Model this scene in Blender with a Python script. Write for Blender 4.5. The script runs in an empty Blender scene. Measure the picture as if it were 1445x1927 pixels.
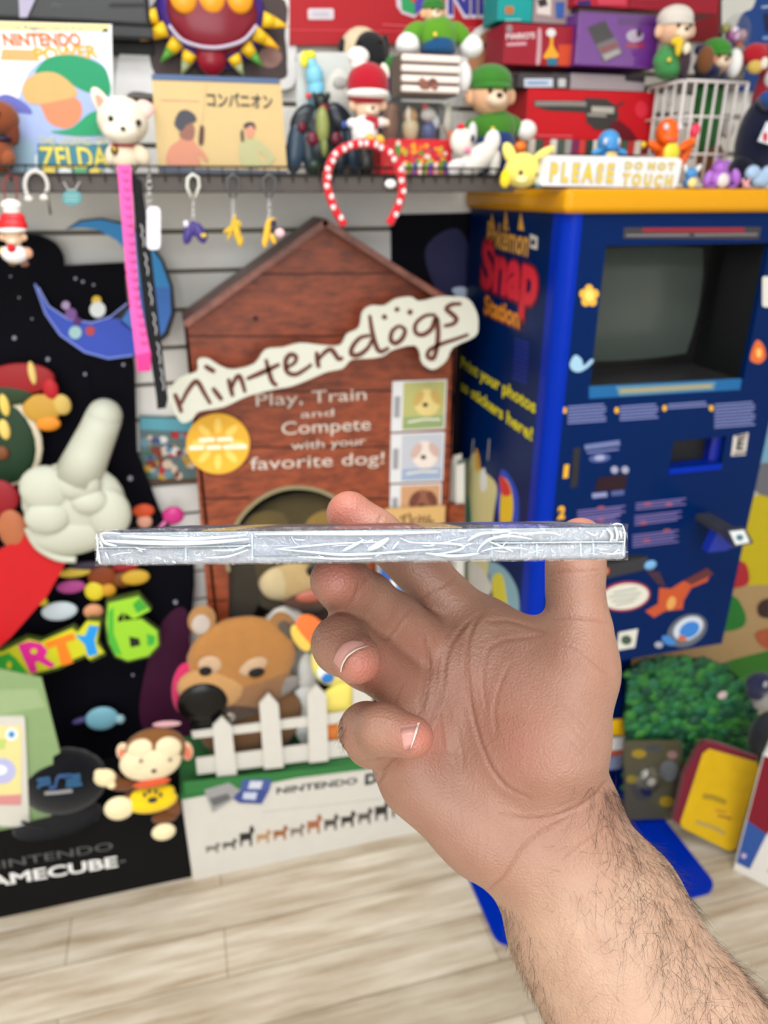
import bpy, bmesh, math, random
import numpy as np
from mathutils import Vector, Matrix
from mathutils.bvhtree import BVHTree
random.seed(7)
SC = bpy.context.scene
COL = SC.collection

# ------------------------------------------------------------------ camera
IW, IH = 1445, 1927
PITCH, YAW, EYE = math.radians(23.5), math.radians(15.0), 1.55
FPX = 26.0 / 36.0 * IH
cam_data = bpy.data.cameras.new('camera')
cam = bpy.data.objects.new('camera', cam_data)
COL.objects.link(cam)
cam.location = (0, 0, EYE)
cam.rotation_euler = (math.pi / 2 - PITCH, 0, -YAW)
cam_data.sensor_fit = 'VERTICAL'
cam_data.sensor_height = 36.0
cam_data.sensor_width = 27.0
cam_data.lens = 26.0
cam_data.clip_start = 0.02
cam_data.dof.use_dof = True
cam_data.dof.focus_distance = 0.262
cam_data.dof.aperture_fstop = 12.5
SC.camera = cam
CAMM = Matrix.Translation((0, 0, EYE)) @ cam.rotation_euler.to_matrix().to_4x4()
CAMR = CAMM.to_3x3()
CAMO = Vector((0, 0, EYE))

# ------------------------------------------------------------------ light, exposure
world = bpy.data.worlds.new('world')
SC.world = world
world.use_nodes = True
world.node_tree.nodes['Background'].inputs[0].default_value = (0.9, 0.95, 1.0, 1)
world.node_tree.nodes['Background'].inputs[1].default_value = 0.3


def area(name, loc, sx, sy, power, color=(1, 1, 1), rot=(0, 0, 0)):
    l = bpy.data.lights.new(name, 'AREA')
    l.shape = 'RECTANGLE'
    l.size, l.size_y, l.energy, l.color = sx, sy, power, color
    o = bpy.data.objects.new(name, l)
    o.location, o.rotation_euler = loc, rot
    COL.objects.link(o)
    return o


CEIL = 2.75
Y_FILL = -2.95
area('ceiling_panel_light', (-0.35, 0.50, CEIL - 0.03), 1.3, 0.4, 17, (1.0, 0.99, 0.97))
area('ceiling_panel_light', (0.15, -0.10, CEIL - 0.03), 1.3, 0.5, 26, (1.0, 0.99, 0.975))
area('ceiling_panel_light', (-1.5, -0.3, CEIL - 0.03), 0.6, 1.2, 16, (1.0, 0.99, 0.97))
area('ceiling_panel_light', (-0.3, -2.3, CEIL - 0.03), 2.4, 0.9, 80, (0.96, 0.98, 1.0))
area('rear_fill_light', (-0.3, Y_FILL, 1.55), 2.6, 1.5, 54, (0.95, 0.975, 1.0), (math.pi / 2, 0, 0))  # added fill from behind the camera; no real window is known there
SC.view_settings.view_transform = 'Standard'
SC.view_settings.look = 'None'
SC.view_settings.exposure = -0.22
SC.view_settings.gamma = 1.0
SC.view_settings.use_curve_mapping = False
SC.cycles.use_denoising = True
SC.cycles.max_bounces = 8
SC.cycles.transparent_max_bounces = 12
SC.cycles.caustics_reflective = False
SC.cycles.caustics_refractive = False
SC.cycles.sample_clamp_indirect = 6.0


# ------------------------------------------------------------------ materials
def lin(c):
    c = c / 255.0
    return c / 12.92 if c <= 0.04045 else ((c + 0.055) / 1.055) ** 2.4


def L3(rgb):
    return (lin(rgb[0]), lin(rgb[1]), lin(rgb[2]), 1.0)


KIND = {  # rough, metallic, bump strength, bump scale, colour variation, coat
    'matte': (0.7, 0, 0.0, 1, 0.03, 0.0),
    'enamel': (0.3, 0, 0.0, 1, 0.02, 0.0),
    'plastic': (0.35, 0, 0.0, 1, 0.03, 0.0),
    'gloss': (0.22, 0, 0.0, 1, 0.02, 0.0),
    'fabric': (0.95, 0, 0.35, 900, 0.10, 0.0),
    'plush': (0.95, 0, 0.7, 500, 0.14, 0.0),
    'print': (0.5, 0, 0.0, 1, 0.04, 0.0),
    'paper': (0.75, 0, 0.05, 400, 0.04, 0.0),
    'metal': (0.28, 1, 0.0, 1, 0.03, 0.0),
    'paint': (0.5, 0, 0.03, 120, 0.03, 0.0),
}
_mats = {}


def base_mat(name):
    m = bpy.data.materials.new(name)
    m.use_nodes = True
    nt = m.node_tree
    return m, nt, nt.nodes['Principled BSDF']


def C(rgb, kind='print'):
    key = (tuple(rgb), kind)
    if key in _mats:
        return _mats[key]
    rough, metal, bs, bsc, var, coat = KIND[kind]
    m, nt, b = base_mat('%s_%02x%02x%02x' % ((kind,) + tuple(int(v) for v in rgb)))
    N = nt.nodes
    tc = N.new('ShaderNodeTexCoord')
    nz = N.new('ShaderNodeTexNoise')
    nz.inputs['Scale'].default_value = 35
    nt.links.new(tc.outputs['Object'], nz.inputs['Vector'])
    mx = N.new('ShaderNodeMix')
    mx.data_type = 'RGBA'
    c = L3(rgb)
    mx.inputs['A'].default_value = tuple(v * (1 - var) for v in c[:3]) + (1,)
    mx.inputs['B'].default_value = tuple(min(1, v * (1 + var)) for v in c[:3]) + (1,)
    nt.links.new(nz.outputs['Fac'], mx.inputs['Factor'])
    nt.links.new(mx.outputs['Result'], b.inputs['Base Color'])
    b.inputs['Roughness'].default_value = rough
    b.inputs['Metallic'].default_value = metal
    b.inputs['Coat Weight'].default_value = coat
    b.inputs['Specular IOR Level'].default_value = 0.3 if kind in ('print', 'gloss', 'paint', 'paper') else 0.08 if kind in ('enamel', 'matte') else 0.45
    if kind in ('fabric', 'plush'):
        b.inputs['Sheen Weight'].default_value = 0.25
        b.inputs['Specular IOR Level'].default_value = 0.15
    if bs > 0:
        n2 = N.new('ShaderNodeTexNoise')
        n2.inputs['Scale'].default_value = bsc
        nt.links.new(tc.outputs['Object'], n2.inputs['Vector'])
        bp = N.new('ShaderNodeBump')
        bp.inputs['Strength'].default_value = bs
        bp.inputs['Distance'].default_value = 0.002
        nt.links.new(n2.outputs['Fac'], bp.inputs['Height'])
        nt.links.new(bp.outputs['Normal'], b.inputs['Normal'])
    _mats[key] = m
    return m


def clear_mat(name, tint, fac, rough=0.05, bump=0.0, bscale=60):
    """Thin clear plastic: mostly see-through with a glossy skin."""
    m = bpy.data.materials.new(name)
    m.use_nodes = True
    nt = m.node_tree
    N = nt.nodes
    N.clear()
    out = N.new('ShaderNodeOutputMaterial')
    mix = N.new('ShaderNodeMixShader')
    tr = N.new('ShaderNodeBsdfTransparent')
    tr.inputs['Color'].default_value = tint
    gl = N.new('ShaderNodeBsdfGlossy')
    gl.inputs['Roughness'].default_value = rough
    mix.inputs[0].default_value = fac
    nt.links.new(tr.outputs[0], mix.inputs[1])
    nt.links.new(gl.outputs[0], mix.inputs[2])
    nt.links.new(mix.outputs[0], out.inputs[0])
    if bump:
        tc = N.new('ShaderNodeTexCoord')
        nz = N.new('ShaderNodeTexNoise')
        nz.inputs['Scale'].default_value = bscale
        nz.inputs['Detail'].default_value = 4
        nt.links.new(tc.outputs['Object'], nz.inputs['Vector'])
        bp = N.new('ShaderNodeBump')
        bp.inputs['Strength'].default_value = bump
        bp.inputs['Distance'].default_value = 0.004
        nt.links.new(nz.outputs['Fac'], bp.inputs['Height'])
        nt.links.new(bp.outputs['Normal'], gl.inputs['Normal'])
    return m


CLEAR = clear_mat('clear_acrylic', (0.93, 0.94, 0.95, 1), 0.10, 0.04)


def wood_mat(name, dark, light, scale, stretch, rough=0.5):
    m, nt, b = base_mat(name)
    N = nt.nodes
    tc = N.new('ShaderNodeTexCoord')
    mp = N.new('ShaderNodeMapping')
    mp.inputs['Scale'].default_value = stretch
    nt.links.new(tc.outputs['Object'], mp.inputs['Vector'])
    n1 = N.new('ShaderNodeTexNoise')
    n1.inputs['Scale'].default_value = scale
    n1.inputs['Detail'].default_value = 6
    n1.inputs['Roughness'].default_value = 0.65
    nt.links.new(mp.outputs[0], n1.inputs['Vector'])
    rp = N.new('ShaderNodeValToRGB')
    rp.color_ramp.elements[0].position, rp.color_ramp.elements[0].color = 0.33, L3(dark)
    rp.color_ramp.elements[1].position, rp.color_ramp.elements[1].color = 0.68, L3(light)
    nt.links.new(n1.outputs['Fac'], rp.inputs[0])
    nt.links.new(rp.outputs[0], b.inputs['Base Color'])
    b.inputs['Roughness'].default_value = rough
    return m


# ------------------------------------------------------------------ picture geometry -> world
def ray(px, py):
    d = Vector(((px - IW / 2) / FPX, -(py - IH / 2) / FPX, -1.0))
    return CAMR @ d


class Plane:
    """A real plane in the room: origin, normal towards the viewer."""

    def __init__(s, o, n):
        s.o, s.n = Vector(o), Vector(n).normalized()

    def __call__(s, px, py, off=0.0):
        d = ray(px, py)
        t = (s.o - CAMO).dot(s.n) / d.dot(s.n)
        return CAMO + d * t + s.n * off

    def mpp(s, px, py):
        d = ray(px, py)
        return (s.o - CAMO).dot(s.n) / d.dot(s.n) / FPX


def PY(y):
    return Plane((0, y, 0), (0, -1, 0))


def PZ(z):
    return Plane((0, 0, z), (0, 0, 1))


def spl(pts, n=6, closed=True):
    out = []
    k = len(pts)
    P = [Vector(p) for p in pts]
    rng = range(k) if closed else range(k - 1)
    for i in rng:
        if closed:
            a, b, c, d = P[i - 1], P[i], P[(i + 1) % k], P[(i + 2) % k]
        else:
            a, b, c, d = P[max(i - 1, 0)], P[i], P[i + 1], P[min(i + 2, k - 1)]
        for j in range(n):
            t = j / n
            out.append(0.5 * ((2 * b) + (c - a) * t + (2 * a - 5 * b + 4 * c - d) * t * t + (3 * b - a - 3 * c + d) * t ** 3))
    if not closed:
        out.append(P[-1])
    return [tuple(v) for v in out]


def circ(cx, cy, rx, ry=None, rot=0.0, n=28):
    ry = rx if ry is None else ry
    c, s = math.cos(math.radians(rot)), math.sin(math.radians(rot))
    return [(cx + rx * math.cos(a) * c - ry * math.sin(a) * s, cy + rx * math.cos(a) * s + ry * math.sin(a) * c)
            for a in (2 * math.pi * i / n for i in range(n))]


def rrect(x0, y0, x1, y1, r, n=5):
    out = []
    for cx, cy, a0 in ((x1 - r, y0 + r, -90), (x1 - r, y1 - r, 0), (x0 + r, y1 - r, 90), (x0 + r, y0 + r, 180)):
        for i in range(n + 1):
            a = math.radians(a0 + 90 * i / n)
            out.append((cx + r * math.cos(a), cy + r * math.sin(a)))
    return out


def quad(a, b, c, d):
    return [a, b, c, d]


# ------------------------------------------------------------------ mesh builder
def _sphere(nu=20, nv=12):
    v = [(0, 0, 1)]
    for j in range(1, nv):
        t = math.pi * j / nv
        for i in range(nu):
            p = 2 * math.pi * i / nu
            v.append((math.sin(t) * math.cos(p), math.sin(t) * math.sin(p), math.cos(t)))
    v.append((0, 0, -1))
    f = []
    for i in range(nu):
        f.append((0, 1 + i, 1 + (i + 1) % nu))
    for j in range(nv - 2):
        for i in range(nu):
            a, b = 1 + j * nu + i, 1 + j * nu + (i + 1) % nu
            f.append((a, a + nu, b + nu, b))
    e = len(v) - 1
    o = 1 + (nv - 2) * nu
    for i in range(nu):
        f.append((o + i, e, o + (i + 1) % nu))
    return v, f


_SPH = _sphere()
_text_cache = {}


def text_geo(s, bold=0.0, shear=0.0):
    key = (s, bold, shear)
    if key not in _text_cache:
        cu = bpy.data.curves.new('lettering', 'FONT')
        cu.body = s
        cu.resolution_u = 3
        cu.offset = bold
        cu.shear = shear
        cu.extrude = 0.0
        ob = bpy.data.objects.new('lettering', cu)
        COL.objects.link(ob)
        dg = bpy.context.evaluated_depsgraph_get()
        me = bpy.data.meshes.new_from_object(ob.evaluated_get(dg))
        v = [tuple(x.co) for x in me.vertices]
        f = [tuple(p.vertices) for p in me.polygons]
        bpy.data.objects.remove(ob)
        bpy.data.curves.remove(cu)
        bpy.data.meshes.remove(me)
        _text_cache[key] = (v, f)
    return _text_cache[key]


class MB:
    def __init__(s):
        s.v, s.f, s.m, s.s, s.mats = [], [], [], [], []

    def add(s, verts, faces, mat, smooth=False):
        if mat not in s.mats:
            s.mats.append(mat)
        i = s.mats.index(mat)
        o = len(s.v)
        s.v.extend(tuple(x) for x in verts)
        for f in faces:
            s.f.append(tuple(o + k for k in f))
            s.m.append(i)
            s.s.append(smooth)
        return s

    def box(s, lo, hi, mat, bev=0.0, seg=2):
        lo, hi = Vector(lo), Vector(hi)
        bm = bmesh.new()
        bmesh.ops.create_cube(bm, size=1.0)
        c, d = (lo + hi) / 2, hi - lo
        for v in bm.verts:
            v.co = Vector((v.co.x * d.x, v.co.y * d.y, v.co.z * d.z)) + c
        if bev > 0:
            bev = min(bev, 0.49 * min(abs(d.x), abs(d.y), abs(d.z)))
            bmesh.ops.bevel(bm, geom=bm.edges[:], offset=bev, segments=seg, profile=0.5, affect='EDGES')
        bm.verts.index_update()
        s.add([v.co for v in bm.verts], [[v.index for v in f.verts] for f in bm.faces], mat, False)
        bm.free()
        return s

    def obox(s, M, lo, hi, mat, bev=0.0, seg=2):
        t = MB().box(lo, hi, mat, bev, seg)
        s.add([M @ Vector(v) for v in t.v], t.f, mat)
        return s

    def ball(s, c, r, mat, R=None):
        c = Vector(c)
        r = (r, r, r) if isinstance(r, (int, float)) else r
        vs = []
        for v in _SPH[0]:
            w = Vector((v[0] * r[0], v[1] * r[1], v[2] * r[2]))
            vs.append(c + (R @ w if R else w))
        return s.add(vs, _SPH[1], mat, True)

    def ell(s, pl, px, py, rx, ry, mat, rd=None, off=0.0, rot=0.0):
        """Ellipsoid over a place in the picture: radii and off (towards the viewer) in picture units at that depth."""
        k = pl.mpp(px, py)
        rd = min(rx, ry) if rd is None else rd
        c = pl(px, py, off * k)
        R = Matrix.Rotation(math.radians(rot), 3, 'Y')
        return s.ball(c, (rx * k, rd * k, ry * k), mat, R)

    def tube(s, pts, r, mat, n=8, cap=True, flat=None):
        P = [Vector(p) for p in pts]
        k = len(P)
        rs = r if isinstance(r, (list, tuple)) else [r] * k
        vs, fs = [], []
        up = None
        for i in range(k):
            t = (P[min(i + 1, k - 1)] - P[max(i - 1, 0)]).normalized()
            if up is None:
                up = Vector((0, 0, 1)) if abs(t.z) < 0.9 else Vector((0, 1, 0))
            a = t.cross(up)
            if a.length < 1e-6:
                a = t.orthogonal()
            a.normalize()
            b = a.cross(t).normalized()
            up = b
            for j in range(n):
                th = 2 * math.pi * j / n
                vs.append(P[i] + a * math.cos(th) * rs[i] + b * math.sin(th) * rs[i])
        for i in range(k - 1):
            for j in range(n):
                fs.append((i * n + j, i * n + (j + 1) % n, (i + 1) * n + (j + 1) % n, (i + 1) * n + j))
        if cap:
            fs.append(tuple(range(n))[::-1])
            fs.append(tuple((k - 1) * n + j for j in range(n)))
        return s.add(vs, fs, mat, True)

    def ptube(s, pl, pts, rpx, mat, off=0.0, n=8):
        k = pl.mpp(*pts[0])
        rs = [q * k for q in rpx] if isinstance(rpx, (list, tuple)) else rpx * k
        return s.tube([pl(x, y, off * k) for x, y in pts], rs, mat, n)

    def poly(s, pl, pts, mat, off=0.0, th=0.001, side=None):
        """A cut-out traced on a real plane, with thickness th behind its front."""
        area2 = sum(pts[i - 1][0] * pts[i][1] - pts[i][0] * pts[i - 1][1] for i in range(len(pts)))
        if area2 > 0:
            pts = pts[::-1]
        k = len(pts)
        fr = [pl(x, y, off) for x, y in pts]
        bk = [p - pl.n * th for p in fr]
        s.add(fr, [tuple(range(k))], mat)
        s.add(fr + bk, [(i, k + i, k + (i + 1) % k, (i + 1) % k) for i in range(k)] + [tuple(range(2 * k - 1, k - 1, -1))], side or mat)
        return s

    def stroke(s, pl, pts, w, mat, off=0.0, th=0.0008, taper=1.0):
        """A flat brush line of width w (picture units) on a plane."""
        k = len(pts)
        P = [Vector(p) for p in pts]
        lft, rgt = [], []
        for i in range(k):
            t = (P[min(i + 1, k - 1)] - P[max(i - 1, 0)])
            if t.length < 1e-9:
                t = Vector((1, 0))
            t.normalize()
            nrm = Vector((-t.y, t.x)) * w * 0.5 * (taper + (1 - taper) * math.sin(math.pi * (i + 0.5) / k))
            lft.append(tuple(P[i] + nrm))
            rgt.append(tuple(P[i] - nrm))
        vs = [pl(x, y, off) for x, y in lft] + [pl(x, y, off) for x, y in rgt]
        n0 = len(vs)
        vs += [v - pl.n * th for v in vs]
        fs = []
        for i in range(k - 1):
            fs.append((i, i + 1, k + i + 1, k + i))
            fs.append((n0 + i, n0 + i + 1, i + 1, i))
            fs.append((k + i, k + i + 1, n0 + k + i + 1, n0 + k + i))
        fs += [(0, k, n0 + k, n0), (k - 1, n0 + k - 1, n0 + 2 * k - 1, 2 * k - 1)]
        return s.add(vs, fs, mat)

    def text(s, pl, txt, a, b, h, mat, off=0.0006, th=0.0006, bold=0.0, shear=0.0, up=None):
        v, f = text_geo(txt, bold, shear)
        if not v:
            return s
        x0, x1 = min(p[0] for p in v), max(p[0] for p in v)
        A, B = pl(a[0], a[1], off), pl(b[0], b[1], off)
        e1 = B - A
        w = e1.length
        e1.normalize()
        e2 = pl.n.cross(e1) if up is None else up
        hy = h * pl.mpp(*a) / 0.7
        vs = [A + e1 * ((p[0] - x0) / (x1 - x0) * w) + e2 * (p[1] * hy) for p in v]
        k = len(vs)
        s.add(vs, f, mat)
        return s

    def build(s, name, parent=None, **props):
        me = bpy.data.meshes.new(name)
        L = Vector(parent['_loc']) if parent is not None and '_loc' in parent else Vector((0, 0, 0))
        own = None
        if parent is None:
            V = np.array(s.v)
            own = Vector(((V[:, 0].min() + V[:, 0].max()) / 2, (V[:, 1].min() + V[:, 1].max()) / 2, V[:, 2].min()))
            L = own
        me.from_pydata([(x - L.x, y - L.y, z - L.z) for x, y, z in s.v], [], s.f)
        for m in s.mats:
            me.materials.append(m)
        me.polygons.foreach_set('material_index', s.m)
        me.polygons.foreach_set('use_smooth', s.s)
        me.update()
        o = bpy.data.objects.new(name, me)
        COL.objects.link(o)
        if parent is not None:
            o.parent = parent
            o['_loc'] = list(L)
        else:
            o.location = own
            o['_loc'] = list(own)
        for k, v in props.items():
            o[k] = v
        return o


def thing(name, label, cat, loc, group=None):
    o = bpy.data.objects.new(name, None)
    o.empty_display_size = 0.02
    COL.objects.link(o)
    o.location = loc
    o['_loc'] = list(loc)
    o['label'], o['category'] = label, cat
    if group:
        o['group'] = group
    return o


def tag(o, label, cat, group=None):
    o['label'], o['category'] = label, cat
    if group:
        o['group'] = group
    return o


def leaves(o):
    out = [o] if o.type == 'MESH' else []
    for c in o.children:
        out += leaves(c)
    return out


def settle(root, z):
    """Make a thing stand at height z: its lowest pieces are lengthened or shortened from their middle down so that they reach it."""
    dz = root.location.z
    info = []
    for m in leaves(root):
        zs_ = [v.co.z + dz for v in m.data.vertices]
        info.append((m, min(zs_), max(zs_)))
    lo = min(i[1] for i in info)
    for m, a, b_ in info:
        if (lo > z and a < lo + .004) or a < z:
            mid = (a + b_) / 2
            if mid <= z + .001:
                mid = max(b_, z + .002)
            f = (mid - z) / max(mid - a, 1e-6)
            for v in m.data.vertices:
                w = v.co.z + dz
                if w < mid:
                    v.co.z = mid - (mid - w) * f - dz


def struct(o):
    o['kind'] = 'structure'
    return o


# ------------------------------------------------------------------ the room
WALL = 1.63
X0, X1, Y0 = -2.4, 2.3, -3.0

fm, nt, b = base_mat('floor_planks')
N = nt.nodes
tc = N.new('ShaderNodeTexCoord')
bk = N.new('ShaderNodeTexBrick')
bk.offset = 0.37
bk.inputs['Scale'].default_value = 1.0
bk.inputs['Brick Width'].default_value = 0.92
bk.inputs['Row Height'].default_value = 0.118
bk.inputs['Mortar Size'].default_value = 0.0012
bk.inputs['Mortar Smooth'].default_value = 0.3
bk.inputs['Bias'].default_value = 0.0
bk.inputs['Color1'].default_value = L3((220, 211, 196))
bk.inputs['Color2'].default_value = L3((192, 182, 165))
bk.inputs['Mortar'].default_value = L3((128, 116, 100))
nt.links.new(tc.outputs['Object'], bk.inputs['Vector'])
mp = N.new('ShaderNodeMapping')
mp.inputs['Scale'].default_value = (1.6, 16, 1)
nt.links.new(tc.outputs['Object'], mp.inputs['Vector'])
nz = N.new('ShaderNodeTexNoise')
nz.inputs['Scale'].default_value = 2.4
nz.inputs['Detail'].default_value = 7
nz.inputs['Roughness'].default_value = 0.62
nt.links.new(mp.outputs[0], nz.inputs['Vector'])
rp = N.new('ShaderNodeValToRGB')
rp.color_ramp.elements[0].position, rp.color_ramp.elements[0].color = 0.3, L3((182, 164, 140))
rp.color_ramp.elements[1].position, rp.color_ramp.elements[1].color = 0.7, (1, 1, 1, 1)
nt.links.new(nz.outputs['Fac'], rp.inputs[0])
mul = N.new('ShaderNodeMix')
mul.data_type = 'RGBA'
mul.blend_type = 'MULTIPLY'
mul.inputs['Factor'].default_value = 0.85
nt.links.new(bk.outputs['Color'], mul.inputs['A'])
nt.links.new(rp.outputs[0], mul.inputs['B'])
nt.links.new(mul.outputs['Result'], b.inputs['Base Color'])
b.inputs['Roughness'].default_value = 0.5

struct(MB().box((X0, Y0, -0.05), (X1, WALL + 0.05, 0), fm).build('floor'))
struct(MB().box((X0, Y0, CEIL), (X1, WALL + 0.05, CEIL + 0.05), C((238, 238, 234), 'paint')).build('ceiling'))
wallc = C((236, 236, 233), 'paint')
w = MB()
w.box((X0, WALL + 0.010, 0), (X1, WALL + 0.05, CEIL), C((112, 104, 92), 'paint'))
z = 1.475 - 20 * 0.0763
while z < CEIL:
    lo, hi = max(z + 0.0042, 0), min(z + 0.0763 - 0.0042, CEIL)
    if hi > lo + 0.005:
        w.box((X0, WALL, lo), (X1, WALL + 0.012, hi), wallc, 0.0015, 1)
    z += 0.0763
struct(w.build('wall_back'))
plain = C((222, 220, 214), 'paint')
struct(MB().box((X0 - 0.05, Y0, 0), (X0, WALL + 0.05, CEIL), plain).build('wall_left'))
struct(MB().box((X1, Y0, 0), (X1 + 0.05, WALL + 0.05, CEIL), plain).build('wall_right'))
struct(MB().box((X0, Y0 - 0.05, 0), (X1, Y0, CEIL), plain).build('wall_front'))
w = MB()  # invented window frame around the added fill light, out of view
for lo, hi in (((-1.66, Y0, .74), (1.06, Y0 + .03, .79)), ((-1.66, Y0, 2.31), (1.06, Y0 + .03, 2.36)), ((-1.66, Y0, .79), (-1.61, Y0 + .03, 2.31)), ((1.01, Y0, .79), (1.06, Y0 + .03, 2.31))):
    w.box(lo, hi, C((60, 62, 66), 'metal'), .002)
struct(w.build('added_window_1'))

# ------------------------------------------------------------------ the hand: one continuous surface
def cam_pt(px, py, d):
    """A point d metres in front of the lens, in the camera's own axes."""
    return np.array([(px - IW / 2) / FPX * d, -(py - IH / 2) / FPX * d, -d])


VOX = 0.0008
G0 = np.array([-0.050, -0.275, -0.400])
G1 = np.array([0.225, 0.020, -0.235])
DIM = np.ceil((G1 - G0) / VOX).astype(int)


def new_field():
    return np.full(DIM, 1.0, dtype=np.float32)


def capsule(F, a, b, k):
    """Blend a tapered limb segment a -> b, each (px, py, depth, radius in picture units), into the field F."""
    pa, pb = cam_pt(*a[:3]), cam_pt(*b[:3])
    ra, rb = a[3] / FPX * a[2], b[3] / FPX * b[2]
    m = max(ra, rb) + 0.016
    lo = np.maximum(((np.minimum(pa, pb) - m - G0) / VOX).astype(int), 0)
    hi = np.minimum(((np.maximum(pa, pb) + m - G0) / VOX).astype(int) + 1, DIM)
    if (hi <= lo).any():
        return
    sl = tuple(slice(l, h) for l, h in zip(lo, hi))
    ax = [(np.arange(l, h) * VOX + g).astype(np.float32) for l, h, g in zip(lo, hi, G0)]
    X, Y, Z = ax[0][:, None, None] - pa[0], ax[1][None, :, None] - pa[1], ax[2][None, None, :] - pa[2]
    d = pb - pa
    h = np.clip((X * d[0] + Y * d[1] + Z * d[2]) / max(d.dot(d), 1e-12), 0, 1)
    D = np.sqrt((X - d[0] * h) ** 2 + (Y - d[1] * h) ** 2 + (Z - d[2] * h) ** 2) - (ra + (rb - ra) * h)
    smin(F, sl, D, k)


def smin(F, sl, D, k):
    A = F[sl]
    h = np.maximum(k - np.abs(A - D), 0) / k
    F[sl] = np.minimum(A, D) - h * h * k * 0.25


def chain(F, pts, k):
    for a, b in zip(pts[:-1], pts[1:]):
        capsule(F, a, b, k)


palm = new_field()
for a, b in [
    ((905, 1190, .332, 56), (1040, 1500, .327, 72)),
    ((842, 1232, .333, 58), (1020, 1530, .327, 74)),
    ((792, 1312, .331, 57), (1000, 1550, .326, 74)),
    ((752, 1408, .327, 50), (960, 1575, .322, 70)),
    ((781, 1474, .321, 62), (908, 1578, .318, 60)),
    ((852, 1250, .322, 40), (760, 1400, .318, 40)),
    ((905, 1560, .322, 66), (1002, 1598, .325, 72)),
    ((1079, 1255, .320, 79), (1044, 1400, .318, 86)),
    ((1000, 1300, .322, 74), (985, 1420, .321, 78)),
    ((940, 1280, .328, 60), (940, 1420, .326, 66)),
    ((1044, 1400, .318, 86), (1052, 1500, .325, 60)),
    ((912, 1196, .333, 56), (1070, 1258, .330, 62)),
    ((1002, 1602, .327, 72), (1077, 1528, .328, 78)),
    ((1002, 1604, .327, 72), (1056, 1757, .320, 86)),
    ((1030, 1570, .326, 90), (1110, 1718, .318, 100)),
    ((1064, 1530, .328, 64), (1185, 1682, .320, 79)),
    ((1056, 1757, .320, 86), (1174, 2042, .303, 106)),
    ((1110, 1718, .318, 100), (1256, 1994, .303, 126)),
    ((1185, 1682, .320, 79), (1342, 1936, .305, 100)),
    ((1174, 2042, .303, 106), (1270, 2270, .285, 125)),
    ((1256, 1994, .303, 126), (1420, 2260, .285, 150)),
    ((1342, 1936, .305, 100), (1500, 2160, .290, 120)),
]:
    capsule(palm, a, b, 0.015)
thumb = [(1072, 1262, .322, 78), (1090, 1178, .328, 54), (1082, 1112, .332, 49), (1083, 1062, .333, 50), (1092, 1019, .335, 45)]
index = [(905, 1190, .333, 54), (800, 1082, .334, 47), (775, 1056, .334, 47), (706, 1003, .335, 43), (657, 967, .336, 43)]
middle = [(842, 1236, .331, 54), (742, 1164, .314, 48), (690, 1128, .300, 50), (648, 1102, .287, 50), (631, 1092, .279, 48)]
ring = [(798, 1312, .330, 56), (690, 1240, .304, 54), (645, 1214, .285, 54), (641, 1212, .272, 51), (670, 1240, .262, 47)]
pinky = [(760, 1412, .325, 50), (700, 1392, .300, 48), (690, 1374, .282, 49), (722, 1372, .270, 45), (775, 1387, .264, 41)]
full = (slice(None),) * 3
for pts, kk in ((thumb, .006), (index, .004), (middle, .004), (ring, .004), (pinky, .004)):
    f = new_field()
    chain(f, pts, kk)
    smin(palm, full, f, 0.0045 if pts is not thumb else 0.009)
    del f


def surface_nets(F, g0, h):
    """Naive surface nets, vectorised: quads of the zero level of F."""
    S = F < 0
    nx, ny, nz_ = F.shape
    cs = [S[i:nx - 1 + i, j:ny - 1 + j, k:nz_ - 1 + k] for i in (0, 1) for j in (0, 1) for k in (0, 1)]
    cnt = sum(c.astype(np.int8) for c in cs)
    act = (cnt > 0) & (cnt < 8)
    idx = np.argwhere(act)
    vid = np.full(act.shape, -1, dtype=np.int32)
    vid[act] = np.arange(len(idx))
    pos = np.zeros((len(idx), 3))
    n = np.zeros(len(idx))
    corner = [(i, j, k) for i in (0, 1) for j in (0, 1) for k in (0, 1)]
    val = {c: F[idx[:, 0] + c[0], idx[:, 1] + c[1], idx[:, 2] + c[2]] for c in corner}
    for c in corner:
        for ax in range(3):
            if c[ax] == 0:
                d = list(c)
                d[ax] = 1
                a, b2 = val[c], val[tuple(d)]
                m = (a < 0) != (b2 < 0)
                t = np.where(m, a / np.where(m, a - b2, 1), 0)
                p = np.tile(np.array(c, float), (len(idx), 1))
                p[:, ax] = t
                pos[m] += p[m]
                n[m] += 1
    V = (idx + pos / n[:, None]) * h + g0
    quads = []
    for ax in range(3):
        sl0 = [slice(1, -1)] * 3
        sl1 = [slice(1, -1)] * 3
        sl0[ax] = slice(0, -1)
        sl1[ax] = slice(1, None)
        A, B = S[tuple(sl0)], S[tuple(sl1)]
        e = np.argwhere(A != B)
        off = np.array([1, 1, 1])
        off[ax] = 0
        e = e + off
        sgn = S[e[:, 0], e[:, 1], e[:, 2]]
        u, v = (ax + 1) % 3, (ax + 2) % 3

        def cell(du, dv):
            q = e.copy()
            q[:, u] -= du
            q[:, v] -= dv
            return vid[q[:, 0], q[:, 1], q[:, 2]]
        q = np.stack([cell(0, 0), cell(1, 0), cell(1, 1), cell(0, 1)], 1)
        q[~sgn] = q[~sgn][:, ::-1]
        quads.append(q[(q >= 0).all(1)])
    return V, np.concatenate(quads)


HV, HQ = surface_nets(palm, G0, VOX)
del palm


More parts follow.
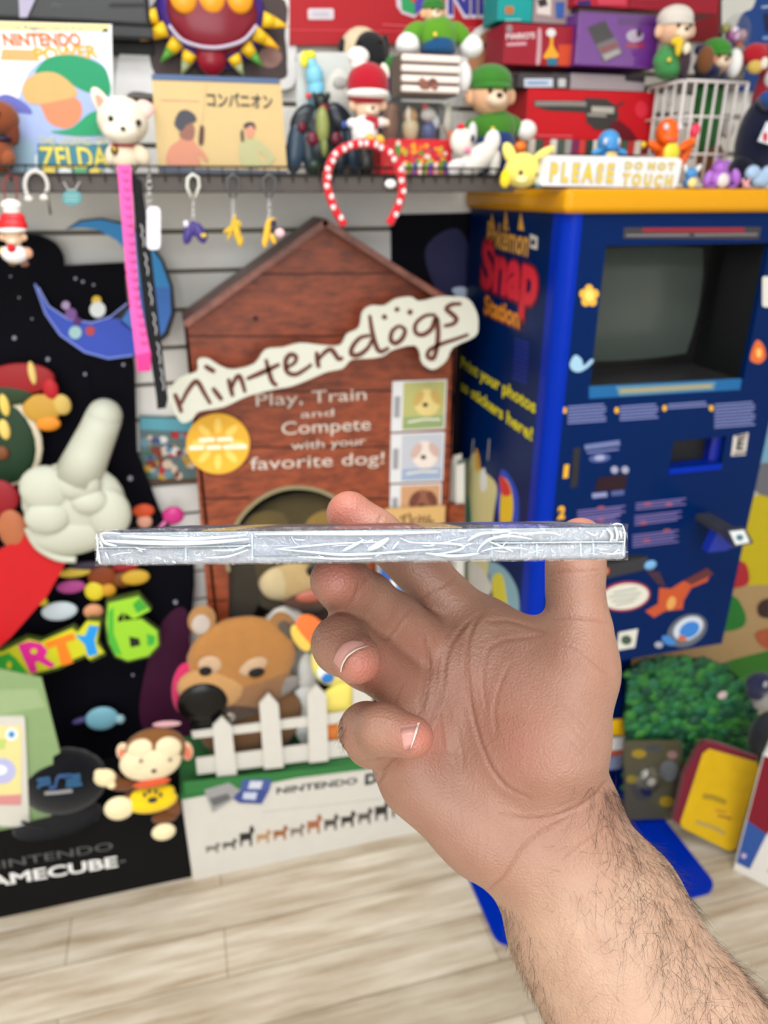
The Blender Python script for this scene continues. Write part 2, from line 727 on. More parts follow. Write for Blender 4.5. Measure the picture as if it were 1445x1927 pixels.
def normals(V, Q):
    a, b2, c = V[Q[:, 0]], V[Q[:, 1]], V[Q[:, 2]]
    d = V[Q[:, 3]]
    fn = np.cross(c - a, d - b2)
    N_ = np.zeros_like(V)
    for i in range(4):
        np.add.at(N_, Q[:, i], fn)
    return N_ / np.maximum(np.linalg.norm(N_, axis=1, keepdims=True), 1e-12)


def relax(V, Q, n, amt=0.5):
    E = np.concatenate([Q[:, [0, 1]], Q[:, [1, 2]], Q[:, [2, 3]], Q[:, [3, 0]]])
    for _ in range(n):
        acc = np.zeros_like(V)
        cnt = np.zeros(len(V))
        np.add.at(acc, E[:, 0], V[E[:, 1]])
        np.add.at(acc, E[:, 1], V[E[:, 0]])
        np.add.at(cnt, E[:, 0], 1)
        np.add.at(cnt, E[:, 1], 1)
        V = V + amt * (acc / cnt[:, None] - V)
    return V


HV = relax(HV, HQ, 4)
HN = normals(HV, HQ)


def proj(V):
    d = -V[:, 2]
    return np.stack([V[:, 0] / d * FPX + IW / 2, -V[:, 1] / d * FPX + IH / 2], 1), d


UV, HD = proj(HV)
face = np.clip(-(HN * (HV / np.linalg.norm(HV, axis=1, keepdims=True))).sum(1), 0, 1)


def line_dist(UV, pts):
    best = np.full(len(UV), 1e9)
    tt = np.zeros(len(UV))
    n = len(pts) - 1
    for i in range(n):
        a, b2 = np.array(pts[i][:2], float), np.array(pts[i + 1][:2], float)
        d = b2 - a
        h = np.clip(((UV - a) @ d) / max(d @ d, 1e-9), 0, 1)
        q = np.linalg.norm(UV - a - h[:, None] * d, axis=1)
        m = q < best
        best[m] = q[m]
        tt[m] = (i + h[m]) / n
    return best, tt


creases = [  # (polyline on the skin, width px, depth mm, depth range)
    ([(914, 1148), (896, 1168), (884, 1195), (879, 1228), (880, 1268), (883, 1305), (893, 1356), (905, 1398), (925, 1445), (955, 1482), (1000, 1502)], 3.2, 0.56, (.295, .36)),
    ([(906, 1152), (870, 1182), (848, 1215), (838, 1250), (834, 1290), (824, 1330), (806, 1372), (798, 1400)], 3.2, 0.46, (.295, .36)),
    ([(800, 1195), (806, 1225), (806, 1262), (801, 1300), (790, 1345)], 3.6, 0.62, (.295, .36)),
    ([(1028, 1192), (990, 1178), (955, 1168), (915, 1170)], 3.4, 0.34, (.295, .36)),
    ([(1026, 1196), (985, 1200), (945, 1206), (920, 1222)], 3.4, 0.26, (.295, .36)),
    ([(1046, 1210), (1080, 1222), (1110, 1242), (1140, 1268)], 2.5, 0.25, (.28, .36)),
    ([(1040, 1166), (1075, 1162), (1115, 1166), (1140, 1172)], 2.5, 0.31, (.29, .36)),
    ([(1032, 1084), (1060, 1076), (1095, 1076), (1126, 1072)], 2.5, 0.31, (.29, .36)),
    ([(940, 1530), (985, 1541), (1035, 1538), (1085, 1520), (1122, 1494), (1142, 1466)], 3.2, 0.50, (.28, .36)),
    ([(920, 1674), (948, 1652), (968, 1620), (985, 1592), (1010, 1570), (1040, 1555), (1085, 1530)], 3.2, 0.56, (.28, .36)),
    ([(1060, 1618), (1090, 1592), (1120, 1572), (1140, 1556)], 2.9, 0.22, (.28, .36)),
    ([(775, 1142), (757, 1170), (742, 1192), (722, 1205)], 2.9, 0.43, (.29, .345)),
    ([(660, 1143), (672, 1118), (684, 1098), (690, 1078)], 3.2, 0.37, (.25, .33)),
    ([(650, 1146), (664, 1128), (672, 1108), (676, 1090)], 2.5, 0.31, (.25, .33)),
    ([(719, 968), (713, 982), (708, 996)], 2.9, 0.43, (.31, .36)),
    ([(790, 1128), (815, 1112), (840, 1098), (858, 1086)], 2.9, 0.31, (.31, .36)),
    ([(746, 1428), (732, 1444), (722, 1458), (712, 1472)], 2.9, 0.62, (.28, .36)),
    ([(760, 1290), (745, 1320), (740, 1345)], 2.9, 0.25, (.28, .36)),
    ([(850, 1330), (862, 1380), (870, 1420), (872, 1450)], 2.9, 0.22, (.28, .36)),
    ([(905, 1500), (915, 1550), (912, 1600), (905, 1640)], 3.6, 0.19, (.28, .36)),
    ([(850, 1400), (856, 1450), (858, 1500), (870, 1560)], 3.6, 0.15, (.28, .36)),
    ([(1075, 1668), (1110, 1760), (1150, 1850)], 16.0, 0.43, (.27, .36)),
    ([(1020, 1650), (1040, 1740), (1075, 1830)], 14.0, 0.25, (.27, .36)),
    ([(1070, 1330), (1100, 1365), (1130, 1392)], 2.2, 0.2, (.28, .36)),
    ([(1060, 1345), (1092, 1385), (1122, 1412)], 2.2, 0.2, (.28, .36)),
    ([(1056, 1370), (1085, 1405), (1110, 1430)], 2.2, 0.2, (.28, .36)),
    ([(1120, 1330), (1100, 1372), (1072, 1408)], 2.2, 0.18, (.28, .36)),
    ([(1130, 1350), (1112, 1392), (1086, 1428)], 2.2, 0.18, (.28, .36)),
    ([(930, 1200), (912, 1240), (908, 1290), (916, 1340)], 3.0, 0.25, (.28, .36)),
    ([(965, 1240), (940, 1290), (930, 1340), (936, 1390)], 3.5, 0.25, (.28, .36)),
    ([(830, 1330), (838, 1380), (842, 1420)], 3.0, 0.3, (.28, .36)),
    ([(800, 1420), (830, 1412), (860, 1420)], 2.4, 0.15, (.28, .36)),
    ([(985, 1560), (1030, 1532), (1080, 1505)], 2.4, 0.15, (.28, .36)),
]
disp = np.zeros(len(HV))
for pts, wd, dep, (d0, d1) in creases:
    q, t = line_dist(UV, [tuple(p) for p in spl(pts, 4, False)])
    g = np.exp(-(q / wd) ** 2) - 0.35 * np.exp(-((q - 2.6 * wd) / (1.5 * wd)) ** 2)
    fade = np.clip(np.minimum(t, 1 - t) * 8, 0, 1)
    ok = (HD > d0) & (HD < d1) & (face > 0.05)
    disp -= np.where(ok, g * fade * dep * 0.001, 0)
HV = HV + HN * disp[:, None]
HN = normals(HV, HQ)

# skin tone: flushed fingertips and heel of the thumb, paler wrist and forearm
col = np.tile(np.array([L3((151, 113, 96))[:3]]), (len(HV), 1))  # palm base darkened to hold some of the case's shade


def blend(c, w):
    global col
    c = np.array(L3(c)[:3])
    w = np.clip(w, 0, 1)[:, None]
    col = col * (1 - w) + c * w


def blob(px, py, r):
    return np.exp(-((UV[:, 0] - px) ** 2 + (UV[:, 1] - py) ** 2) / (r * r))


axis = ((UV[:, 0] - 1030) * 0.47 + (UV[:, 1] - 1570) * 0.88)
blend((170, 140, 119), np.clip(axis / 160, 0, 1))
for px, py, r, wgt in ((645, 960, 62, .75), (640, 1085, 55, .6), (684, 1256, 46, .75), (795, 1392, 42, .7), (1092, 1000, 40, .6),
                       (985, 1385, 90, .30), (790, 1240, 70, .2), (905, 1290, 60, .15)):
    blend((176, 104, 92), blob(px, py, r) * wgt * (HD < .345))
for px, py, r, wgt in ((1095, 1390, 75, .45), (880, 1560, 70, .3), (1085, 1110, 50, .3)):
    blend((152, 120, 106), blob(px, py, r) * wgt)
q = np.full(len(HV), 1e9)
for pts, wd, dep, rg in creases[:18]:
    dd, _ = line_dist(UV, pts)
    q = np.minimum(q, np.where((HD > rg[0]) & (HD < rg[1]), dd / wd, 1e9))
blend((134, 88, 70), np.exp(-(q / 0.9) ** 2) * 0.4 * (face > 0.05))  # darker tone drawn along the creases

skin, nt, b = base_mat('skin')
N = nt.nodes
at_ = N.new('ShaderNodeVertexColor')
at_.layer_name = 'skin_tone'
tc = N.new('ShaderNodeTexCoord')
n1 = N.new('ShaderNodeTexNoise')
n1.inputs['Scale'].default_value = 60
n1.inputs['Detail'].default_value = 5
nt.links.new(tc.outputs['Object'], n1.inputs['Vector'])
rp = N.new('ShaderNodeValToRGB')
rp.color_ramp.elements[0].position, rp.color_ramp.elements[0].color = 0.3, (0.86, 0.78, 0.75, 1)
rp.color_ramp.elements[1].position, rp.color_ramp.elements[1].color = 0.7, (1, 1, 1, 1)
nt.links.new(n1.outputs['Fac'], rp.inputs[0])
mul = N.new('ShaderNodeMix')
mul.data_type = 'RGBA'
mul.blend_type = 'MULTIPLY'
mul.inputs['Factor'].default_value = 0.75
nt.links.new(at_.outputs['Color'], mul.inputs['A'])
nt.links.new(rp.outputs[0], mul.inputs['B'])
nt.links.new(mul.outputs['Result'], b.inputs['Base Color'])
b.inputs['Roughness'].default_value = 0.42
b.inputs['Specular IOR Level'].default_value = 0.4
b.inputs['Subsurface Weight'].default_value = 0.25
b.inputs['Subsurface Radius'].default_value = (1.0, 0.35, 0.2)
b.inputs['Subsurface Scale'].default_value = 0.004
vo = N.new('ShaderNodeTexVoronoi')
vo.inputs['Scale'].default_value = 900
nt.links.new(tc.outputs['Object'], vo.inputs['Vector'])
n3 = N.new('ShaderNodeTexNoise')
n3.inputs['Scale'].default_value = 220
n3.inputs['Detail'].default_value = 3
nt.links.new(tc.outputs['Object'], n3.inputs['Vector'])
ad = N.new('ShaderNodeMath')
ad.operation = 'ADD'
nt.links.new(vo.outputs['Distance'], ad.inputs[0])
nt.links.new(n3.outputs['Fac'], ad.inputs[1])
bp = N.new('ShaderNodeBump')
bp.inputs['Strength'].default_value = 0.38
bp.inputs['Distance'].default_value = 0.0006
nt.links.new(ad.outputs[0], bp.inputs['Height'])
nt.links.new(bp.outputs['Normal'], b.inputs['Normal'])

# mesh data is in the camera's axes; the object carries the transform so it stands in the room
hand_me = bpy.data.meshes.new('person')
org = np.array(cam_pt(1030, 1570, .326))
hand_me.from_pydata((HV - org).tolist(), [], HQ.tolist())
hand_me.polygons.foreach_set('use_smooth', [True] * len(HQ))
ca = hand_me.color_attributes.new('skin_tone', 'FLOAT_COLOR', 'POINT')
ca.data.foreach_set('color', np.concatenate([col, np.ones((len(col), 1))], 1).astype(np.float32).ravel())
hand_me.materials.append(skin)
person = bpy.data.objects.new('person', hand_me)
COL.objects.link(person)
person.matrix_world = CAMM @ Matrix.Translation(Vector(org))
tag(person, 'bare hairy forearm and open right hand holding up a shrink-wrapped clear case', 'person')
hand_bvh = BVHTree.FromPolygons([Vector(v) for v in HV], [tuple(int(i) for i in q_) for q_ in HQ])


def on_hand(px, py):
    d = Vector(cam_pt(px, py, 1.0)).normalized()
    return hand_bvh.ray_cast(Vector((0, 0, 0)), d)


def hand_part(name, verts, faces, mats, midx=None, smooth=True, label=None, kind=None):
    me = bpy.data.meshes.new(name)
    me.from_pydata([tuple(Vector(v) - Vector(org)) for v in verts], [], faces)
    for m_ in mats:
        me.materials.append(m_)
    if midx:
        me.polygons.foreach_set('material_index', midx)
    me.polygons.foreach_set('use_smooth', [smooth] * len(faces))
    o = bpy.data.objects.new(name, me)
    COL.objects.link(o)
    o.parent = person
    if label:
        o['label'] = label
    if kind:
        o['kind'] = kind
    return o


NAIL = C((176, 130, 122), 'gloss')
NAIL_TIP = C((200, 186, 176), 'gloss')


def nail(grid, label):
    """A nail plate from a grid of picture places laid on the finger, slightly domed, with a pale free edge in its last row."""
    rows, colsn = 10, 9
    P = []
    pts = []
    c0 = [Vector(p) for p in spl(grid[0], 4, False)]
    c1 = [Vector(p) for p in spl(grid[1], 4, False)]
    for i in range(rows):
        t = i / (rows - 1)
        for j in range(colsn):
            s_ = j / (colsn - 1)
            A = c0[min(int(s_ * (len(c0) - 1) + .5), len(c0) - 1)]
            B = c1[min(int(s_ * (len(c1) - 1) + .5), len(c1) - 1)]
            p = A.lerp(B, t)
            hit, nr, _, _ = on_hand(p.x, p.y)
            if hit is None:
                hit, nr = Vector(cam_pt(p.x, p.y, .27)), Vector((0, 0, 1))
            if nr.dot(hit) > 0:
                nr = -nr
            edge = min(s_, 1 - s_, t * 1.2) * 2
            pts.append(hit + nr * (0.0001 + 0.0007 * min(1, edge * 3) + (0.0006 if t > 0.8 else 0)))
    fs, mi = [], []
    for i in range(rows - 1):
        for j in range(colsn - 1):
            fs.append((i * colsn + j, i * colsn + j + 1, (i + 1) * colsn + j + 1, (i + 1) * colsn + j))
            mi.append(1 if i >= rows - 2 else 0)
    hand_part('fingernail', pts, fs, [NAIL, NAIL_TIP], mi, True, label)


nail([[(627, 1244), (640, 1216), (660, 1205), (684, 1208)], [(644, 1264), (652, 1243), (668, 1228), (692, 1218)]], 'pale fingernail of the ring finger')
nail([[(752, 1366), (760, 1412)], [(789, 1362), (774, 1405)]], 'pale fingernail of the little finger')

# ------------------------------------------------------------------ arm hair (one mass nobody could count, as a child of the person)
hairm, nt, b = base_mat('dark_hair')
b.inputs['Base Color'].default_value = L3((40, 28, 22))
b.inputs['Roughness'].default_value = 0.5
rnd = random.Random(11)
hv, hf = [], []


def hair(px, py, ang, length, curl, rad=0.00006):
    hit, nr, _, _ = on_hand(px, py)
    if hit is None:
        return
    if nr.dot(hit) > 0:
        nr = -nr
    t = Vector((math.cos(ang), -math.sin(ang), 0))
    t = (t - nr * t.dot(nr)).normalized()
    sd = nr.cross(t)
    p = hit - nr * 0.0003
    n = 6
    base = len(hv)
    lift = rnd.uniform(0.25, 0.75)
    for i in range(n):
        r = rad * (1 - 0.75 * i / (n - 1))
        for a in range(3):
            th = 2 * math.pi * a / 3
            hv.append(p + (sd * math.cos(th) + nr * math.sin(th)) * r)
        t = (t + sd * curl * 0.25 + Vector((0, -0.03, 0))).normalized()
        p = p + (t + nr * lift * (1 - i / n)).normalized() * length / n
    for i in range(n - 1):
        for a in range(3):
            hf.append((base + i * 3 + a, base + i * 3 + (a + 1) % 3, base + (i + 1) * 3 + (a + 1) % 3, base + (i + 1) * 3 + a))


def edge_x(y, right=True):
    R = [(1141, 1464), (1160, 1490), (1204, 1549), (1249, 1618), (1297, 1687), (1346, 1756), (1386, 1813), (1445, 1889), (1500, 1960)]
    Lf = [(919, 1675), (947, 1744), (965, 1804), (994, 1877), (1010, 1927)]
    T = R if right else Lf
    for (xa, ya), (xb, yb) in zip(T[:-1], T[1:]):
        if ya <= y <= yb:
            return xa + (xb - xa) * (y - ya) / (yb - ya)
    return T[-1][0]


for i in range(1150):
    y = rnd.uniform(1478, 1940)
    inset = abs(rnd.gauss(0, 1)) * (24 + (y - 1478) * 0.24)
    x = edge_x(y) - inset - 1
    if inset > 210:
        continue
    hair(x, y, math.radians(rnd.gauss(104, 34)), rnd.uniform(0.008, 0.020), rnd.gauss(0, 1.1), rnd.uniform(.00004, .00007))
for i in range(420):
    y = rnd.uniform(1485, 1945)
    hair(edge_x(y) - abs(rnd.gauss(0, 5)) - 1, y, math.radians(rnd.gauss(70, 40)), rnd.uniform(.006, .016), rnd.gauss(0, 1.2), .00006)
for i in range(330):
    y = rnd.uniform(1700, 1935)
    x = edge_x(y, False) + abs(rnd.gauss(0, 1)) * 20 + 1
    hair(x, y, math.radians(rnd.gauss(75, 25)), rnd.uniform(0.005, 0.010), rnd.gauss(0, 0.8), .00005)
for i in range(120):
    hair(rnd.uniform(1030, 1180), rnd.uniform(1660, 1930), math.radians(rnd.gauss(80, 35)), rnd.uniform(.006, .012), rnd.gauss(0, .7), .000035)
for i in range(60):
    hair(rnd.gauss(646, 4), rnd.uniform(1345, 1412), math.radians(rnd.gauss(110, 30)), rnd.uniform(.004, .008), rnd.gauss(0, .8), .00005)
for i in range(16):
    hair(rnd.gauss(594, 3), rnd.uniform(1178, 1216), math.radians(rnd.gauss(150, 30)), rnd.uniform(.003, .005), rnd.gauss(0, .8), .00004)
for i in range(14):
    hair(rnd.gauss(1136, 3), rnd.uniform(1105, 1150), math.radians(rnd.gauss(20, 30)), rnd.uniform(.002, .004), rnd.gauss(0, .8), .00004)
hand_part('arm_hair', hv, hf, [hairm], None, True, 'dark curly arm hair', 'stuff')

# ------------------------------------------------------------------ the shrink-wrapped case, edge towards the viewer
CD = 0.223                       # distance of its front edge from the lens
kx = CD / FPX
ROLL = Matrix.Rotation(math.radians(0.65), 4, 'Z')
cc = Vector(cam_pt(680, 1025, CD))
CASEM = CAMM @ Matrix.Translation(cc) @ ROLL
W2, H2, DEP = 499 * kx, 33 * kx, 0.096      # half length, half thickness, depth


def milky(name, rgb, trans=0.08, rough=0.3):
    m_, nt_, b_ = base_mat(name)
    b_.inputs['Base Color'].default_value = L3(rgb)
    b_.inputs['Roughness'].default_value = rough
    b_.inputs['Transmission Weight'].default_value = trans
    b_.inputs['Subsurface Weight'].default_value = 0.3
    b_.inputs['Subsurface Scale'].default_value = 0.01
    return m_


SHELL = milky('milky_clear_plastic', (148, 153, 161))
INNER = milky('milky_inner_plastic', (134, 140, 152), 0.05)
RIB = milky('milky_rib_plastic', (186, 190, 198), 0.05)
case = thing('game_case', 'shrink-wrapped translucent plastic game case held edge-on between fingers and thumb', 'game case', CASEM @ Vector((0, -H2, -DEP / 2)))


def cbuild(mb, name, **k):
    mb.v = [tuple(CASEM @ Vector(v)) for v in mb.v]
    return mb.build(name, case, **k)


mb = MB()
mb.box((-W2, -H2, -DEP), (W2, 0.0, 0), SHELL, 0.0012, 3)
cbuild(mb, 'lower_shell')
mb = MB()
mb.box((-W2 + .0004, -0.0002, -DEP), (W2 - .0004, H2 - .0006, -0.0003), SHELL, 0.0012, 3)
cbuild(mb, 'upper_shell')
mb = MB()
mb.box((-203 * kx, -20 * kx, -0.002), (245 * kx, 20 * kx, 0.00035), INNER, 0.0003, 2)
cbuild(mb, 'recessed_grip')
mb = MB()
for x in (-330, -205, 245, 300, 330, 412, 436, 492):
    mb.box(((x - 2) * kx, -27 * kx, -0.001), ((x + 2) * kx, (-2 if x > 0 else 22) * kx, 0.00045), RIB, 0.0002, 1)
mb.box((-496 * kx, -1.5 * kx, -.001), (496 * kx, 1.5 * kx, .0004), RIB, 0.0002, 1)
cbuild(mb, 'moulded_ribs')
# printed cover sheet on top, seen as a sliver
cs = MB()
art = [((46, 48, 66), -480, -300), ((140, 116, 60), -300, -236), ((70, 58, 60), -236, -60), ((110, 60, 56), -60, 120),
       ((140, 110, 70), 120, 190), ((40, 42, 60), 190, 262), ((56, 60, 130), 262, 352), ((50, 54, 90), 352, 420), ((90, 96, 110), 420, 492)]
for rgb, a, b_ in art:
    cs.box((a * kx, H2 - .0006, -DEP + .001), (b_ * kx, H2 - .0003, -.0006), C(rgb, 'print'))
cbuild(cs, 'printed_cover')
# film: a thin wrinkled skin with folded corners and ridges
FILM = clear_mat('shrink_film', (0.97, 0.98, 1.0, 1), 0.07, 0.12, 1.0, 240)
FOLD_GLINT = milky('film_fold_glint', (214, 217, 223), 0.0, 0.12)  # white colour stands in for highlights along the film's wrinkles
fl = MB()
rf = random.Random(5)
nx_, nz2 = 150, 14


def film_h(u, v):
    """Height of the film over the shell: puckers that gather towards two places and at the ends."""
    h = 0
    for cx_, amp in ((-205, 1.0), (160, 1.0), (-470, .8), (470, .8)):
        d_ = abs(u - cx_) / 120
        h += amp * math.exp(-d_ * d_) * math.sin(v * 9 + cx_ + d_ * 7) * 0.00035
    return h + 0.00012 * math.sin(u * .21 + v * 5) + 0.0001 * math.sin(u * .093 - v * 7)


vs, fs = [], []
for i in range(nx_ + 1):
    u = -500 + 1000 * i / nx_
    for j in range(nz2 + 1):
        v = -1 + 2 * j / nz2
        vs.append((u * kx, v * (H2 + .0003), 0.0006 + film_h(u, v)))
for i in range(nx_):
    for j in range(nz2):
        a = i * (nz2 + 1) + j
        fs.append((a, a + nz2 + 1, a + nz2 + 2, a + 1))
fl.add(vs, fs, FILM, True)
fl.add([(-W2 - .0003, H2 + .0003, .0005), (W2 + .0003, H2 + .0003, .0005), (W2 + .0003, H2 + .0003, -DEP), (-W2 - .0003, H2 + .0003, -DEP)], [(0, 1, 2, 3)], FILM)
fl.add([(-W2 - .0003, -H2 - .0003, .0005), (W2 + .0003, -H2 - .0003, .0005), (W2 + .0003, -H2 - .0003, -DEP), (-W2 - .0003, -H2 - .0003, -DEP)], [(3, 2, 1, 0)], FILM)
for sx in (-1, 1):
    x = sx * (W2 + .0004)
    fl.add([(x, -H2, .0005), (x, H2, .0005), (x, H2, -DEP), (x, -H2, -DEP)], [(0, 1, 2, 3)], FILM)
cbuild(fl, 'shrink_wrap')


def ridge(mb_, pts, w_, lift=.0009):
    P_ = [Vector((x * kx, -y * kx, lift)) for x, y in spl([(p[0] - 680, p[1] - 1025) for p in pts], 5, False)]
    n = len(P_)
    mb_.tube(P_, [w_ * kx * (0.25 + 0.75 * math.sin(math.pi * (i + .5) / n)) for i in range(n)], FOLD_GLINT, 6)


fo = MB()
for pts, w_ in [
    ([(200, 1012), (260, 1016), (330, 1018), (400, 1017), (470, 1012)], 5), ([(230, 1003), (300, 1008), (380, 1010), (465, 1004)], 3.5),
    ([(390, 1046), (430, 1044), (468, 1032)], 2), ([(400, 1032), (440, 1032), (472, 1022)], 2), ([(480, 1003), (600, 1003), (720, 1004), (830, 1003)], 4),
    ([(520, 1031), (580, 1037), (640, 1043), (700, 1042), (760, 1038), (830, 1034)], 2.6), ([(520, 1031), (570, 1027), (640, 1022), (720, 1020)], 1.8),
    ([(645, 1036), (662, 1028), (685, 1016)], 3.5), ([(692, 1035), (712, 1026), (732, 1013)], 6), ([(738, 1034), (750, 1020)], 2.5),
    ([(770, 1022), (820, 1024), (858, 1026), (872, 1032), (850, 1040), (820, 1044)], 2.4), ([(800, 1042), (850, 1048), (900, 1044)], 3),
    ([(880, 1020), (892, 1012), (910, 1006), (950, 1004)], 3.2), ([(896, 1042), (906, 1028), (925, 1016), (960, 1012), (1000, 1018)], 3),
    ([(905, 1040), (930, 1034), (970, 1034), (990, 1037)], 1.8), ([(920, 1022), (940, 1030), (965, 1042)], 2),
    ([(940, 1002), (985, 1008), (1030, 1006), (1055, 1012)], 2.4), ([(1100, 1004), (1116, 1012), (1125, 1008)], 2), ([(1140, 1000), (1150, 1012), (1146, 1026)], 3),
    ([(1155, 996), (1160, 1010), (1158, 1024)], 3), ([(1135, 1006), (1128, 1016)], 2), ([(1165, 1004), (1168, 1018)], 2.5),
    ([(192, 1002), (200, 1016), (222, 1022)], 3), ([(190, 1012), (196, 1026)], 2), ([(200, 1034), (206, 1046)], 2), ([(186, 1030), (190, 1056)], 2.5),
    ([(1036, 1038), (1040, 1044)], 2), ([(295, 1044), (305, 1048)], 2), ([(325, 1052), (332, 1055)], 2), ([(560, 1046), (640, 1051), (700, 1050)], 2),
    ([(184, 1000), (186, 1020), (184, 1050)], 1.8), ([(190, 1000), (205, 997), (230, 999)], 1.8), ([(1170, 994), (1174, 1010), (1172, 1040)], 1.6),
    ([(1150, 993), (1160, 991), (1170, 993)], 1.6), ([(1140, 1048), (1156, 1047), (1168, 1045)], 1.6), 
]:
    ridge(fo, pts, w_)
for i in range(42):
    x = rf.choice([rf.uniform(200, 480), rf.uniform(860, 1010), rf.uniform(1110, 1172), rf.uniform(500, 860)])
    y = rf.uniform(1000, 1050)
    a = rf.gauss(0, .5)
    l_ = rf.uniform(4, 22)
    l_ = min(l_, (1172 - x) if x > 1100 else l_, (x - 190) if x < 260 else l_)
    ridge(fo, [(x - l_ * math.cos(a), y - l_ * math.sin(a) * .4), (x, y + rf.uniform(-2, 2)), (x + l_ * math.cos(a), y + l_ * math.sin(a) * .4)], rf.uniform(.6, 1.6))
cbuild(fo, 'film_wrinkle_glints')

# ------------------------------------------------------------------ helpers for things in the room
def pbox(mb, y, x0, y0, x1, y1, depth, mat, bev=0.0, seg=2):
    """A square-on box whose front face stands at distance y and spans the given picture corners."""
    P = PY(y)
    xa, xb = P(x0, (y0 + y1) / 2).x, P(x1, (y0 + y1) / 2).x
    zt, zb = P((x0 + x1) / 2, y0).z, P((x0 + x1) / 2, y1).z
    mb.box((xa, y, zb), (xb, y + depth, zt), mat, bev, seg)
    return (xa, xb, zb, zt)


def toy(name, label, cat, y, base, parts, rest=None, group=None, df=1.0):
    """A soft or moulded toy: rounded parts at distance y; parts = [(part name, kind, [(px, py, rx, ry, rgb, rd, off, rot), ...]), ...]."""
    P = PY(y)
    t = thing(name, label, cat, P(*base), group)
    for pn, kind, shapes in parts:
        mb = MB()
        for sh in shapes:
            px, py, rx, ry, rgb = sh[:5]
            rd = sh[5] if len(sh) > 5 and sh[5] else None
            off = sh[6] if len(sh) > 6 else 0
            rot = sh[7] if len(sh) > 7 else 0
            mb.ell(P, px, py, rx, ry, C(rgb, kind), (rd or min(rx, ry)) * df, off * df, rot)
        mb.build(pn, t)
    if rest is not None:
        settle(t, rest)
    return t


def zpx(pl, px, z):
    """Picture row at which a plane, in column px, reaches height z."""
    a, b_ = 0.0, 4000.0
    for _ in range(50):
        m_ = (a + b_) / 2
        if pl(px, m_).z > z:
            a = m_
        else:
            b_ = m_
    return a


BLK, WHT = (24, 24, 28), (236, 236, 232)

# ------------------------------------------------------------------ shelf on the slatted wall
SHZ = 1.572
sh = thing('wall_shelf', 'long dark wall shelf with a black wire lip crowded with toys', 'shelf', (-0.1, 1.45, 1.545))
MB().box((-0.75, 1.302, 1.547), (0.585, WALL, SHZ), C((74, 68, 66), 'paint'), 0.002).build('board', sh)
mb = MB()
for zz in (SHZ + .001, SHZ + .012):
    mb.tube([(-0.75, 1.299, zz), (0.585, 1.299, zz)], 0.0016, C((26, 25, 26), 'plastic'))
x = -0.75
while x < 0.585:
    mb.tube([(x, 1.299, 1.562), (x, 1.299, SHZ + .012)], 0.0011, C((26, 25, 26), 'plastic'), 5)
    x += 0.022
mb.build('wire_lip', sh)

US = thing('upper_shelf', 'narrow dark grey shelf above the magazine at the top left', 'shelf', (-0.3, 1.58, 1.86))
zt = PY(1.55)(100, 42).z
MB().box((-0.9, 1.55, zt - .016), (PY(1.55)(288, 60).x, WALL, zt), C((52, 54, 58), 'paint'), .002).build('board', US)
MB().box((-0.9, 1.60, zt - .034), (PY(1.6)(286, 60).x, WALL, zt - .016), C((30, 31, 34), 'paint'), .002).build('back_rail', US)
t = thing('black_hard_case', 'long black glossy hard case lying on the narrow upper shelf', 'case', (-0.3, 1.56, zt))
MB().box((-0.85, 1.556, zt), (PY(1.556)(282, 20).x, 1.625, zt + .085), C((46, 47, 50), 'gloss'), .008, 3).build('body', t)
mb = MB()
P = PY(1.556)
mb.poly(P, rrect(205, 6, 276, 14, 4), C((26, 27, 30)), .0008, .0008)
mb.stroke(P, [(96, 12), (104, 8), (112, 12), (118, 9)], 2, C((90, 92, 96)), .0008)
mb.build('lid_marking', t)
mb = MB()
mb.poly(P, [(36, -10), (72, -10), (52, 34), (38, 34)], C((176, 170, 196), 'paper'), .006, .004)
mb.build('paper_tag', t)

# magazine
t = thing('magazine', 'white game magazine in a clear stand, green hooded cover figure replaced by plain shapes', 'magazine', PY(1.40)(105, 320))
t['label'] = 'white magazine standing on the shelf with orange and yellow cover lettering'
P = PY(1.40)
mb = MB()
cov = [(-6, 40), (210, 46), (214, 326), (-6, 326)]
mb.poly(P, cov, C((232, 234, 240), 'print'), 0, .006, C((220, 220, 220)))
mb.build('pages', t)
mb = MB()
mb.poly(P, [(-6, 41), (206, 47), (206, 60), (-6, 57)], C((244, 226, 150)), .0006, .0005)
mb.text(P, 'The Biggest Game Ever!', (16, 54), (164, 57), 7, C((86, 104, 170)), .0012)
mb.text(P, 'NINTENDO', (8, 86), (154, 86), 20, C((206, 104, 34)), .0012, bold=.035)
mb.poly(P, [(4, 92), (70, 94), (66, 115), (0, 113)], C((226, 160, 104)), .0006, .0005)
mb.text(P, 'POWER', (68, 114), (186, 108), 20, C((222, 160, 30)), .0012, bold=.035)
# plain shapes in the cover's colours
mb.poly(P, [(118, 104), (200, 52), (206, 62), (208, 74), (140, 118)], C((198, 212, 236)), .0006, .0005)
mb.poly(P, spl([(40, 168), (70, 120), (130, 100), (190, 118), (206, 160), (206, 250), (150, 268), (90, 270), (52, 300), (20, 280)]), C((158, 176, 222)), .0008, .0005)
mb.poly(P, spl([(66, 138), (90, 110), (140, 104), (190, 122), (206, 150), (204, 180), (160, 172), (120, 150), (90, 138)]), C((24, 140, 96)), .0014, .0005)
mb.poly(P, spl([(42, 166), (60, 142), (98, 136), (128, 152), (146, 178), (110, 190), (70, 196), (50, 190)]), C((206, 164, 104)), .0017, .0005)
mb.poly(P, spl([(78, 190), (120, 180), (150, 190), (152, 220), (128, 240), (96, 232), (82, 212)]), C((214, 132, 96)), .0015, .0005)
mb.poly(P, spl([(96, 246), (134, 240), (170, 212), (196, 214), (206, 248), (150, 254)]), C((30, 150, 100)), .002, .0005)
mb.poly(P, quad((-6, 262), (64, 262), (66, 326), (-6, 326)), C((150, 182, 204)), .0009, .0005)
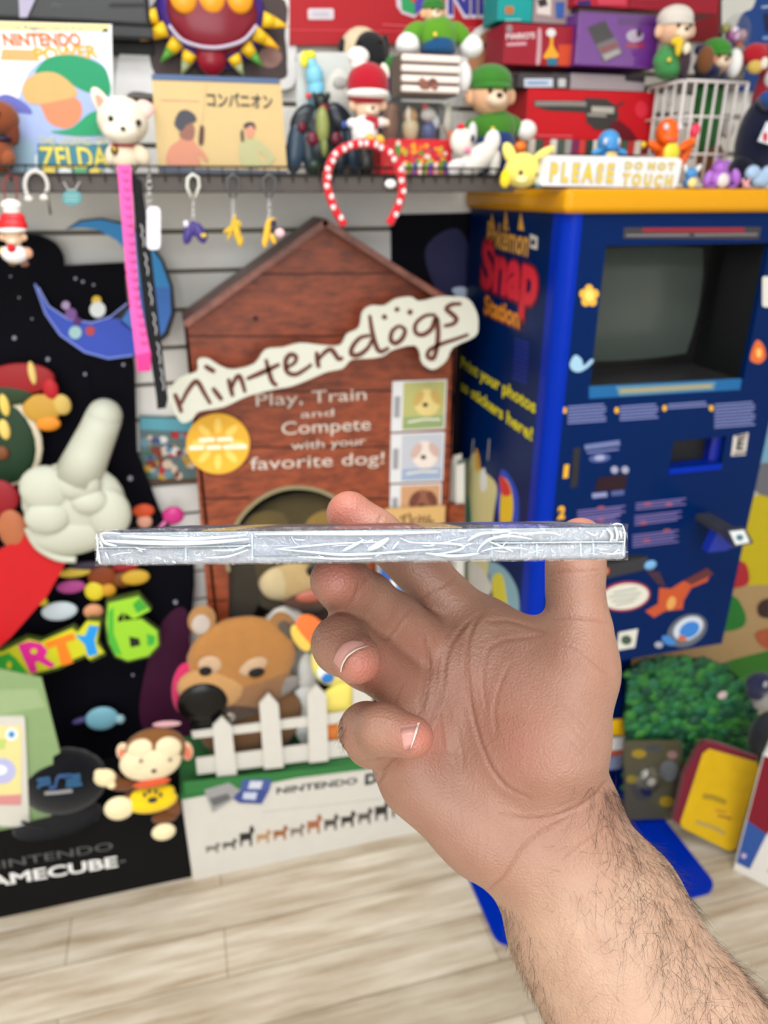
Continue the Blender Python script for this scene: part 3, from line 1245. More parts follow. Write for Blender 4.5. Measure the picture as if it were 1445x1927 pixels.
mb.poly(P, quad((70, 268), (212, 268), (214, 326), (70, 326)), C((64, 128, 150)), .0009, .0005)
mb.text(P, 'THE LEGEND OF', (74, 271), (200, 271), 13, C((212, 206, 120)), .0024)
mb.text(P, 'ZELDA', (78, 312), (206, 312), 34, C((232, 214, 80)), .0024, bold=.02)
for i, x in enumerate((92, 122, 150, 180, 200)):
    mb.poly(P, circ(x, 319, 13, 5), C([(240, 210, 90), (228, 232, 240), (90, 170, 120)][i % 3]), .003, .0005)
mb.poly(P, spl([(-6, 186), (16, 178), (50, 196), (60, 214), (30, 212), (-6, 222)]), C((96, 100, 178)), .0012, .0005)
mb.build('cover', t)
settle(t, SHZ)

t = toy('plush_dog', 'reddish brown plush dog cut off at the left edge of the shelf', 'plush toy', 1.36, (0, 322), [
    ('head', 'plush', [(0, 222, 34, 30, (128, 66, 40)), (22, 240, 14, 32, (110, 54, 34), 12, 4)]),
    ('body', 'plush', [(-4, 290, 30, 34, (134, 70, 42)), (14, 298, 16, 16, (150, 82, 50), 14, 14)]),
    ('collar', 'plastic', [(2, 262, 24, 6, (40, 34, 60), 24, 4)]),
    ('eye', 'gloss', [(3, 216, 3.4, 4, (14, 12, 12), 3, 33)])], SHZ)

t = toy('plush_chihuahua', 'cream plush chihuahua with one upright pink ear and a red collar', 'plush toy', 1.35, (232, 320), [
    ('head', 'plush', [(231, 228, 46, 42, (234, 224, 206), 40), (230, 248, 34, 24, (238, 230, 214), 34, 16)]),
    ('ear', 'plush', [(195, 200, 15, 34, (240, 220, 206), 7, 2, -26), (196, 203, 8, 24, (226, 150, 132), 5, 8, -26)]),
    ('ear', 'plush', [(274, 203, 17, 12, (238, 200, 192), 7, 6, 25), (276, 212, 10, 10, (236, 196, 190), 6, 10, 25)]),
    ('eye', 'gloss', [(211, 227, 5, 6, (16, 16, 18), 3, 38)]), ('eye', 'gloss', [(262, 234, 5, 6, (16, 16, 18), 3, 37)]),
    ('nose', 'gloss', [(234, 246, 5, 4, (60, 48, 46), 4, 50)]),
    ('body', 'plush', [(234, 300, 28, 32, (226, 210, 186), 26, 4)]),
    ('arm', 'plush', [(212, 292, 12, 20, (228, 214, 190), 11, 16, 20)]), ('arm', 'plush', [(266, 294, 15, 20, (222, 206, 182), 12, 14, -25)]),
    ('collar', 'fabric', [(232, 274, 26, 5, (170, 28, 40), 24, 6)]),
    ('bell', 'metal', [(217, 284, 7, 8, (150, 120, 60), 6, 28)])], SHZ)

# spiky wall ornament
t = thing('spiked_wall_ornament', 'round purple wall ornament with yellow cones around a maroon centre', 'wall ornament', PY(1.60)(400, 120))
P = PY(1.56)
k = P.mpp(400, 40)
MB().ell(P, 400, 22, 104, 92, C((66, 44, 128), 'gloss'), 30, -30).build('shield', t)
mb = MB()
mb.ell(P, 400, 16, 84, 74, C((128, 32, 48), 'gloss'), 20, -8)
mb.build('centre', t)
mb = MB()
mb.ell(P, 398, 108, 28, 30, C((140, 26, 44), 'gloss'), 16, -8)
mb.build('lower_boss', t)
mb = MB()
for px in (345, 398, 450):
    mb.ell(P, px, -2, 25, 26, C((240, 160, 40), 'gloss'), 10, 8)
mb.build('stud', t)
mb = MB()
mb.ptube(P, spl([(318, 50), (340, 76), (370, 88), (400, 92), (430, 88), (460, 76), (482, 50)], 4, False), 3.5, C((196, 186, 210), 'gloss'), 12)
mb.build('piping', t)
cones = [((296, 28), (240, 34), (250, 200, 30)), ((312, 52), (264, 74), (246, 170, 40)), ((335, 76), (302, 116), (88, 150, 60)), ((358, 98), (342, 140), (150, 160, 120)),
         ((496, 34), (544, 48), (246, 190, 40)), ((480, 60), (528, 90), (246, 180, 36)), ((462, 84), (496, 124), (84, 150, 60)), ((440, 104), (460, 142), (150, 160, 120))]
for a, c, rgb in cones:
    mb = MB()
    m1 = tuple(a[i] + (c[i] - a[i]) * .45 for i in (0, 1))
    mb.ptube(P, [a, m1], [14, 10], C((242, 198, 40), 'gloss'), -12, 14)
    mb.ptube(P, [m1, c], [10, 1.2], C(rgb, 'gloss'), -12, 14)
    mb.build('cone', t)

# dog-shaped cut-out behind
t = thing('dog_cutout', 'dark dog picture cut-out with a thick white border behind the ornament', 'cut-out', PY(1.60)(400, 160))
P = PY(1.605)
MB().poly(P, spl([(216, 176), (232, 70), (262, 64), (272, -10), (540, -10), (556, 110), (552, 160), (520, 168), (490, 150), (330, 178), (252, 172), (232, 186)], 5), C((226, 226, 228)), 0, .006).build('border', t)
mb = MB()
mb.poly(P, spl([(296, 150), (300, -10), (520, -10), (536, 70), (540, 120), (528, 150), (420, 150)], 5), C((66, 52, 52)), .001, .001)
mb.poly(P, circ(508, 108, 22, 20), C((150, 112, 104)), .002, .001)
mb.build('picture', t)

# cream box with two callers
P = PY(1.36)
t = thing('boxed_radio_set', 'cream cardboard toy box with blue edges and two people holding handsets', 'box', P(415, 322))
mb = MB()
fr = [(285, 150), (530, 158), (541, 318), (297, 314)]
mb.poly(P, [(285, 140), (528, 150), (541, 325), (297, 319)], C((200, 174, 124), 'print'), 0, .07, C((190, 166, 120)))
mb.build('carton', t)
mb = MB()
mb.poly(P, [(285, 139), (526, 148), (526, 158), (286, 150)], C((74, 96, 134)), .001, .001)
mb.poly(P, [(297, 311), (541, 317), (541, 327), (298, 320)], C((78, 86, 106)), .001, .001)
mb.text(P, '\u30b3\u30f3\u30d1\u30cb\u30aa\u30f3', (390, 199), (513, 203), 19, C((44, 44, 50)), .0012, bold=.025)
mb.stroke(P, [(302, 187), (330, 188), (374, 190)], 3, C((200, 160, 130)), .001)
mb.stroke(P, [(388, 158), (384, 200), (380, 232)], .8, C((190, 164, 120)), .001)
mb.build('print', t)
mb = MB()
mb.poly(P, spl([(316, 311), (318, 280), (334, 266), (344, 258), (362, 262), (372, 276), (382, 284), (392, 302), (386, 304), (372, 290), (374, 312)]), C((196, 132, 108)), .0014, .0006)
mb.poly(P, spl([(338, 256), (340, 242), (352, 232), (364, 236), (366, 250), (362, 262), (350, 264)]), C((140, 96, 84)), .0018, .0006)
mb.poly(P, spl([(328, 232), (336, 212), (350, 207), (366, 216), (368, 228), (352, 234), (342, 246), (334, 242)]), C((66, 66, 76)), .0022, .0006)
mb.poly(P, spl([(374, 270), (376, 240), (380, 236), (384, 242), (382, 270)]), C((84, 54, 50)), .0022, .0006)
mb.build('man_picture', t)
mb = MB()
mb.poly(P, spl([(456, 312), (450, 274), (462, 262), (480, 262), (496, 272), (516, 294), (516, 302), (500, 314), (494, 308), (500, 298), (488, 286), (490, 314)]), C((176, 174, 130)), .0014, .0006)
mb.poly(P, spl([(462, 240), (470, 232), (478, 240), (476, 256), (466, 258)]), C((206, 140, 116)), .0018, .0006)
mb.poly(P, spl([(458, 236), (466, 230), (478, 232), (480, 244), (472, 236), (462, 242)]), C((60, 58, 62)), .0022, .0006)
mb.poly(P, spl([(452, 250), (457, 244), (459, 264), (454, 266)]), C((90, 76, 70)), .0022, .0006)
mb.build('woman_picture', t)
settle(t, SHZ)

# ------------------------------------------------------------------ things hanging under the shelf
P = PY(1.293)


def chain_links(mb, pl, x, y0, y1, n, mat, r=3.4):
    for i in range(n):
        y = y0 + (y1 - y0) * (i + .5) / n
        h = (y1 - y0) / n * .62
        pts = [(x + r * math.cos(a) * (1 if i % 2 else .55), y + h * math.sin(a)) for a in (2 * math.pi * j / 10 for j in range(11))]
        mb.ptube(pl, pts, .9, mat, 0, 5)


SILV = C((200, 200, 202), 'metal')
t = thing('lanyard', 'bright pink lanyard with black writing hanging from the shelf', 'lanyard', P(265, 700))
mb = MB()
mb.poly(P, [(220, 311), (246, 311), (252, 430), (262, 560), (283, 664), (283, 697), (258, 699), (256, 676), (238, 520), (228, 400)], C((238, 96, 176), 'fabric'), 0, .0025)
mb.build('strap', t)
mb = MB()
mb.poly(P, [(257, 668), (284, 662), (284, 698), (259, 700)], C((206, 62, 140), 'fabric'), .001, .0045)
mb.build('sewn_end', t)
mb = MB()
rr = random.Random(3)
for y in list(range(322, 660, 17)):
    xm = 234 + (y - 311) * .085 + max(0, (y - 520)) * .06
    mb.stroke(P, [(xm - 5, y - 3), (xm + 1, y + 5), (xm + 4, y - 4), (xm + 6, y + 4)], 2.2, C((70, 26, 60)), .0006)
mb.build('writing', t)

P2 = PY(1.297)
t = thing('lanyard', 'black lanyard with small white writing hanging beside the pink one', 'lanyard', P2(300, 765))
mb = MB()
mb.poly(P2, [(248, 330), (266, 340), (282, 450), (303, 640), (316, 750), (312, 768), (296, 770), (294, 745), (275, 620), (258, 470)], C((26, 27, 30), 'fabric'), 0, .0025)
mb.build('strap', t)
mb = MB()
for i, y in enumerate((446, 500, 556, 612, 668, 716)):
    xm = 262 + (y - 430) * .138
    mb.stroke(P2, [(xm, y - 24), (xm + 5, y - 12), (xm + 2, y - 4), (xm + 7, y + 6), (xm + 6, y + 18)], 1.7, C((190, 190, 196)), .0006)
mb.build('writing', t)

t = thing('wrist_strap', 'short white strap hanging by a silver chain beside the lanyards', 'strap', P2(287, 455))
mb = MB()
mb.poly(P2, rrect(276, 388, 302, 470, 10), C((222, 222, 230), 'fabric'), .002, .004)
mb.build('strap', t)
mb = MB()
chain_links(mb, P2, 281, 330, 390, 5, SILV, 5)
mb.build('chain', t)

for px, rgb, lab, shapes in [
    (365, (60, 48, 120), 'dark purple butterfly-shaped keychain hanging by a silver hook', [(354, 440, 9, 20, 20), (376, 438, 10, 20, -20), (364, 430, 8, 14, 0), (386, 445, 5, 7, 0)]),
    (440, (206, 168, 40), 'gold keychain of tangled letters below the cream box', [(436, 428, 4, 26, 22), (446, 438, 7, 24, -12), (430, 432, 12, 4, -30), (448, 420, 8, 5, 40), (452, 454, 6, 10, 10)]),
    (508, (232, 178, 48), 'yellow and navy keychain hanging just left of the doghouse roof', [(502, 438, 6, 26, 12), (512, 418, 9, 8, 0), (498, 456, 5, 10, 0), (514, 450, 5, 10, -20)])]:
    t = thing('keychain', lab, 'keychain', P(px, 460), 'keychains under the shelf')
    mb = MB()
    for sx, sy, rx, ry, ro in shapes:
        mb.ell(P, sx, sy, rx, ry, C(rgb, 'gloss'), 4, 0, ro)
    mb.build('charm', t)
    if px == 365:
        MB().ell(P, 350, 421, 5, 6, C((220, 216, 236), 'gloss'), 3, 4).build('white_dot', t)
        MB().ell(P, 383, 443, 6, 4, C((210, 180, 60), 'gloss'), 3, 4).build('gold_dot', t)
    if px == 508:
        MB().ell(P, 526, 438, 9, 8, C((238, 190, 196), 'gloss'), 5, 3).build('pink_ball', t)
        MB().ell(P, 514, 420, 6, 7, C((34, 36, 70), 'gloss'), 3, 5).build('navy_patch', t)
    mb = MB()
    chain_links(mb, P, px - 1, 376, 416, 4, SILV)
    mb.build('chain', t)
    mb = MB()
    mb.ptube(P, [(px - 5, 372), (px - 13, 352), (px - 12, 336), (px - 3, 328), (px + 8, 334), (px + 10, 350), (px + 2, 372)], 3.2 if px == 365 else 2, C((206, 208, 200) if px == 365 else (90, 90, 92), 'plastic'))
    mb.build('hook', t)

t = thing('headband', 'red headband with white spots hanging over the shelf edge', 'headband', P(685, 425))
mb = MB()
arc = spl([(648, 424), (628, 390), (616, 350), (618, 318), (632, 290), (660, 274), (690, 270), (718, 278), (742, 300), (756, 340), (752, 380), (732, 422)], 6, False)
mb.ptube(P, arc, 8, C((206, 34, 48), 'fabric'), 0, 10)
mb.build('band', t)
mb = MB()
for i in range(3, len(arc) - 2, 3):
    sgn = 1 if i % 2 else -1
    mb.ell(P, arc[i][0] + sgn * 2, arc[i][1], 5.2, 5.6, C((236, 214, 216), 'fabric'), 4, 6)
mb.build('spots', t)
MB().ell(P, 734, 346, 11, 8, C((230, 230, 228), 'plastic'), 5, 3).build('white_tag', t)

t = thing('clear_hair_band', 'small clear plastic hair band hanging below the magazine', 'hair band', P(68, 372))
mb = MB()
mb.ptube(P, spl([(54, 374), (47, 350), (52, 330), (66, 322), (82, 330), (90, 350), (84, 372)], 5, False), 4, C((196, 194, 192), 'plastic'))
mb.build('band', t)
mb = MB()
for q in ((54, 374), (83, 372)):
    mb.ell(P, q[0], q[1], 8, 6, C((212, 208, 204), 'plastic'), 6)
mb.build('end_pad', t)
t = thing('round_tag', 'small teal oval tag on a clear loop under the magazine', 'tag', P(135, 388))
MB().poly(P, circ(135, 372, 19, 15), C((60, 130, 136), 'gloss'), 0, .003).build('disc', t)
mb = MB()
for y in (366, 372, 378):
    mb.stroke(P, [(122, y), (148, y)], 1.6, C((150, 196, 196)), .0006)
mb.build('print', t)
mb = MB()
mb.ptube(P, [(120, 342), (128, 357), (142, 357), (150, 342)], 1.2, C((180, 180, 176), 'plastic'))
mb.build('loop', t)
t = thing('hook_rod', 'thin grey metal hook sticking out under the clear hair band', 'hook', P(92, 405))
mb = MB()
mb.ptube(P, [(88, 362), (92, 384), (95, 404)], 2.4, C((120, 118, 116), 'metal'))
mb.ptube(P, [(86, 361), (90, 364)], 5, C((110, 108, 106), 'metal'))
mb.build('rod', t)

toy('chef_keychain', 'small chef doll keychain with a red cap hanging at the left edge', 'keychain', 1.285, (25, 495), [
    ('cap', 'plastic', [(24, 424, 26, 17, (206, 28, 36)), (24, 410, 22, 12, (214, 34, 42))]),
    ('cap_band', 'plastic', [(24, 433, 26, 6, (236, 236, 232), 26, 3)]),
    ('ear', 'plastic', [(5, 446, 6, 7, (226, 186, 156), 5, 2)]), ('ear', 'plastic', [(45, 446, 6, 7, (226, 186, 156), 5, 2)]),
    ('muzzle', 'plastic', [(26, 453, 8, 6, (240, 214, 190), 6, 12)]),
    ('chef_hat', 'fabric', [(21, 386, 18, 11, (226, 224, 224)), (22, 397, 15, 9, (220, 218, 218))]),
    ('head', 'plastic', [(25, 448, 17, 15, (230, 196, 166))]),
    ('coat', 'fabric', [(28, 478, 24, 17, (230, 228, 230)), (8, 474, 9, 9, (232, 206, 160)), (52, 476, 9, 10, (214, 160, 130)), (24, 494, 8, 6, (120, 96, 60)), (46, 496, 8, 6, (120, 80, 66))]),
    ('scarf', 'fabric', [(24, 466, 8, 8, (196, 36, 48), 7, 14)])])
mb = MB()
P3 = PY(1.285)
o = mb.ptube(P3, [(10, 376), (6, 350), (14, 330), (30, 332), (32, 376)], 1.3, C((150, 30, 40), 'fabric'), 0, 6)
ck = [q for q in COL.objects if q.name.startswith('chef_keychain')][0]
mb.build('cord', ck)

# ------------------------------------------------------------------ left standee (black party display)
P = PY(1.585)
t = thing('promotional_standee', 'tall black cardboard game standee with a crescent moon and colourful party lettering', 'standee', PY(1.47)(150, 1520))
NAVY = C((7, 7, 16), 'matte')
mb = MB()
mb.poly(P, spl([(-60, 440), (0, 442), (60, 440), (100, 455), (118, 478), (121, 500)], 5, False) + [(234, 494), (238, 560), (254, 700), (258, 850), (300, 960), (366, 1062), (366, 1100), (352, 1260), (362, 1560), (362, zpx(P, 362, .001)), (-60, zpx(P, -60, .001))], NAVY, 0, .008, C((40, 38, 44)))
mb.build('backboard', t)
PM = PY(1.572)
mb = MB()
mb.poly(PM, [(122, 432), (150, 414), (190, 410), (236, 420), (276, 446), (308, 490), (326, 540), (330, 590), (318, 630), (290, 654), (252, 672), (204, 676), (160, 664), (112, 630), (84, 590), (64, 534), (68, 536), (86, 578), (120, 604), (170, 612), (214, 600), (250, 560), (262, 520), (252, 478), (220, 448), (180, 430), (150, 428)], C((26, 26, 32)), 0, .012)
mb.build('moon_backing', t)
mb = MB()
moonb = [(128, 430), (152, 417), (190, 413), (234, 423), (272, 449), (303, 492), (320, 540), (324, 590)]
mooni = [(64, 532), (80, 566), (96, 584), (126, 600), (170, 608), (206, 598), (236, 572), (252, 544), (256, 515)]
mb.poly(PM, [(128, 430), (152, 417), (190, 413), (234, 423), (272, 449), (303, 492), (320, 540), (262, 540), (256, 510), (244, 480), (220, 452), (184, 432), (156, 428)], C((56, 150, 222)), .001, .001)
mb.poly(PM, [(262, 540), (320, 540), (322, 590), (310, 624), (286, 650), (226, 606), (250, 570)], C((66, 122, 206)), .001, .001)
mb.poly(PM, [(286, 650), (252, 668), (204, 674), (160, 662), (114, 630), (86, 590), (66, 534), (72, 542), (90, 576), (126, 600), (170, 608), (206, 598), (226, 600)], C((52, 80, 190)), .001, .001)
mb.stroke(PM, [(66, 534), (86, 590), (114, 630), (160, 662), (204, 674), (250, 668)], 4, C((120, 140, 226)), .0022)
mb.stroke(PM, [(72, 540), (92, 576), (128, 600), (172, 607), (208, 596), (240, 570)], 3, C((140, 156, 232)), .0022)
mb.build('crescent_moon', t)
mb = MB()
for x, y, r, c in [(134, 590, 11, (120, 80, 150)), (146, 604, 8, (90, 40, 110)), (142, 625, 12, (160, 200, 206)), (170, 622, 9, (180, 70, 76)), (182, 565, 9, (226, 190, 60)), (184, 582, 15, (220, 228, 232)), (124, 574, 8, (170, 150, 190))]:
    mb.poly(PM, circ(x, y, r), C(c), .003 + r * .0001, .001)
mb.build('moon_decoration', t)
mb = MB()
rs = random.Random(9)
for x, y, r in [(27, 636, 4), (90, 676, 4), (20, 690, 4), (160, 704, 3), (232, 686, 3), (36, 560, 2), (142, 524, 3), (156, 530, 3), (176, 536, 2.5), (245, 900, 5), (330, 1133, 4), (60, 600, 2), (210, 760, 2), (180, 1440, 3), (250, 1270, 2.5), (230, 640, 2), (300, 1200, 2), (20, 520, 2), (215, 1000, 3), (290, 1250, 2)]:
    mb.poly(P, circ(x, y, r, n=10), C((150, 150, 170)), .001, .001)
mb.build('printed_stars', t)
mb = MB()
mb.poly(P, spl([(300, 1180), (352, 1150), (356, 1300), (352, 1420), (290, 1400), (262, 1330)]), C((64, 16, 50)), .0012, .001)
mb.build('purple_glow_print', t)
# plain rounded shapes where the printed cast stands
PB = PY(1.55)
mb = MB()
for s_ in [(2, 830, 72, 92, (214, 204, 180), 6), (-2, 832, 64, 84, (28, 56, 34), 9), (40, 712, 60, 30, (150, 28, 34), 12), (20, 740, 40, 22, (40, 60, 36), 12), (80, 768, 34, 28, (196, 150, 60), 12), (118, 760, 16, 20, (206, 176, 96), 14), (92, 796, 22, 14, (226, 140, 40), 14), (62, 700, 7, 22, (226, 200, 120), 16), (96, 730, 14, 20, (180, 30, 40), 14), (10, 760, 9, 22, (230, 200, 100), 16), (10, 806, 10, 20, (232, 200, 110), 16), (6, 850, 12, 14, (120, 70, 40), 16)]:
    mb.ell(PB, s_[0], s_[1], s_[2], s_[3], C(s_[4], 'print'), 6, s_[5] - 8)
mb.build('printed_balloons', t)
mb = MB()
for s_ in [(140, 1078, 30, 10, (214, 186, 70), 6), (134, 1104, 26, 14, (170, 70, 140), 8), (112, 1150, 32, 20, (200, 214, 224), 8), (178, 1112, 18, 20, (220, 204, 50), 9), (192, 1086, 26, 24, (130, 60, 26), 6), (204, 1110, 14, 14, (206, 150, 40), 9), (255, 1086, 26, 16, (200, 160, 50), 9), (176, 1150, 18, 16, (214, 150, 110), 9), (270, 962, 20, 14, (200, 76, 40), 6), (272, 982, 14, 14, (206, 150, 130), 6), (80, 1132, 10, 9, (220, 200, 40), 8), (236, 1066, 24, 10, (150, 30, 40), 8), (230, 1092, 20, 16, (120, 70, 30), 5), (160, 1066, 30, 10, (60, 50, 70), 5)]:
    mb.ell(PB, s_[0], s_[1], s_[2], s_[3], C(s_[4], 'print'), 6, s_[5] - 8)
mb.build('printed_balloons', t)
mb = MB()
mb.ell(PB, 192, 1352, 30, 26, C((120, 176, 196), 'print'), 8, 0)
mb.ell(PB, 150, 1356, 14, 6, C((70, 64, 120), 'print'), 6, 0, -12)
mb.ell(PB, 226, 1352, 9, 10, C((150, 186, 200), 'print'), 6, 2)
mb.build('printed_blue_balloon', t)
mb = MB()
mb.ell(PY(1.57), 326, 966, 20, 18, C((196, 50, 130), 'gloss'), 8, 10)
mb.ptube(PY(1.57), [(312, 978), (300, 990)], 4, C((206, 120, 170), 'plastic'), 8)
mb.build('pink_balloon', t)

# raised letters
PL = PY(1.52)
mb = MB()
out = [(-40, 1226), (0, 1222), (50, 1198), (80, 1204), (140, 1178), (150, 1186), (168, 1164), (192, 1166), (186, 1206), (200, 1232), (172, 1246), (164, 1236), (140, 1246), (112, 1260), (66, 1272), (38, 1284), (-40, 1292)]
mb.poly(PL, out, C((70, 84, 30)), 0, .012)
mb.poly(PL, [(x + (4 if x < 60 else -4), y + (4 if y < 1225 else -5)) for x, y in out], C((206, 206, 40)), .0015, .002)
def solid(pts, rgb, hole=None, o_=.003):
    mb.poly(PL, pts, C(rgb), o_, .002)
    if hole:
        mb.poly(PL, hole, C((210, 206, 50)), o_ + .001, .001)
solid([(-6, 1236), (16, 1228), (30, 1238), (54, 1268), (34, 1276), (24, 1266), (12, 1270), (4, 1286), (-22, 1284), (-14, 1258)], (52, 166, 60), circ(18, 1250, 5, 7))
solid([(34, 1212), (56, 1206), (78, 1210), (90, 1224), (84, 1236), (104, 1250), (96, 1256), (74, 1244), (66, 1244), (70, 1262), (58, 1266), (44, 1236)], (224, 44, 150), circ(64, 1224, 6, 5))
solid([(84, 1208), (138, 1190), (142, 1202), (124, 1208), (138, 1246), (116, 1252), (106, 1214), (90, 1220)], (240, 132, 36))
solid([(142, 1194), (160, 1196), (168, 1176), (186, 1178), (178, 1204), (184, 1230), (166, 1234), (160, 1212)], (36, 150, 230))
mb.build('party_letters', t)
mb = MB()
six = [(200, 1130), (262, 1116), (286, 1144), (252, 1162), (234, 1150), (232, 1166), (268, 1162), (300, 1186), (302, 1214), (282, 1236), (240, 1246), (216, 1236), (202, 1210), (196, 1170)]
mb.poly(PL, six, C((64, 84, 34)), .002, .014)
mb.poly(PL, [(249 + (x - 249) * .92, 1182 + (y - 1182) * .93) for x, y in six], C((150, 206, 50)), .004, .002)
mb.poly(PL, [(204, 1150), (214, 1140), (214, 1190), (230, 1232), (214, 1226), (204, 1200)], C((76, 176, 56)), .0048, .001)
mb.poly(PL, [(262, 1124), (278, 1142), (258, 1152), (250, 1136)], C((60, 160, 56)), .0048, .001)
mb.poly(PL, [(276, 1190), (292, 1196), (290, 1210), (278, 1214)], C((60, 170, 66)), .0048, .001)
mb.poly(PL, [(222, 1160), (232, 1150), (232, 1166), (222, 1168)], C((20, 20, 24)), .005, .001)
mb.poly(PL, [(243, 1196), (262, 1200), (264, 1212), (246, 1216)], C((30, 32, 24)), .005, .001)
mb.build('number_six', t)

# pointing glove and red sleeve, raised card relief
PG = PY(1.475)
GL = C((190, 193, 179), 'print')
mb = MB()
for s_ in [(140, 945, 92, 80, 26, 0), (132, 1000, 76, 48, 26, 0), (88, 915, 46, 46, 22, 14), (150, 905, 40, 30, 18, 22), (206, 960, 40, 50, 20, 14), (172, 935, 34, 26, 18, 22), (92, 966, 40, 34, 18, 20)]:
    mb.ell(PG, s_[0], s_[1], s_[2], s_[3], GL, s_[4], s_[5])
k = PG.mpp(190, 800)
mb.ptube(PG, [(146, 900), (168, 850), (186, 810), (197, 782)], [44, 38, 34, 32], GL, 0, 16)
mb.ell(PG, 197, 781, 32, 31, GL, 30)
mb.build('pointing_glove', t)
mb = MB()
mb.ptube(PG, spl([(54, 990), (72, 1024), (108, 1046), (144, 1050)], 4, False), [8] * 13, GL, 6, 10)
mb.build('glove_cuff', t)
RED = C((190, 20, 30), 'print')
mb = MB()
mb.poly(PG, [(56, 1002), (80, 1030), (110, 1048), (128, 1052), (90, 1120), (20, 1200), (-40, 1250), (-40, 1060)], RED, 0, .012)
mb.build('red_sleeve', t)
mb = MB()
mb.ell(PG, 24, 1000, 26, 42, C((170, 100, 66), 'print'), 8, -6)
mb.ell(PG, -6, 940, 38, 36, C((140, 24, 36), 'print'), 8, -10)
mb.build('printed_balloons', t)

# lower sign box of the standee
PN = PY(1.388)
t2 = thing('display_base_box', 'black cardboard display base printed with white console lettering', 'display base', PN(150, 1690))
xa, xb = -0.85, -0.118
ztop = PN(212, 1530).z
MB().box((xa, 1.388, 0), (xb, 1.58, ztop), C((18, 18, 19), 'matte'), .002).build('carton', t2)
mb = MB()
mb.text(PN, 'NINTENDO', (-32, 1640), (213, 1598), 20, C((92, 92, 94)), .0007)
mb.text(PN, 'GAMECUBE', (-60, 1676), (222, 1630), 27, C((226, 226, 228)), .0007, bold=.03)
mb.text(PN, 'TM', (224, 1624), (236, 1621), 5, C((150, 150, 152)), .0007)
mb.build('lettering', t2)

# things standing on that base
PK = PY(1.40)
t = thing('green_card', 'plain pale green card leaning on the black standee', 'card', PK(50, 1440))
mb = MB().poly(PK, [(-50, 1250), (78, 1276), (113, 1416), (100, 1424), (96, zpx(PK, 96, ztop)), (-50, zpx(PK, -50, ztop))], C((134, 160, 112), 'paper'), 0, .004)
mb.build('sheet', t)
mb = MB()
mb.poly(PK, [(-40, 1300), (70, 1296), (86, 1330), (-40, 1350)], C((150, 172, 128), 'paper'), .0006, .0005)
mb.build('printed_field', t)
settle(t, ztop)
PC = PY(1.393)
t = thing('trading_card_slab', 'collectable card in a clear slab at the left edge in front of the green card', 'card', PC(10, 1520))
MB().poly(PC, rrect(-60, 1350, 47, 1524, 5), C((206, 204, 196), 'plastic'), 0, .008).build('holder', t)
mb = MB()
mb.poly(PC, rrect(-60, 1366, 40, 1514, 3), C((226, 214, 150)), .001, .001)
mb.poly(PC, circ(22, 1381, 12), C((230, 236, 240)), .0016, .0006)
mb.poly(PC, circ(22, 1381, 6), C((50, 140, 200)), .0022, .0006)
mb.poly(PC, circ(4, 1450, 26, 24), C((180, 184, 226)), .0016, .0006)
mb.poly(PC, circ(0, 1448, 14, 9), C((236, 240, 250)), .0022, .0006)
mb.poly(PC, [(-60, 1500), (40, 1494), (40, 1514), (-60, 1514)], C((206, 140, 140)), .0016, .0006)
mb.poly(PC, [(-60, 1390), (12, 1390), (10, 1408), (-60, 1420)], C((186, 206, 120)), .0016, .0006)
mb.build('card', t)
settle(t, ztop)

PC = PY(1.395)
t = thing('baseball_cap', 'dark navy baseball cap with blue logo lettering on the black base', 'cap', PC(115, 1560))
mb = MB()
NAV = C((9, 11, 18), 'fabric')
mb.ell(PC, 118, 1490, 78, 74, NAV, 44, -26)
mb.build('crown', t)
mb = MB()
mb.ell(PC, 112, 1548, 80, 15, NAV, 44, 4, -6)
mb.build('brim', t)
mb = MB()
mb.ptube(PC, spl([(44, 1530), (90, 1540), (140, 1536), (186, 1524)], 4, False), 3, C((7, 8, 13), 'fabric'), 22)
mb.build('band', t)
mb = MB()
PCF = PY(1.372)
mb.stroke(PCF, [(70, 1470), (92, 1466), (94, 1474), (74, 1478), (72, 1484)], 5, C((44, 92, 140), 'fabric'), 0, .004)
mb.stroke(PCF, [(134, 1460), (110, 1462), (106, 1470), (104, 1482), (92, 1484)], 5, C((50, 84, 140), 'fabric'), 0, .004)
mb.stroke(PCF, [(122, 1464), (150, 1460), (150, 1468), (126, 1472), (124, 1480), (154, 1476)], 5, C((44, 96, 140), 'fabric'), 0, .004)
mb.stroke(PCF, [(84, 1493), (110, 1491), (136, 1488)], 6, C((150, 150, 156), 'fabric'), .0005)
mb.build('logo', t)
settle(t, ztop)

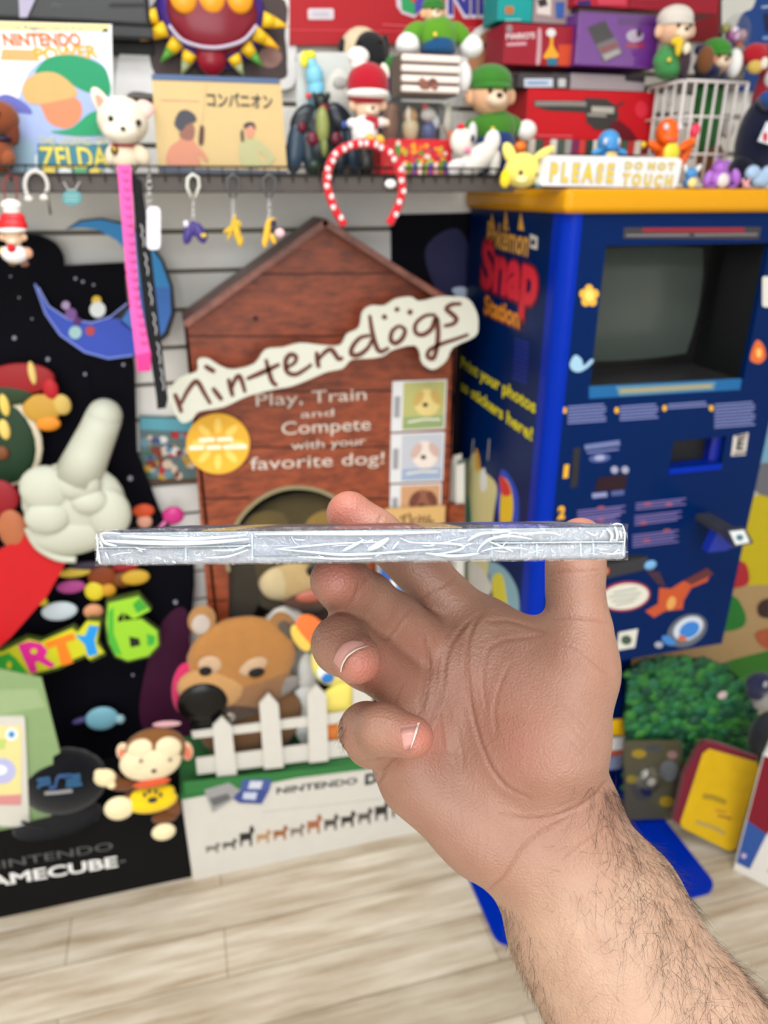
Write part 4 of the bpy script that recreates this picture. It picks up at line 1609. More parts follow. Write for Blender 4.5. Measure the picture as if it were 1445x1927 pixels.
t = toy('plush_monkey', 'brown plush monkey with a cream face and yellow paw-print shirt', 'plush toy', 1.365, (270, 1540), [
    ('head', 'plush', [(292, 1412, 58, 50, (128, 84, 44), 40), (284, 1426, 56, 44, (236, 220, 184), 30, 18), (268, 1402, 27, 24, (236, 220, 184), 20, 22), (312, 1400, 29, 26, (236, 220, 184), 20, 22)]),
    ('ear', 'plush', [(233, 1414, 13, 22, (230, 200, 170), 7, 4), (231, 1417, 7, 15, (222, 130, 100), 5, 9)]),
    ('ear', 'plush', [(352, 1412, 11, 22, (224, 180, 150), 7, 4), (353, 1414, 6, 15, (216, 120, 90), 5, 9)]),
    ('eye', 'gloss', [(266, 1414, 4, 5, (150, 140, 130), 2, 48)]), ('eye', 'gloss', [(320, 1412, 4, 5, (150, 140, 130), 2, 48)]),
    ('nose', 'gloss', [(290, 1432, 5, 4, (50, 40, 36), 4, 50)]),
    ('mouth', 'fabric', [(286, 1460, 34, 8, (206, 84, 48), 14, 34)]),
    ('tag_label', 'fabric', [(314, 1364, 26, 7, (206, 160, 168), 2, -4, 8)]),
    ('shirt', 'fabric', [(287, 1502, 46, 24, (238, 202, 20), 30, 14), (286, 1490, 42, 18, (238, 202, 20), 30, 10)]),
    ('arm', 'plush', [(232, 1474, 28, 14, (104, 60, 28), 12, 8, 14), (206, 1466, 20, 18, (104, 60, 28), 12, 4)]),
    ('hand', 'plush', [(198, 1458, 20, 20, (238, 222, 178), 14, 14), (188, 1450, 10, 10, (238, 222, 178), 9, 14), (210, 1470, 8, 9, (238, 222, 178), 8, 18)]),
    ('arm', 'plush', [(322, 1510, 15, 32, (112, 64, 30), 12, 6, -16)]),
    ('leg', 'plush', [(246, 1504, 16, 20, (104, 60, 28), 12, 8)]),
    ('leg', 'plush', [(310, 1534, 24, 16, (104, 60, 28), 14, 8)]),
    ('foot', 'plush', [(225, 1512, 27, 27, (240, 226, 184), 18, 22)]), ('foot', 'plush', [(308, 1556, 22, 19, (240, 226, 184), 16, 22)])], df=.55)
mb = MB()
PP = PY(1.365)
kk = PP.mpp(288, 1500)
PQ = PY(1.365 - 25.5 * kk)
mb.ell(PQ, 287, 1506, 9, 6, C((40, 44, 50), 'fabric'), 2, 0)
for x, y in ((272, 1496), (281, 1490), (293, 1490), (302, 1496)):
    mb.ell(PQ, x, y, 3.6, 5, C((40, 44, 50), 'fabric'), 2, 0)
mb.build('paw_print', t)

# poster and panels on the wall behind
PW = PY(1.62)
t = thing('game_poster', 'small colourful game poster on the slatted wall beside the black standee', 'poster', PW(315, 905))
MB().poly(PW, [(262, 782), (372, 786), (376, 904), (266, 906)], C((96, 120, 124)), 0, .003).build('sheet', t)
mb = MB()
rp_ = random.Random(21)
for i in range(46):
    c = rp_.choice([(190, 50, 60), (60, 120, 80), (220, 200, 180), (200, 160, 70), (70, 80, 140), (230, 230, 230), (130, 60, 50), (110, 150, 170)])
    mb.poly(PW, circ(rp_.uniform(270, 362), rp_.uniform(815, 896), rp_.uniform(4, 11), rp_.uniform(4, 10), n=10), C(c), .001 + i * .00004, .0005)
mb.poly(PW, [(264, 786), (372, 790), (372, 812), (264, 808)], C((96, 170, 190)), .001, .0005)
mb.build('print', t)
MB().poly(PW, [(262, 902), (378, 900), (378, 908), (262, 910)], C((90, 70, 54)), .001, .003).build('lower_edge', t)

# ------------------------------------------------------------------ doghouse display
YH = 1.50
P = PY(YH)
t = thing('doghouse_display', 'brown wooden-look cardboard doghouse display with a pitched roof and handwritten signs', 'standee', PY(1.40)(600, 1450))
WOOD = wood_mat('redwood_print', (92, 36, 16), (158, 74, 40), 9, (2.2, 2.2, 7), 0.45)
WOODD = wood_mat('redwood_roof', (86, 46, 38), (140, 86, 72), 9, (4, 4, 4), 0.4)
ARC = [(430, 1075), (428, 1040), (438, 1000), (460, 964), (496, 934), (540, 918), (590, 920), (632, 938), (664, 970), (684, 1010), (690, 1060), (690, 1240)]
mb = MB()
mb.poly(P, [(347, 606), (612, 418), (858, 566), (858, 660), (842, 950), (828, 1240), (690, 1240)] + ARC[::-1] + [(430, 1240), (398, 1240)], WOOD, 0, .006)
dk = C((60, 26, 16))
for y0, xa_, xb_ in ((515, 470, 770), (632, 350, 858), (736, 358, 855), (841, 366, 850), (938, 376, 470), (938, 650, 843), (1130, 392, 428)):
    mb.stroke(P, [(xa_, y0 + 1), ((xa_ + xb_) / 2, y0), (xb_, y0 - 1)], 3.2, dk, .0008, .0006)
mb.poly(P, circ(481, 599, 5), C((30, 18, 14)), .0012, .0006)
mb.build('front_wall', t)
mb = MB()
mb.stroke(P, spl(ARC[:-1], 4, False), 7, C((140, 130, 100)), .002, .004)  # pale line painted for the rim light around the puppy's head
mb.build('arch_rim_light', t)
mb = MB()
xl, xr = P(347, 620).x, P(858, 620).x
zl = P(347, 606).z
z0 = PY(1.377)(520, 1470).z + .008
mb.box((xl, YH, z0), (xl + .006, 1.61, zl), WOOD)
mb.box((xr - .006, YH, z0), (xr, 1.61, P(858, 566).z), WOOD)
mb.box((xl, 1.612, z0), (xr, 1.618, zl), C((66, 62, 40)))
mb.build('side_walls', t)
# roof: two sloping boards
PF = PY(1.445)
ap, el, er = PF(612, 411), PF(344, 606), PF(838, 558)
mb = MB()
th = 0.012
for e in (el, er):
    d = (e - ap).normalized()
    up = Vector((0, -1, 0)).cross(d)
    if up.z < 0:
        up = -up
    q = [ap, e, e + Vector((0, .125, 0)), ap + Vector((0, .125, 0))]
    lo_ = [v - up * th for v in q]
    mb.add(q + lo_, [(0, 1, 2, 3), (4, 7, 6, 5), (0, 4, 5, 1), (1, 5, 6, 2), (2, 6, 7, 3), (3, 7, 4, 0)], WOODD)
mb.build('roof', t)


def Z5(pts):
    return [(300 + x * .4152, 380 + y * .4152) for x, y in pts]


PS = PY(1.43)
mb = MB()
outl = Z5([(30, 860), (55, 930), (100, 1000), (150, 985), (180, 950), (290, 930), (400, 880), (520, 850), (600, 835), (690, 800), (760, 770), (830, 755), (870, 715), (940, 710), (1010, 700), (1060, 670), (1150, 650), (1180, 680), (1190, 730), (1240, 760), (1300, 720), (1330, 660), (1430, 610), (1445, 560), (1438, 500), (1400, 440), (1340, 430), (1270, 430), (1180, 450), (1140, 430), (1070, 440), (1020, 470), (960, 470), (920, 500), (905, 570), (850, 600), (820, 650), (740, 650), (640, 640), (560, 660), (480, 670), (430, 735), (330, 760), (270, 740), (220, 710), (175, 715), (170, 770), (100, 790), (60, 830)])
mb.poly(PS, spl(outl, 3), C((204, 206, 194), 'print'), 0, .008)
mb.build('name_board', t)
mb = MB()
BR = C((96, 52, 38))
for pts, cl in [([(68, 868), (84, 905), (100, 955)], 0), ([(98, 915), (125, 860), (160, 815), (180, 825), (205, 870), (232, 915)], 0), ([(240, 842), (262, 870), (284, 898)], 0), ([(204, 742), (230, 758), (252, 770)], 0),
                ([(312, 800), (322, 840), (332, 882)], 0), ([(328, 840), (345, 800), (362, 790), (376, 820), (388, 864)], 0), ([(482, 712), (496, 770), (512, 815), (534, 832)], 0), ([(395, 802), (470, 770), (545, 735)], 0),
                ([(572, 752), (612, 728), (618, 700), (592, 692), (572, 720), (578, 768), (615, 782), (660, 758), (690, 735)], 0), ([(712, 678), (716, 720), (722, 752)], 0), ([(720, 715), (748, 682), (776, 668), (796, 690), (812, 712), (832, 705)], 0),
                ([(952, 512), (962, 580), (980, 650), (1002, 678), (1040, 660)], 0), ([(955, 605), (910, 615), (875, 655), (870, 690), (905, 692), (945, 660), (964, 620)], 0), ([(1085, 560), (1055, 585), (1048, 625), (1070, 640), (1100, 618), (1112, 580), (1085, 560)], 0),
                ([(1012, 512), (1026, 530)], 0), ([(1072, 478), (1080, 496)], 0), ([(1140, 488), (1130, 510)], 0), ([(1252, 512), (1205, 515), (1162, 550), (1160, 590), (1192, 602), (1232, 575), (1254, 525), (1262, 590), (1256, 660), (1240, 708), (1215, 700), (1225, 670), (1280, 642), (1340, 622), (1400, 600)], 0),
                ([(1368, 462), (1325, 464), (1300, 484), (1325, 508), (1345, 530), (1330, 552), (1288, 562)], 0)]:
    mb.stroke(PS, spl(Z5(pts), 5, False), 9.5, BR, .0012, .0008, .62)
mb.build('brush_lettering', t)
mb = MB()
CH = C((206, 196, 186))
for s_, a, b_, h_ in [('Play, Train', (482, 764), (689, 752), 24), ('and', (566, 786), (628, 782), 14), ('Compete', (530, 818), (697, 808), 25), ('with your', (548, 846), (688, 836), 16), ('favorite dog!', (471, 884), (722, 872), 25)]:
    mb.text(P, s_, a, b_, h_, CH, .0012, bold=.002)
mb.build('chalk_lettering', t)
mb = MB()
mb.poly(PY(1.492), circ(410, 835, 60, 57, n=40), C((232, 178, 56)), 0, .002)
for a in range(0, 360, 45):
    c_, s_ = math.cos(math.radians(a)), math.sin(math.radians(a))
    mb.poly(PY(1.492), circ(410 + c_ * 36, 835 + s_ * 34, 15, 7, a, 12), C((244, 208, 106)), .0008, .0005)
for u0, u1, v in ((374, 404, 828), (408, 438, 827), (356, 384, 843), (388, 416, 842), (420, 464, 841)):
    mb.stroke(PY(1.492), [(u0, v), ((u0 + u1) / 2, v - .5), (u1, v - 1)], 8, C((250, 244, 220)), .0014)
mb.build('round_sticker', t)
for i, (q, rgb) in enumerate([([(738, 717), (840, 713), (836, 806), (735, 812)], (176, 176, 112)), ([(735, 816), (836, 812), (832, 904), (733, 908)], (186, 190, 200)), ([(734, 912), (830, 908), (828, 990), (732, 990)], (196, 150, 112))]):
    mb = MB()
    mb.poly(P, q, C((214, 216, 220)), .004, .004)
    f_ = lambda u, v: tuple((q[0][j] * (1 - u) + q[1][j] * u) * (1 - v) + (q[3][j] * (1 - u) + q[2][j] * u) * v for j in (0, 1))
    mb.poly(P, [f_(.2, .03), f_(.97, .03), f_(.97, .97), f_(.2, .97)], C(rgb), .0046, .0005)
    mb.poly(P, [f_(.04, .3), f_(.15, .3), f_(.15, .72), f_(.04, .72)], C((150, 150, 156)), .0046, .0005)
    cx_, cy_ = f_(.64, .45)
    dogc = [(216, 196, 130), (226, 214, 206), (140, 90, 70)][i]
    mb.poly(P, circ(cx_, cy_, 24, 26), C(dogc), .0052, .0005)
    mb.poly(P, circ(cx_ - 3, cy_ + 4, 5, 4), C((40, 34, 30)), .0058, .0005)
    mb.poly(P, circ(cx_ - 16, cy_ - 8, 8, 16, 30), C([(190, 160, 90), (200, 170, 160), (110, 64, 50)][i]), .0055, .0005)
    mb.poly(P, circ(cx_ + 17, cy_ - 10, 8, 15, -30), C([(190, 160, 90), (200, 170, 160), (110, 64, 50)][i]), .0055, .0005)
    mb.poly(P, [f_(.22, .72), f_(.96, .72), f_(.96, .95), f_(.22, .95)], C([(140, 160, 110), (150, 166, 196), (176, 120, 84)][i]), .0052, .0005)
    if i < 2:
        mb.stroke(P, [f_(.3, .82), f_(.6, .78), f_(.9, .8)], 3, C((230, 226, 210)), .0058, .0005)
    mb.build('game_picture', t)
mb = MB()
mb.poly(PY(1.485), [(724, 958), (838, 952), (836, 1000), (722, 1000)], C((208, 168, 110)), 0, .005)
for pts in ([(752, 976), (764, 968), (758, 984)], [(770, 966), (774, 984), (782, 974)], [(790, 970), (786, 982), (800, 972), (798, 984)], [(808, 970), (804, 982), (816, 980)], [(750, 988), (785, 986), (820, 988)]):
    mb.stroke(PY(1.485), pts, 4, C((70, 40, 26)), .0008)
mb.build('small_plank_sign', t)
MB().box((P(843, 960).x, YH - .01, P(843, 1000).z), (P(872, 960).x, YH + .02, P(843, 950).z), WOOD, .001).build('side_block', t)
# turf base
YB = 1.377
PB = PY(YB)
xa, xb = -0.115, 0.50
zt = PB(520, 1470).z
MB().box((xa, YB, 0), (xb, 1.62, zt), C((204, 202, 196), 'print'), .001).build('base_box', t)
turf = C((44, 116, 56), 'plush')
MB().box((xa - .002, YB - .003, zt), (xb, 1.62, zt + .008), turf, .001).build('turf', t)
mb = MB()
mb.poly(PB, [(345, 1470), (520, 1452), (700, 1434), (700, 1444), (520, 1466), (347, 1494)], turf, .0045, .003)
mb.build('turf_edge', t)
mb = MB()
mb.text(PB, 'NINTENDO', (520, 1494), (672, 1474), 15, C((60, 62, 66)), .001, bold=.03)
mb.text(PB, 'DS', (686, 1476), (724, 1470), 24, C((50, 52, 56)), .001, bold=.06)
mb.stroke(PB, [(492, 1528), (640, 1512), (720, 1502)], 1.2, C((190, 186, 180)), .001)
for pts, rgb in [([(384, 1484), (430, 1470), (446, 1480), (440, 1500), (400, 1526)], (150, 150, 152)), ([(394, 1500), (428, 1490), (434, 1500), (402, 1514)], (96, 98, 100)), ([(456, 1464), (512, 1464), (506, 1484), (452, 1484)], (70, 88, 150)), ([(438, 1500), (452, 1484), (506, 1484), (492, 1510), (450, 1508)], (58, 74, 140)), ([(470, 1467), (494, 1467), (490, 1481), (466, 1481)], (200, 206, 220)), ([(458, 1488), (484, 1488), (480, 1502), (456, 1500)], (190, 198, 220))]:
    mb.poly(PB, pts, C(rgb), .0052 + .0006 * (rgb[0] > 155 or rgb[0] == 96), .0005)
rg = random.Random(4)
for i in range(12):
    u = i / 11
    x, y = 400 + u * 350, 1604 - u * 66
    hgt = [16, 18, 32, 22, 24, 20, 28, 24, 24, 26, 34, 36][i] + rg.uniform(-2, 2)
    c = [(120, 116, 110), (90, 86, 84), (40, 38, 38), (176, 140, 100), (150, 96, 60), (130, 120, 110), (160, 100, 70), (80, 74, 70), (50, 46, 46), (90, 80, 76), (44, 40, 40), (40, 36, 36)][i]
    w_ = 13
    mb.poly(PB, [(x - w_, y - hgt * .75), (x + w_ * .4, y - hgt * .8), (x + w_ * .5, y - hgt * 1.15), (x + w_ * .8, y - hgt * 1.25), (x + w_ * 1.2, y - hgt * .95), (x + w_ * .8, y - hgt * .7), (x + w_ * .8, y), (x + w_ * .5, y), (x + w_ * .4, y - hgt * .4), (x - w_ * .6, y - hgt * .3), (x - w_ * .6, y), (x - w_ * .9, y)], C(c), .001, .0005)
mb.build('base_print', t)

# picket fence
fz = thing('picket_fence', 'small white picket fence on the green turf in front of the puppy', 'fence', PY(1.385)(520, 1445))
FW = C((206, 204, 198), 'paint')
PFc = PY(1.384)
for x0, x1, xb0, xb1, ytop, ybot, pt in ((400, 436, 408, 446, 1368, 1462, 1350), (488, 524, 497, 534, 1326, 1448, 1306), (578, 614, 582, 618, 1308, 1436, 1290), (664, 700, 666, 702, 1290, 1424, 1272)):
    MB().poly(PFc, [((x0 + x1) / 2, pt), (x1, ytop), (xb1, ybot - 4), (xb0, ybot), (x0, ytop)], FW, 0, .008).build('picket', fz)
for a, b_ in (((360, 1378), (760, 1326)), ((368, 1428), (770, 1378))):
    MB().poly(PY(1.394), [(a[0], a[1]), (b_[0], b_[1]), (b_[0] + 1, b_[1] + 22), (a[0] + 3, a[1] + 28 if a[1] > 1400 else a[1] + 12)], FW, 0, .005).build('rail', fz)
settle(fz, zt + .008)

# puppies
Yp = 1.54
yb_ = zpx(PY(Yp), 550, zt + .008)
toy('puppy_figure', 'dark-eared beagle puppy figure looking out of the doghouse arch', 'dog figure', Yp, (560, yb_), [
    ('head', 'plush', [(566, 1046, 128, 128, (72, 62, 40), 74), (612, 990, 50, 40, (132, 106, 54), 40, 46), (500, 985, 44, 34, (92, 78, 46), 34, 44), (550, 1082, 66, 44, (184, 158, 112), 46, 50), (520, 1086, 34, 34, (196, 178, 140), 30, 66), (578, 1112, 48, 26, (92, 62, 50), 34, 66)]),
    ('ear', 'plush', [(452, 1090, 40, 88, (54, 48, 40), 18, 40, 6)]), ('ear', 'plush', [(676, 1090, 38, 88, (52, 46, 40), 18, 40, -6)]),
    ('mouth', 'gloss', [(580, 1104, 30, 13, (176, 100, 84), 14, 96)]),
    ('nose', 'gloss', [(590, 1056, 20, 15, (34, 26, 24), 12, 96)]),
    ('chest', 'plush', [(538, (1120 + yb_) / 2, 62, (yb_ - 1110) / 2, (226, 224, 218), 40, 40)]),
    ('body', 'plush', [(570, (1100 + yb_) / 2, 96, (yb_ - 1100) / 2, (62, 46, 38), 34, -10)])], zt + .008, df=.38)
toy('puppy_figure', 'tan wide-eyed puppy figure with a huge black nose behind the picket fence', 'dog figure', 1.44, (460, 1400), [
    ('head', 'plush', [(456, 1240, 102, 92, (172, 120, 66), 62), (400, 1290, 66, 46, (186, 142, 92), 54, 26, 20), (470, 1302, 86, 44, (134, 98, 68), 50, 12, -16), (394, 1240, 22, 19, (196, 166, 136), 10, 54, 30), (474, 1242, 28, 17, (194, 164, 134), 10, 57, -20), (430, 1330, 60, 24, (70, 56, 48), 40, 30), (536, 1284, 30, 16, (130, 124, 122), 12, 34, -30)]),
    ('ear', 'plush', [(380, 1166, 26, 32, (166, 122, 76), 12, 6, 10), (378, 1172, 17, 22, (190, 178, 170), 8, 14, 10)]),
    ('ear', 'plush', [(532, 1180, 24, 36, (150, 108, 66), 12, 6, -14), (536, 1184, 15, 24, (90, 78, 70), 8, 14, -14)]),
    ('eye', 'gloss', [(386, 1250, 12, 11, (20, 18, 18), 6, 62)]), ('eye', 'gloss', [(480, 1252, 15, 11, (20, 18, 18), 6, 66)]),
    ('nose', 'gloss', [(380, 1306, 46, 42, (10, 10, 11), 34, 72), (394, 1344, 36, 30, (12, 12, 13), 24, 62)]),
    ('bandana', 'fabric', [(348, 1294, 24, 58, (196, 44, 96), 14, 10, 8)]),
    ('body', 'plush', [(470, 1350, 100, 70, (120, 86, 56), 34, -16)]),
    ('tag_charm', 'metal', [(426, 1340, 20, 12, (170, 168, 166), 4, 76, -50)])], zt + .008, df=.36)
toy('plush_chick', 'yellow plush chick with an orange pointed crest and blue eyes by the fence', 'plush toy', 1.43, (640, 1345), [
    ('head', 'plush', [(630, 1240, 46, 60, (236, 224, 120), 36)]),
    ('crest', 'plush', [(586, 1184, 24, 40, (236, 120, 60), 12, 8, -32), (566, 1200, 14, 34, (232, 200, 90), 10, 6, -24)]),
    ('eye', 'gloss', [(614, 1268, 12, 12, (50, 120, 200), 5, 34), (606, 1258, 12, 16, (226, 236, 236), 4, 31)]),
    ('body', 'plush', [(650, 1312, 52, 36, (236, 220, 110), 30, 8)]),
    ('foot', 'plush', [(622, 1338, 16, 8, (226, 130, 60), 14, 24)])], zt + .008, df=.4)
toy('plush_puppy', 'grey and white plush puppy half hidden between tan puppy and yellow chick', 'plush toy', 1.468, (575, 1340), [
    ('body', 'plush', [(572, 1250, 36, 84, (122, 120, 118), 24)]),
    ('leg', 'plush', [(578, 1268, 18, 50, (206, 206, 204), 16, 24)]),
    ('paw', 'plush', [(574, 1310, 30, 26, (222, 224, 224), 22, 30)])], zt + .008, df=.22)
t = thing('game_carton', 'blue and white printed carton seen between the fingers', 'box', PY(1.44)(770, 1140))
mb = MB()
b4 = pbox(mb, 1.44, 716, 1040, 806, 1250, .04, C((222, 226, 230)), .002)
mb.build('carton', t)
mb = MB()
mb.poly(PY(1.44), [(716, 1040), (760, 1040), (726, 1110), (716, 1110)], C((52, 96, 180)), .001, .001)
mb.poly(PY(1.44), [(740, 1110), (780, 1060), (800, 1080), (770, 1140)], C((90, 140, 200)), .001, .001)
mb.build('print', t)
settle(t, zt + .008)

# dark board right of the roof
PD = PY(1.623)
t = thing('dark_poster_board', 'dark navy poster board standing between doghouse roof and blue kiosk', 'poster', PD(812, 800))
MB().poly(PD, [(736, 404), (906, 400), (890, zpx(PD, 890, .001)), (748, zpx(PD, 748, .001))], C((13, 13, 22), 'matte'), 0, .006).build('board', t)
mb = MB()
mb.poly(PD, spl([(800, 470), (860, 430), (892, 500), (886, 580), (830, 560)]), C((32, 34, 78)), .001, .001)
mb.poly(PD, spl([(850, 545), (872, 540), (888, 556), (870, 566)]), C((190, 206, 232)), .002, .001)
mb.build('print', t)

# ------------------------------------------------------------------ right half of the shelf
PW = PY(1.60)
t = thing('hanging_sign', 'red wall sign with blue letters and a small white sticker', 'sign', PW(740, 85))
mb = MB()
mb.poly(PW, [(545, -60), (940, -60), (940, 78), (545, 85)], C((168, 10, 26), 'print'), 0, .02)
mb.build('panel', t)
mb = MB()
mb.poly(PW, rrect(579, 16, 628, 37, 4), C((206, 196, 206)), .001, .001)
mb.poly(PW, [(588, 21), (618, 22), (618, 31), (588, 30)], C((186, 184, 196)), .0016, .0006)
mb.build('sticker', t)
mb = MB()
WO, BL = C((206, 190, 206)), C((46, 44, 140))
mb.text(PW, 'NIN', (838, 27), (942, 27), 52, WO, .0012, bold=.09)
mb.text(PW, 'NIN', (843, 25), (938, 25), 48, BL, .002, bold=.035)
mb.stroke(PW, [(545, 56), (700, 58), (930, 62)], 1.5, C((220, 70, 84)), .0008)
mb.stroke(PW, [(720, 46), (780, 50), (930, 54)], 1.5, C((226, 110, 120)), .0008)
mb.build('lettering', t)
mb = MB()
mb.poly(PW, [(744, -30), (818, -30), (820, 24), (806, 28), (792, 20), (780, 34), (756, 26), (746, 12)], WO, .0012, .001)
mb.poly(PW, [(752, -30), (780, -30), (780, 28), (756, 20)], C((40, 150, 90)), .002, .0006)
mb.poly(PW, [(780, -30), (796, -30), (796, 16), (780, 28)], C((70, 60, 160)), .0026, .0006)
mb.poly(PW, [(796, -30), (814, -30), (814, 20), (796, 14)], C((52, 56, 160)), .002, .0006)
mb.poly(PW, [(752, -30), (770, -30), (790, -6), (776, 6)], C((200, 60, 50)), .003, .0006)
mb.build('cube_logo', t)

t = toy('toy_seahorse', 'pale blue smooth toy figure in clear blister pack beside dark winged toy', 'toy figure', 1.47, (592, 300), [
    ('body', 'gloss', [(596, 176, 19, 26, (120, 190, 218), 16), (592, 144, 17, 22, (126, 196, 222), 14), (587, 122, 10, 18, (130, 200, 226), 9, 0, -12), (598, 220, 15, 36, (100, 170, 206), 12)]),
    ('crescent', 'plastic', [(572, 112, 8, 14, (228, 220, 40), 4, 6, 10), (584, 104, 10, 7, (228, 220, 40), 4, 6)]),
    ('red_button', 'plastic', [(578, 182, 6, 6, (214, 70, 60), 4, 14)]),
    ('stand', 'plastic', [(598, 286, 14, 48, (90, 130, 150), 10)])], SHZ)
t['label'] = 'pale blue smooth toy figure with a yellow crescent beside the dark winged toy'
MB().poly(PY(1.49), rrect(558, 98, 664, 300, 8), C((206, 210, 208), 'paper'), 0, .002).build('backing_card', t)

toy('ghost_plush', 'round white net-covered plush between blue toy and red-capped chef doll', 'plush toy', 1.43, (645, 320), [
    ('body', 'fabric', [(642, 176, 32, 42, (200, 200, 196), 20), (640, 250, 34, 68, (190, 190, 188), 20)]),
    ('face', 'fabric', [(636, 158, 14, 10, (170, 170, 168), 5, 20)])], SHZ)

toy('winged_toy', 'dark toy dragon with an open mouth, yellow-green belly and wide folded wings', 'toy figure', 1.39, (610, 328), [
    ('head', 'gloss', [(604, 192, 15, 16, (30, 36, 36), 14), (592, 182, 5, 8, (34, 40, 40), 5, 2, -20), (616, 182, 5, 8, (34, 40, 40), 5, 2, 20)]),
    ('mouth', 'gloss', [(607, 206, 9, 9, (128, 44, 56), 6, 11)]),
    ('belly', 'gloss', [(604, 238, 13, 32, (138, 146, 84), 12, 16), (607, 278, 7, 18, (124, 134, 78), 9, 16)]),
    ('body', 'gloss', [(604, 262, 34, 58, (30, 38, 40), 16, 0)]),
    ('wing', 'gloss', [(570, 226, 20, 32, (34, 42, 50), 10, 2, 40), (556, 276, 18, 48, (48, 66, 84), 10, 4, 10), (580, 288, 14, 40, (38, 50, 60), 10, 6, -6)]),
    ('wing', 'gloss', [(640, 224, 20, 32, (32, 38, 46), 10, 2, -40), (664, 276, 18, 48, (44, 60, 76), 10, 4, -8), (640, 288, 14, 40, (36, 48, 56), 10, 6, 6)]),
    ('wing_disc', 'gloss', [(566, 240, 9, 10, (92, 22, 40), 5, 13)]), ('wing_disc', 'gloss', [(586, 262, 12, 12, (98, 24, 44), 5, 15)]),
    ('wing_disc', 'gloss', [(630, 262, 11, 12, (92, 24, 42), 5, 15)]), ('wing_disc', 'gloss', [(646, 236, 7, 7, (70, 96, 170), 5, 15)]),
    ('leg', 'gloss', [(590, 314, 14, 16, (40, 60, 46), 14, 4)]), ('leg', 'gloss', [(622, 314, 14, 16, (36, 52, 44), 14, 4)])], SHZ)

toy('pug_head_plush', 'cream and black pug plush head below the red sign', 'plush toy', 1.55, (680, 140), [
    ('head', 'plush', [(680, 106, 44, 48, (214, 196, 166), 30)]),
    ('mask', 'plush', [(692, 104, 34, 36, (34, 34, 36), 20, 20)]),
    ('ear', 'plush', [(642, 96, 8, 20, (40, 38, 38), 6, 10)]), ('ear', 'plush', [(722, 96, 8, 26, (40, 38, 38), 6, 10)]),
    ('eye', 'gloss', [(668, 86, 4, 4, (8, 8, 10), 3, 36)]), ('eye', 'gloss', [(706, 84, 4, 4, (8, 8, 10), 3, 36)]),
    ('body', 'plush', [(676, 190, 40, 60, (206, 188, 158), 26), (676, 280, 44, 70, (200, 180, 150), 28)])], SHZ)

toy('chef_plush', 'chef plush doll with a white hat, red cap and yellow boots', 'plush toy', 1.335, (690, 328), [
    ('chef_hat', 'fabric', [(674, 106, 21, 16, (232, 230, 228)), (676, 122, 17, 14, (226, 224, 222))]),
    ('cap', 'fabric', [(692, 158, 40, 36, (168, 22, 42), 36), (690, 180, 38, 18, (160, 20, 40), 34)]),
    ('cap_band', 'fabric', [(691, 178, 41, 13, (232, 232, 230), 37, 3)]),
    ('ear', 'fabric', [(664, 198, 8, 9, (226, 186, 156), 6, 2)]), ('ear', 'fabric', [(720, 198, 8, 9, (226, 186, 156), 6, 2)]),
    ('muzzle', 'fabric', [(694, 209, 12, 8, (240, 216, 194), 8, 18)]),
    ('head', 'fabric', [(692, 202, 25, 20, (228, 196, 170))]),
    ('nose', 'fabric', [(695, 206, 4, 3, (90, 60, 50), 3, 26)]),
    ('coat', 'fabric', [(686, 248, 25, 30, (230, 230, 232)), (688, 264, 26, 16, (226, 226, 228))]),
    ('scarf', 'fabric', [(694, 226, 16, 7, (176, 30, 50), 16, 8), (702, 236, 4, 9, (176, 30, 50), 4, 24)]),
    ('arm', 'fabric', [(664, 232, 12, 9, (228, 228, 230))]), ('arm', 'fabric', [(716, 230, 12, 9, (232, 226, 224))]),
    ('hand', 'fabric', [(724, 134, 8, 14, (226, 218, 206), 6, 2, -20), (727, 231, 6, 7, (232, 200, 176))]),
    ('shoe', 'plastic', [(689, 264, 9, 10, (226, 174, 60), 9, 26)]), ('shoe', 'plastic', [(708, 266, 9, 10, (226, 174, 60), 9, 26)]),
    ('stand', 'plastic', [(690, 302, 14, 28, (34, 34, 36), 10, 0)])], SHZ)


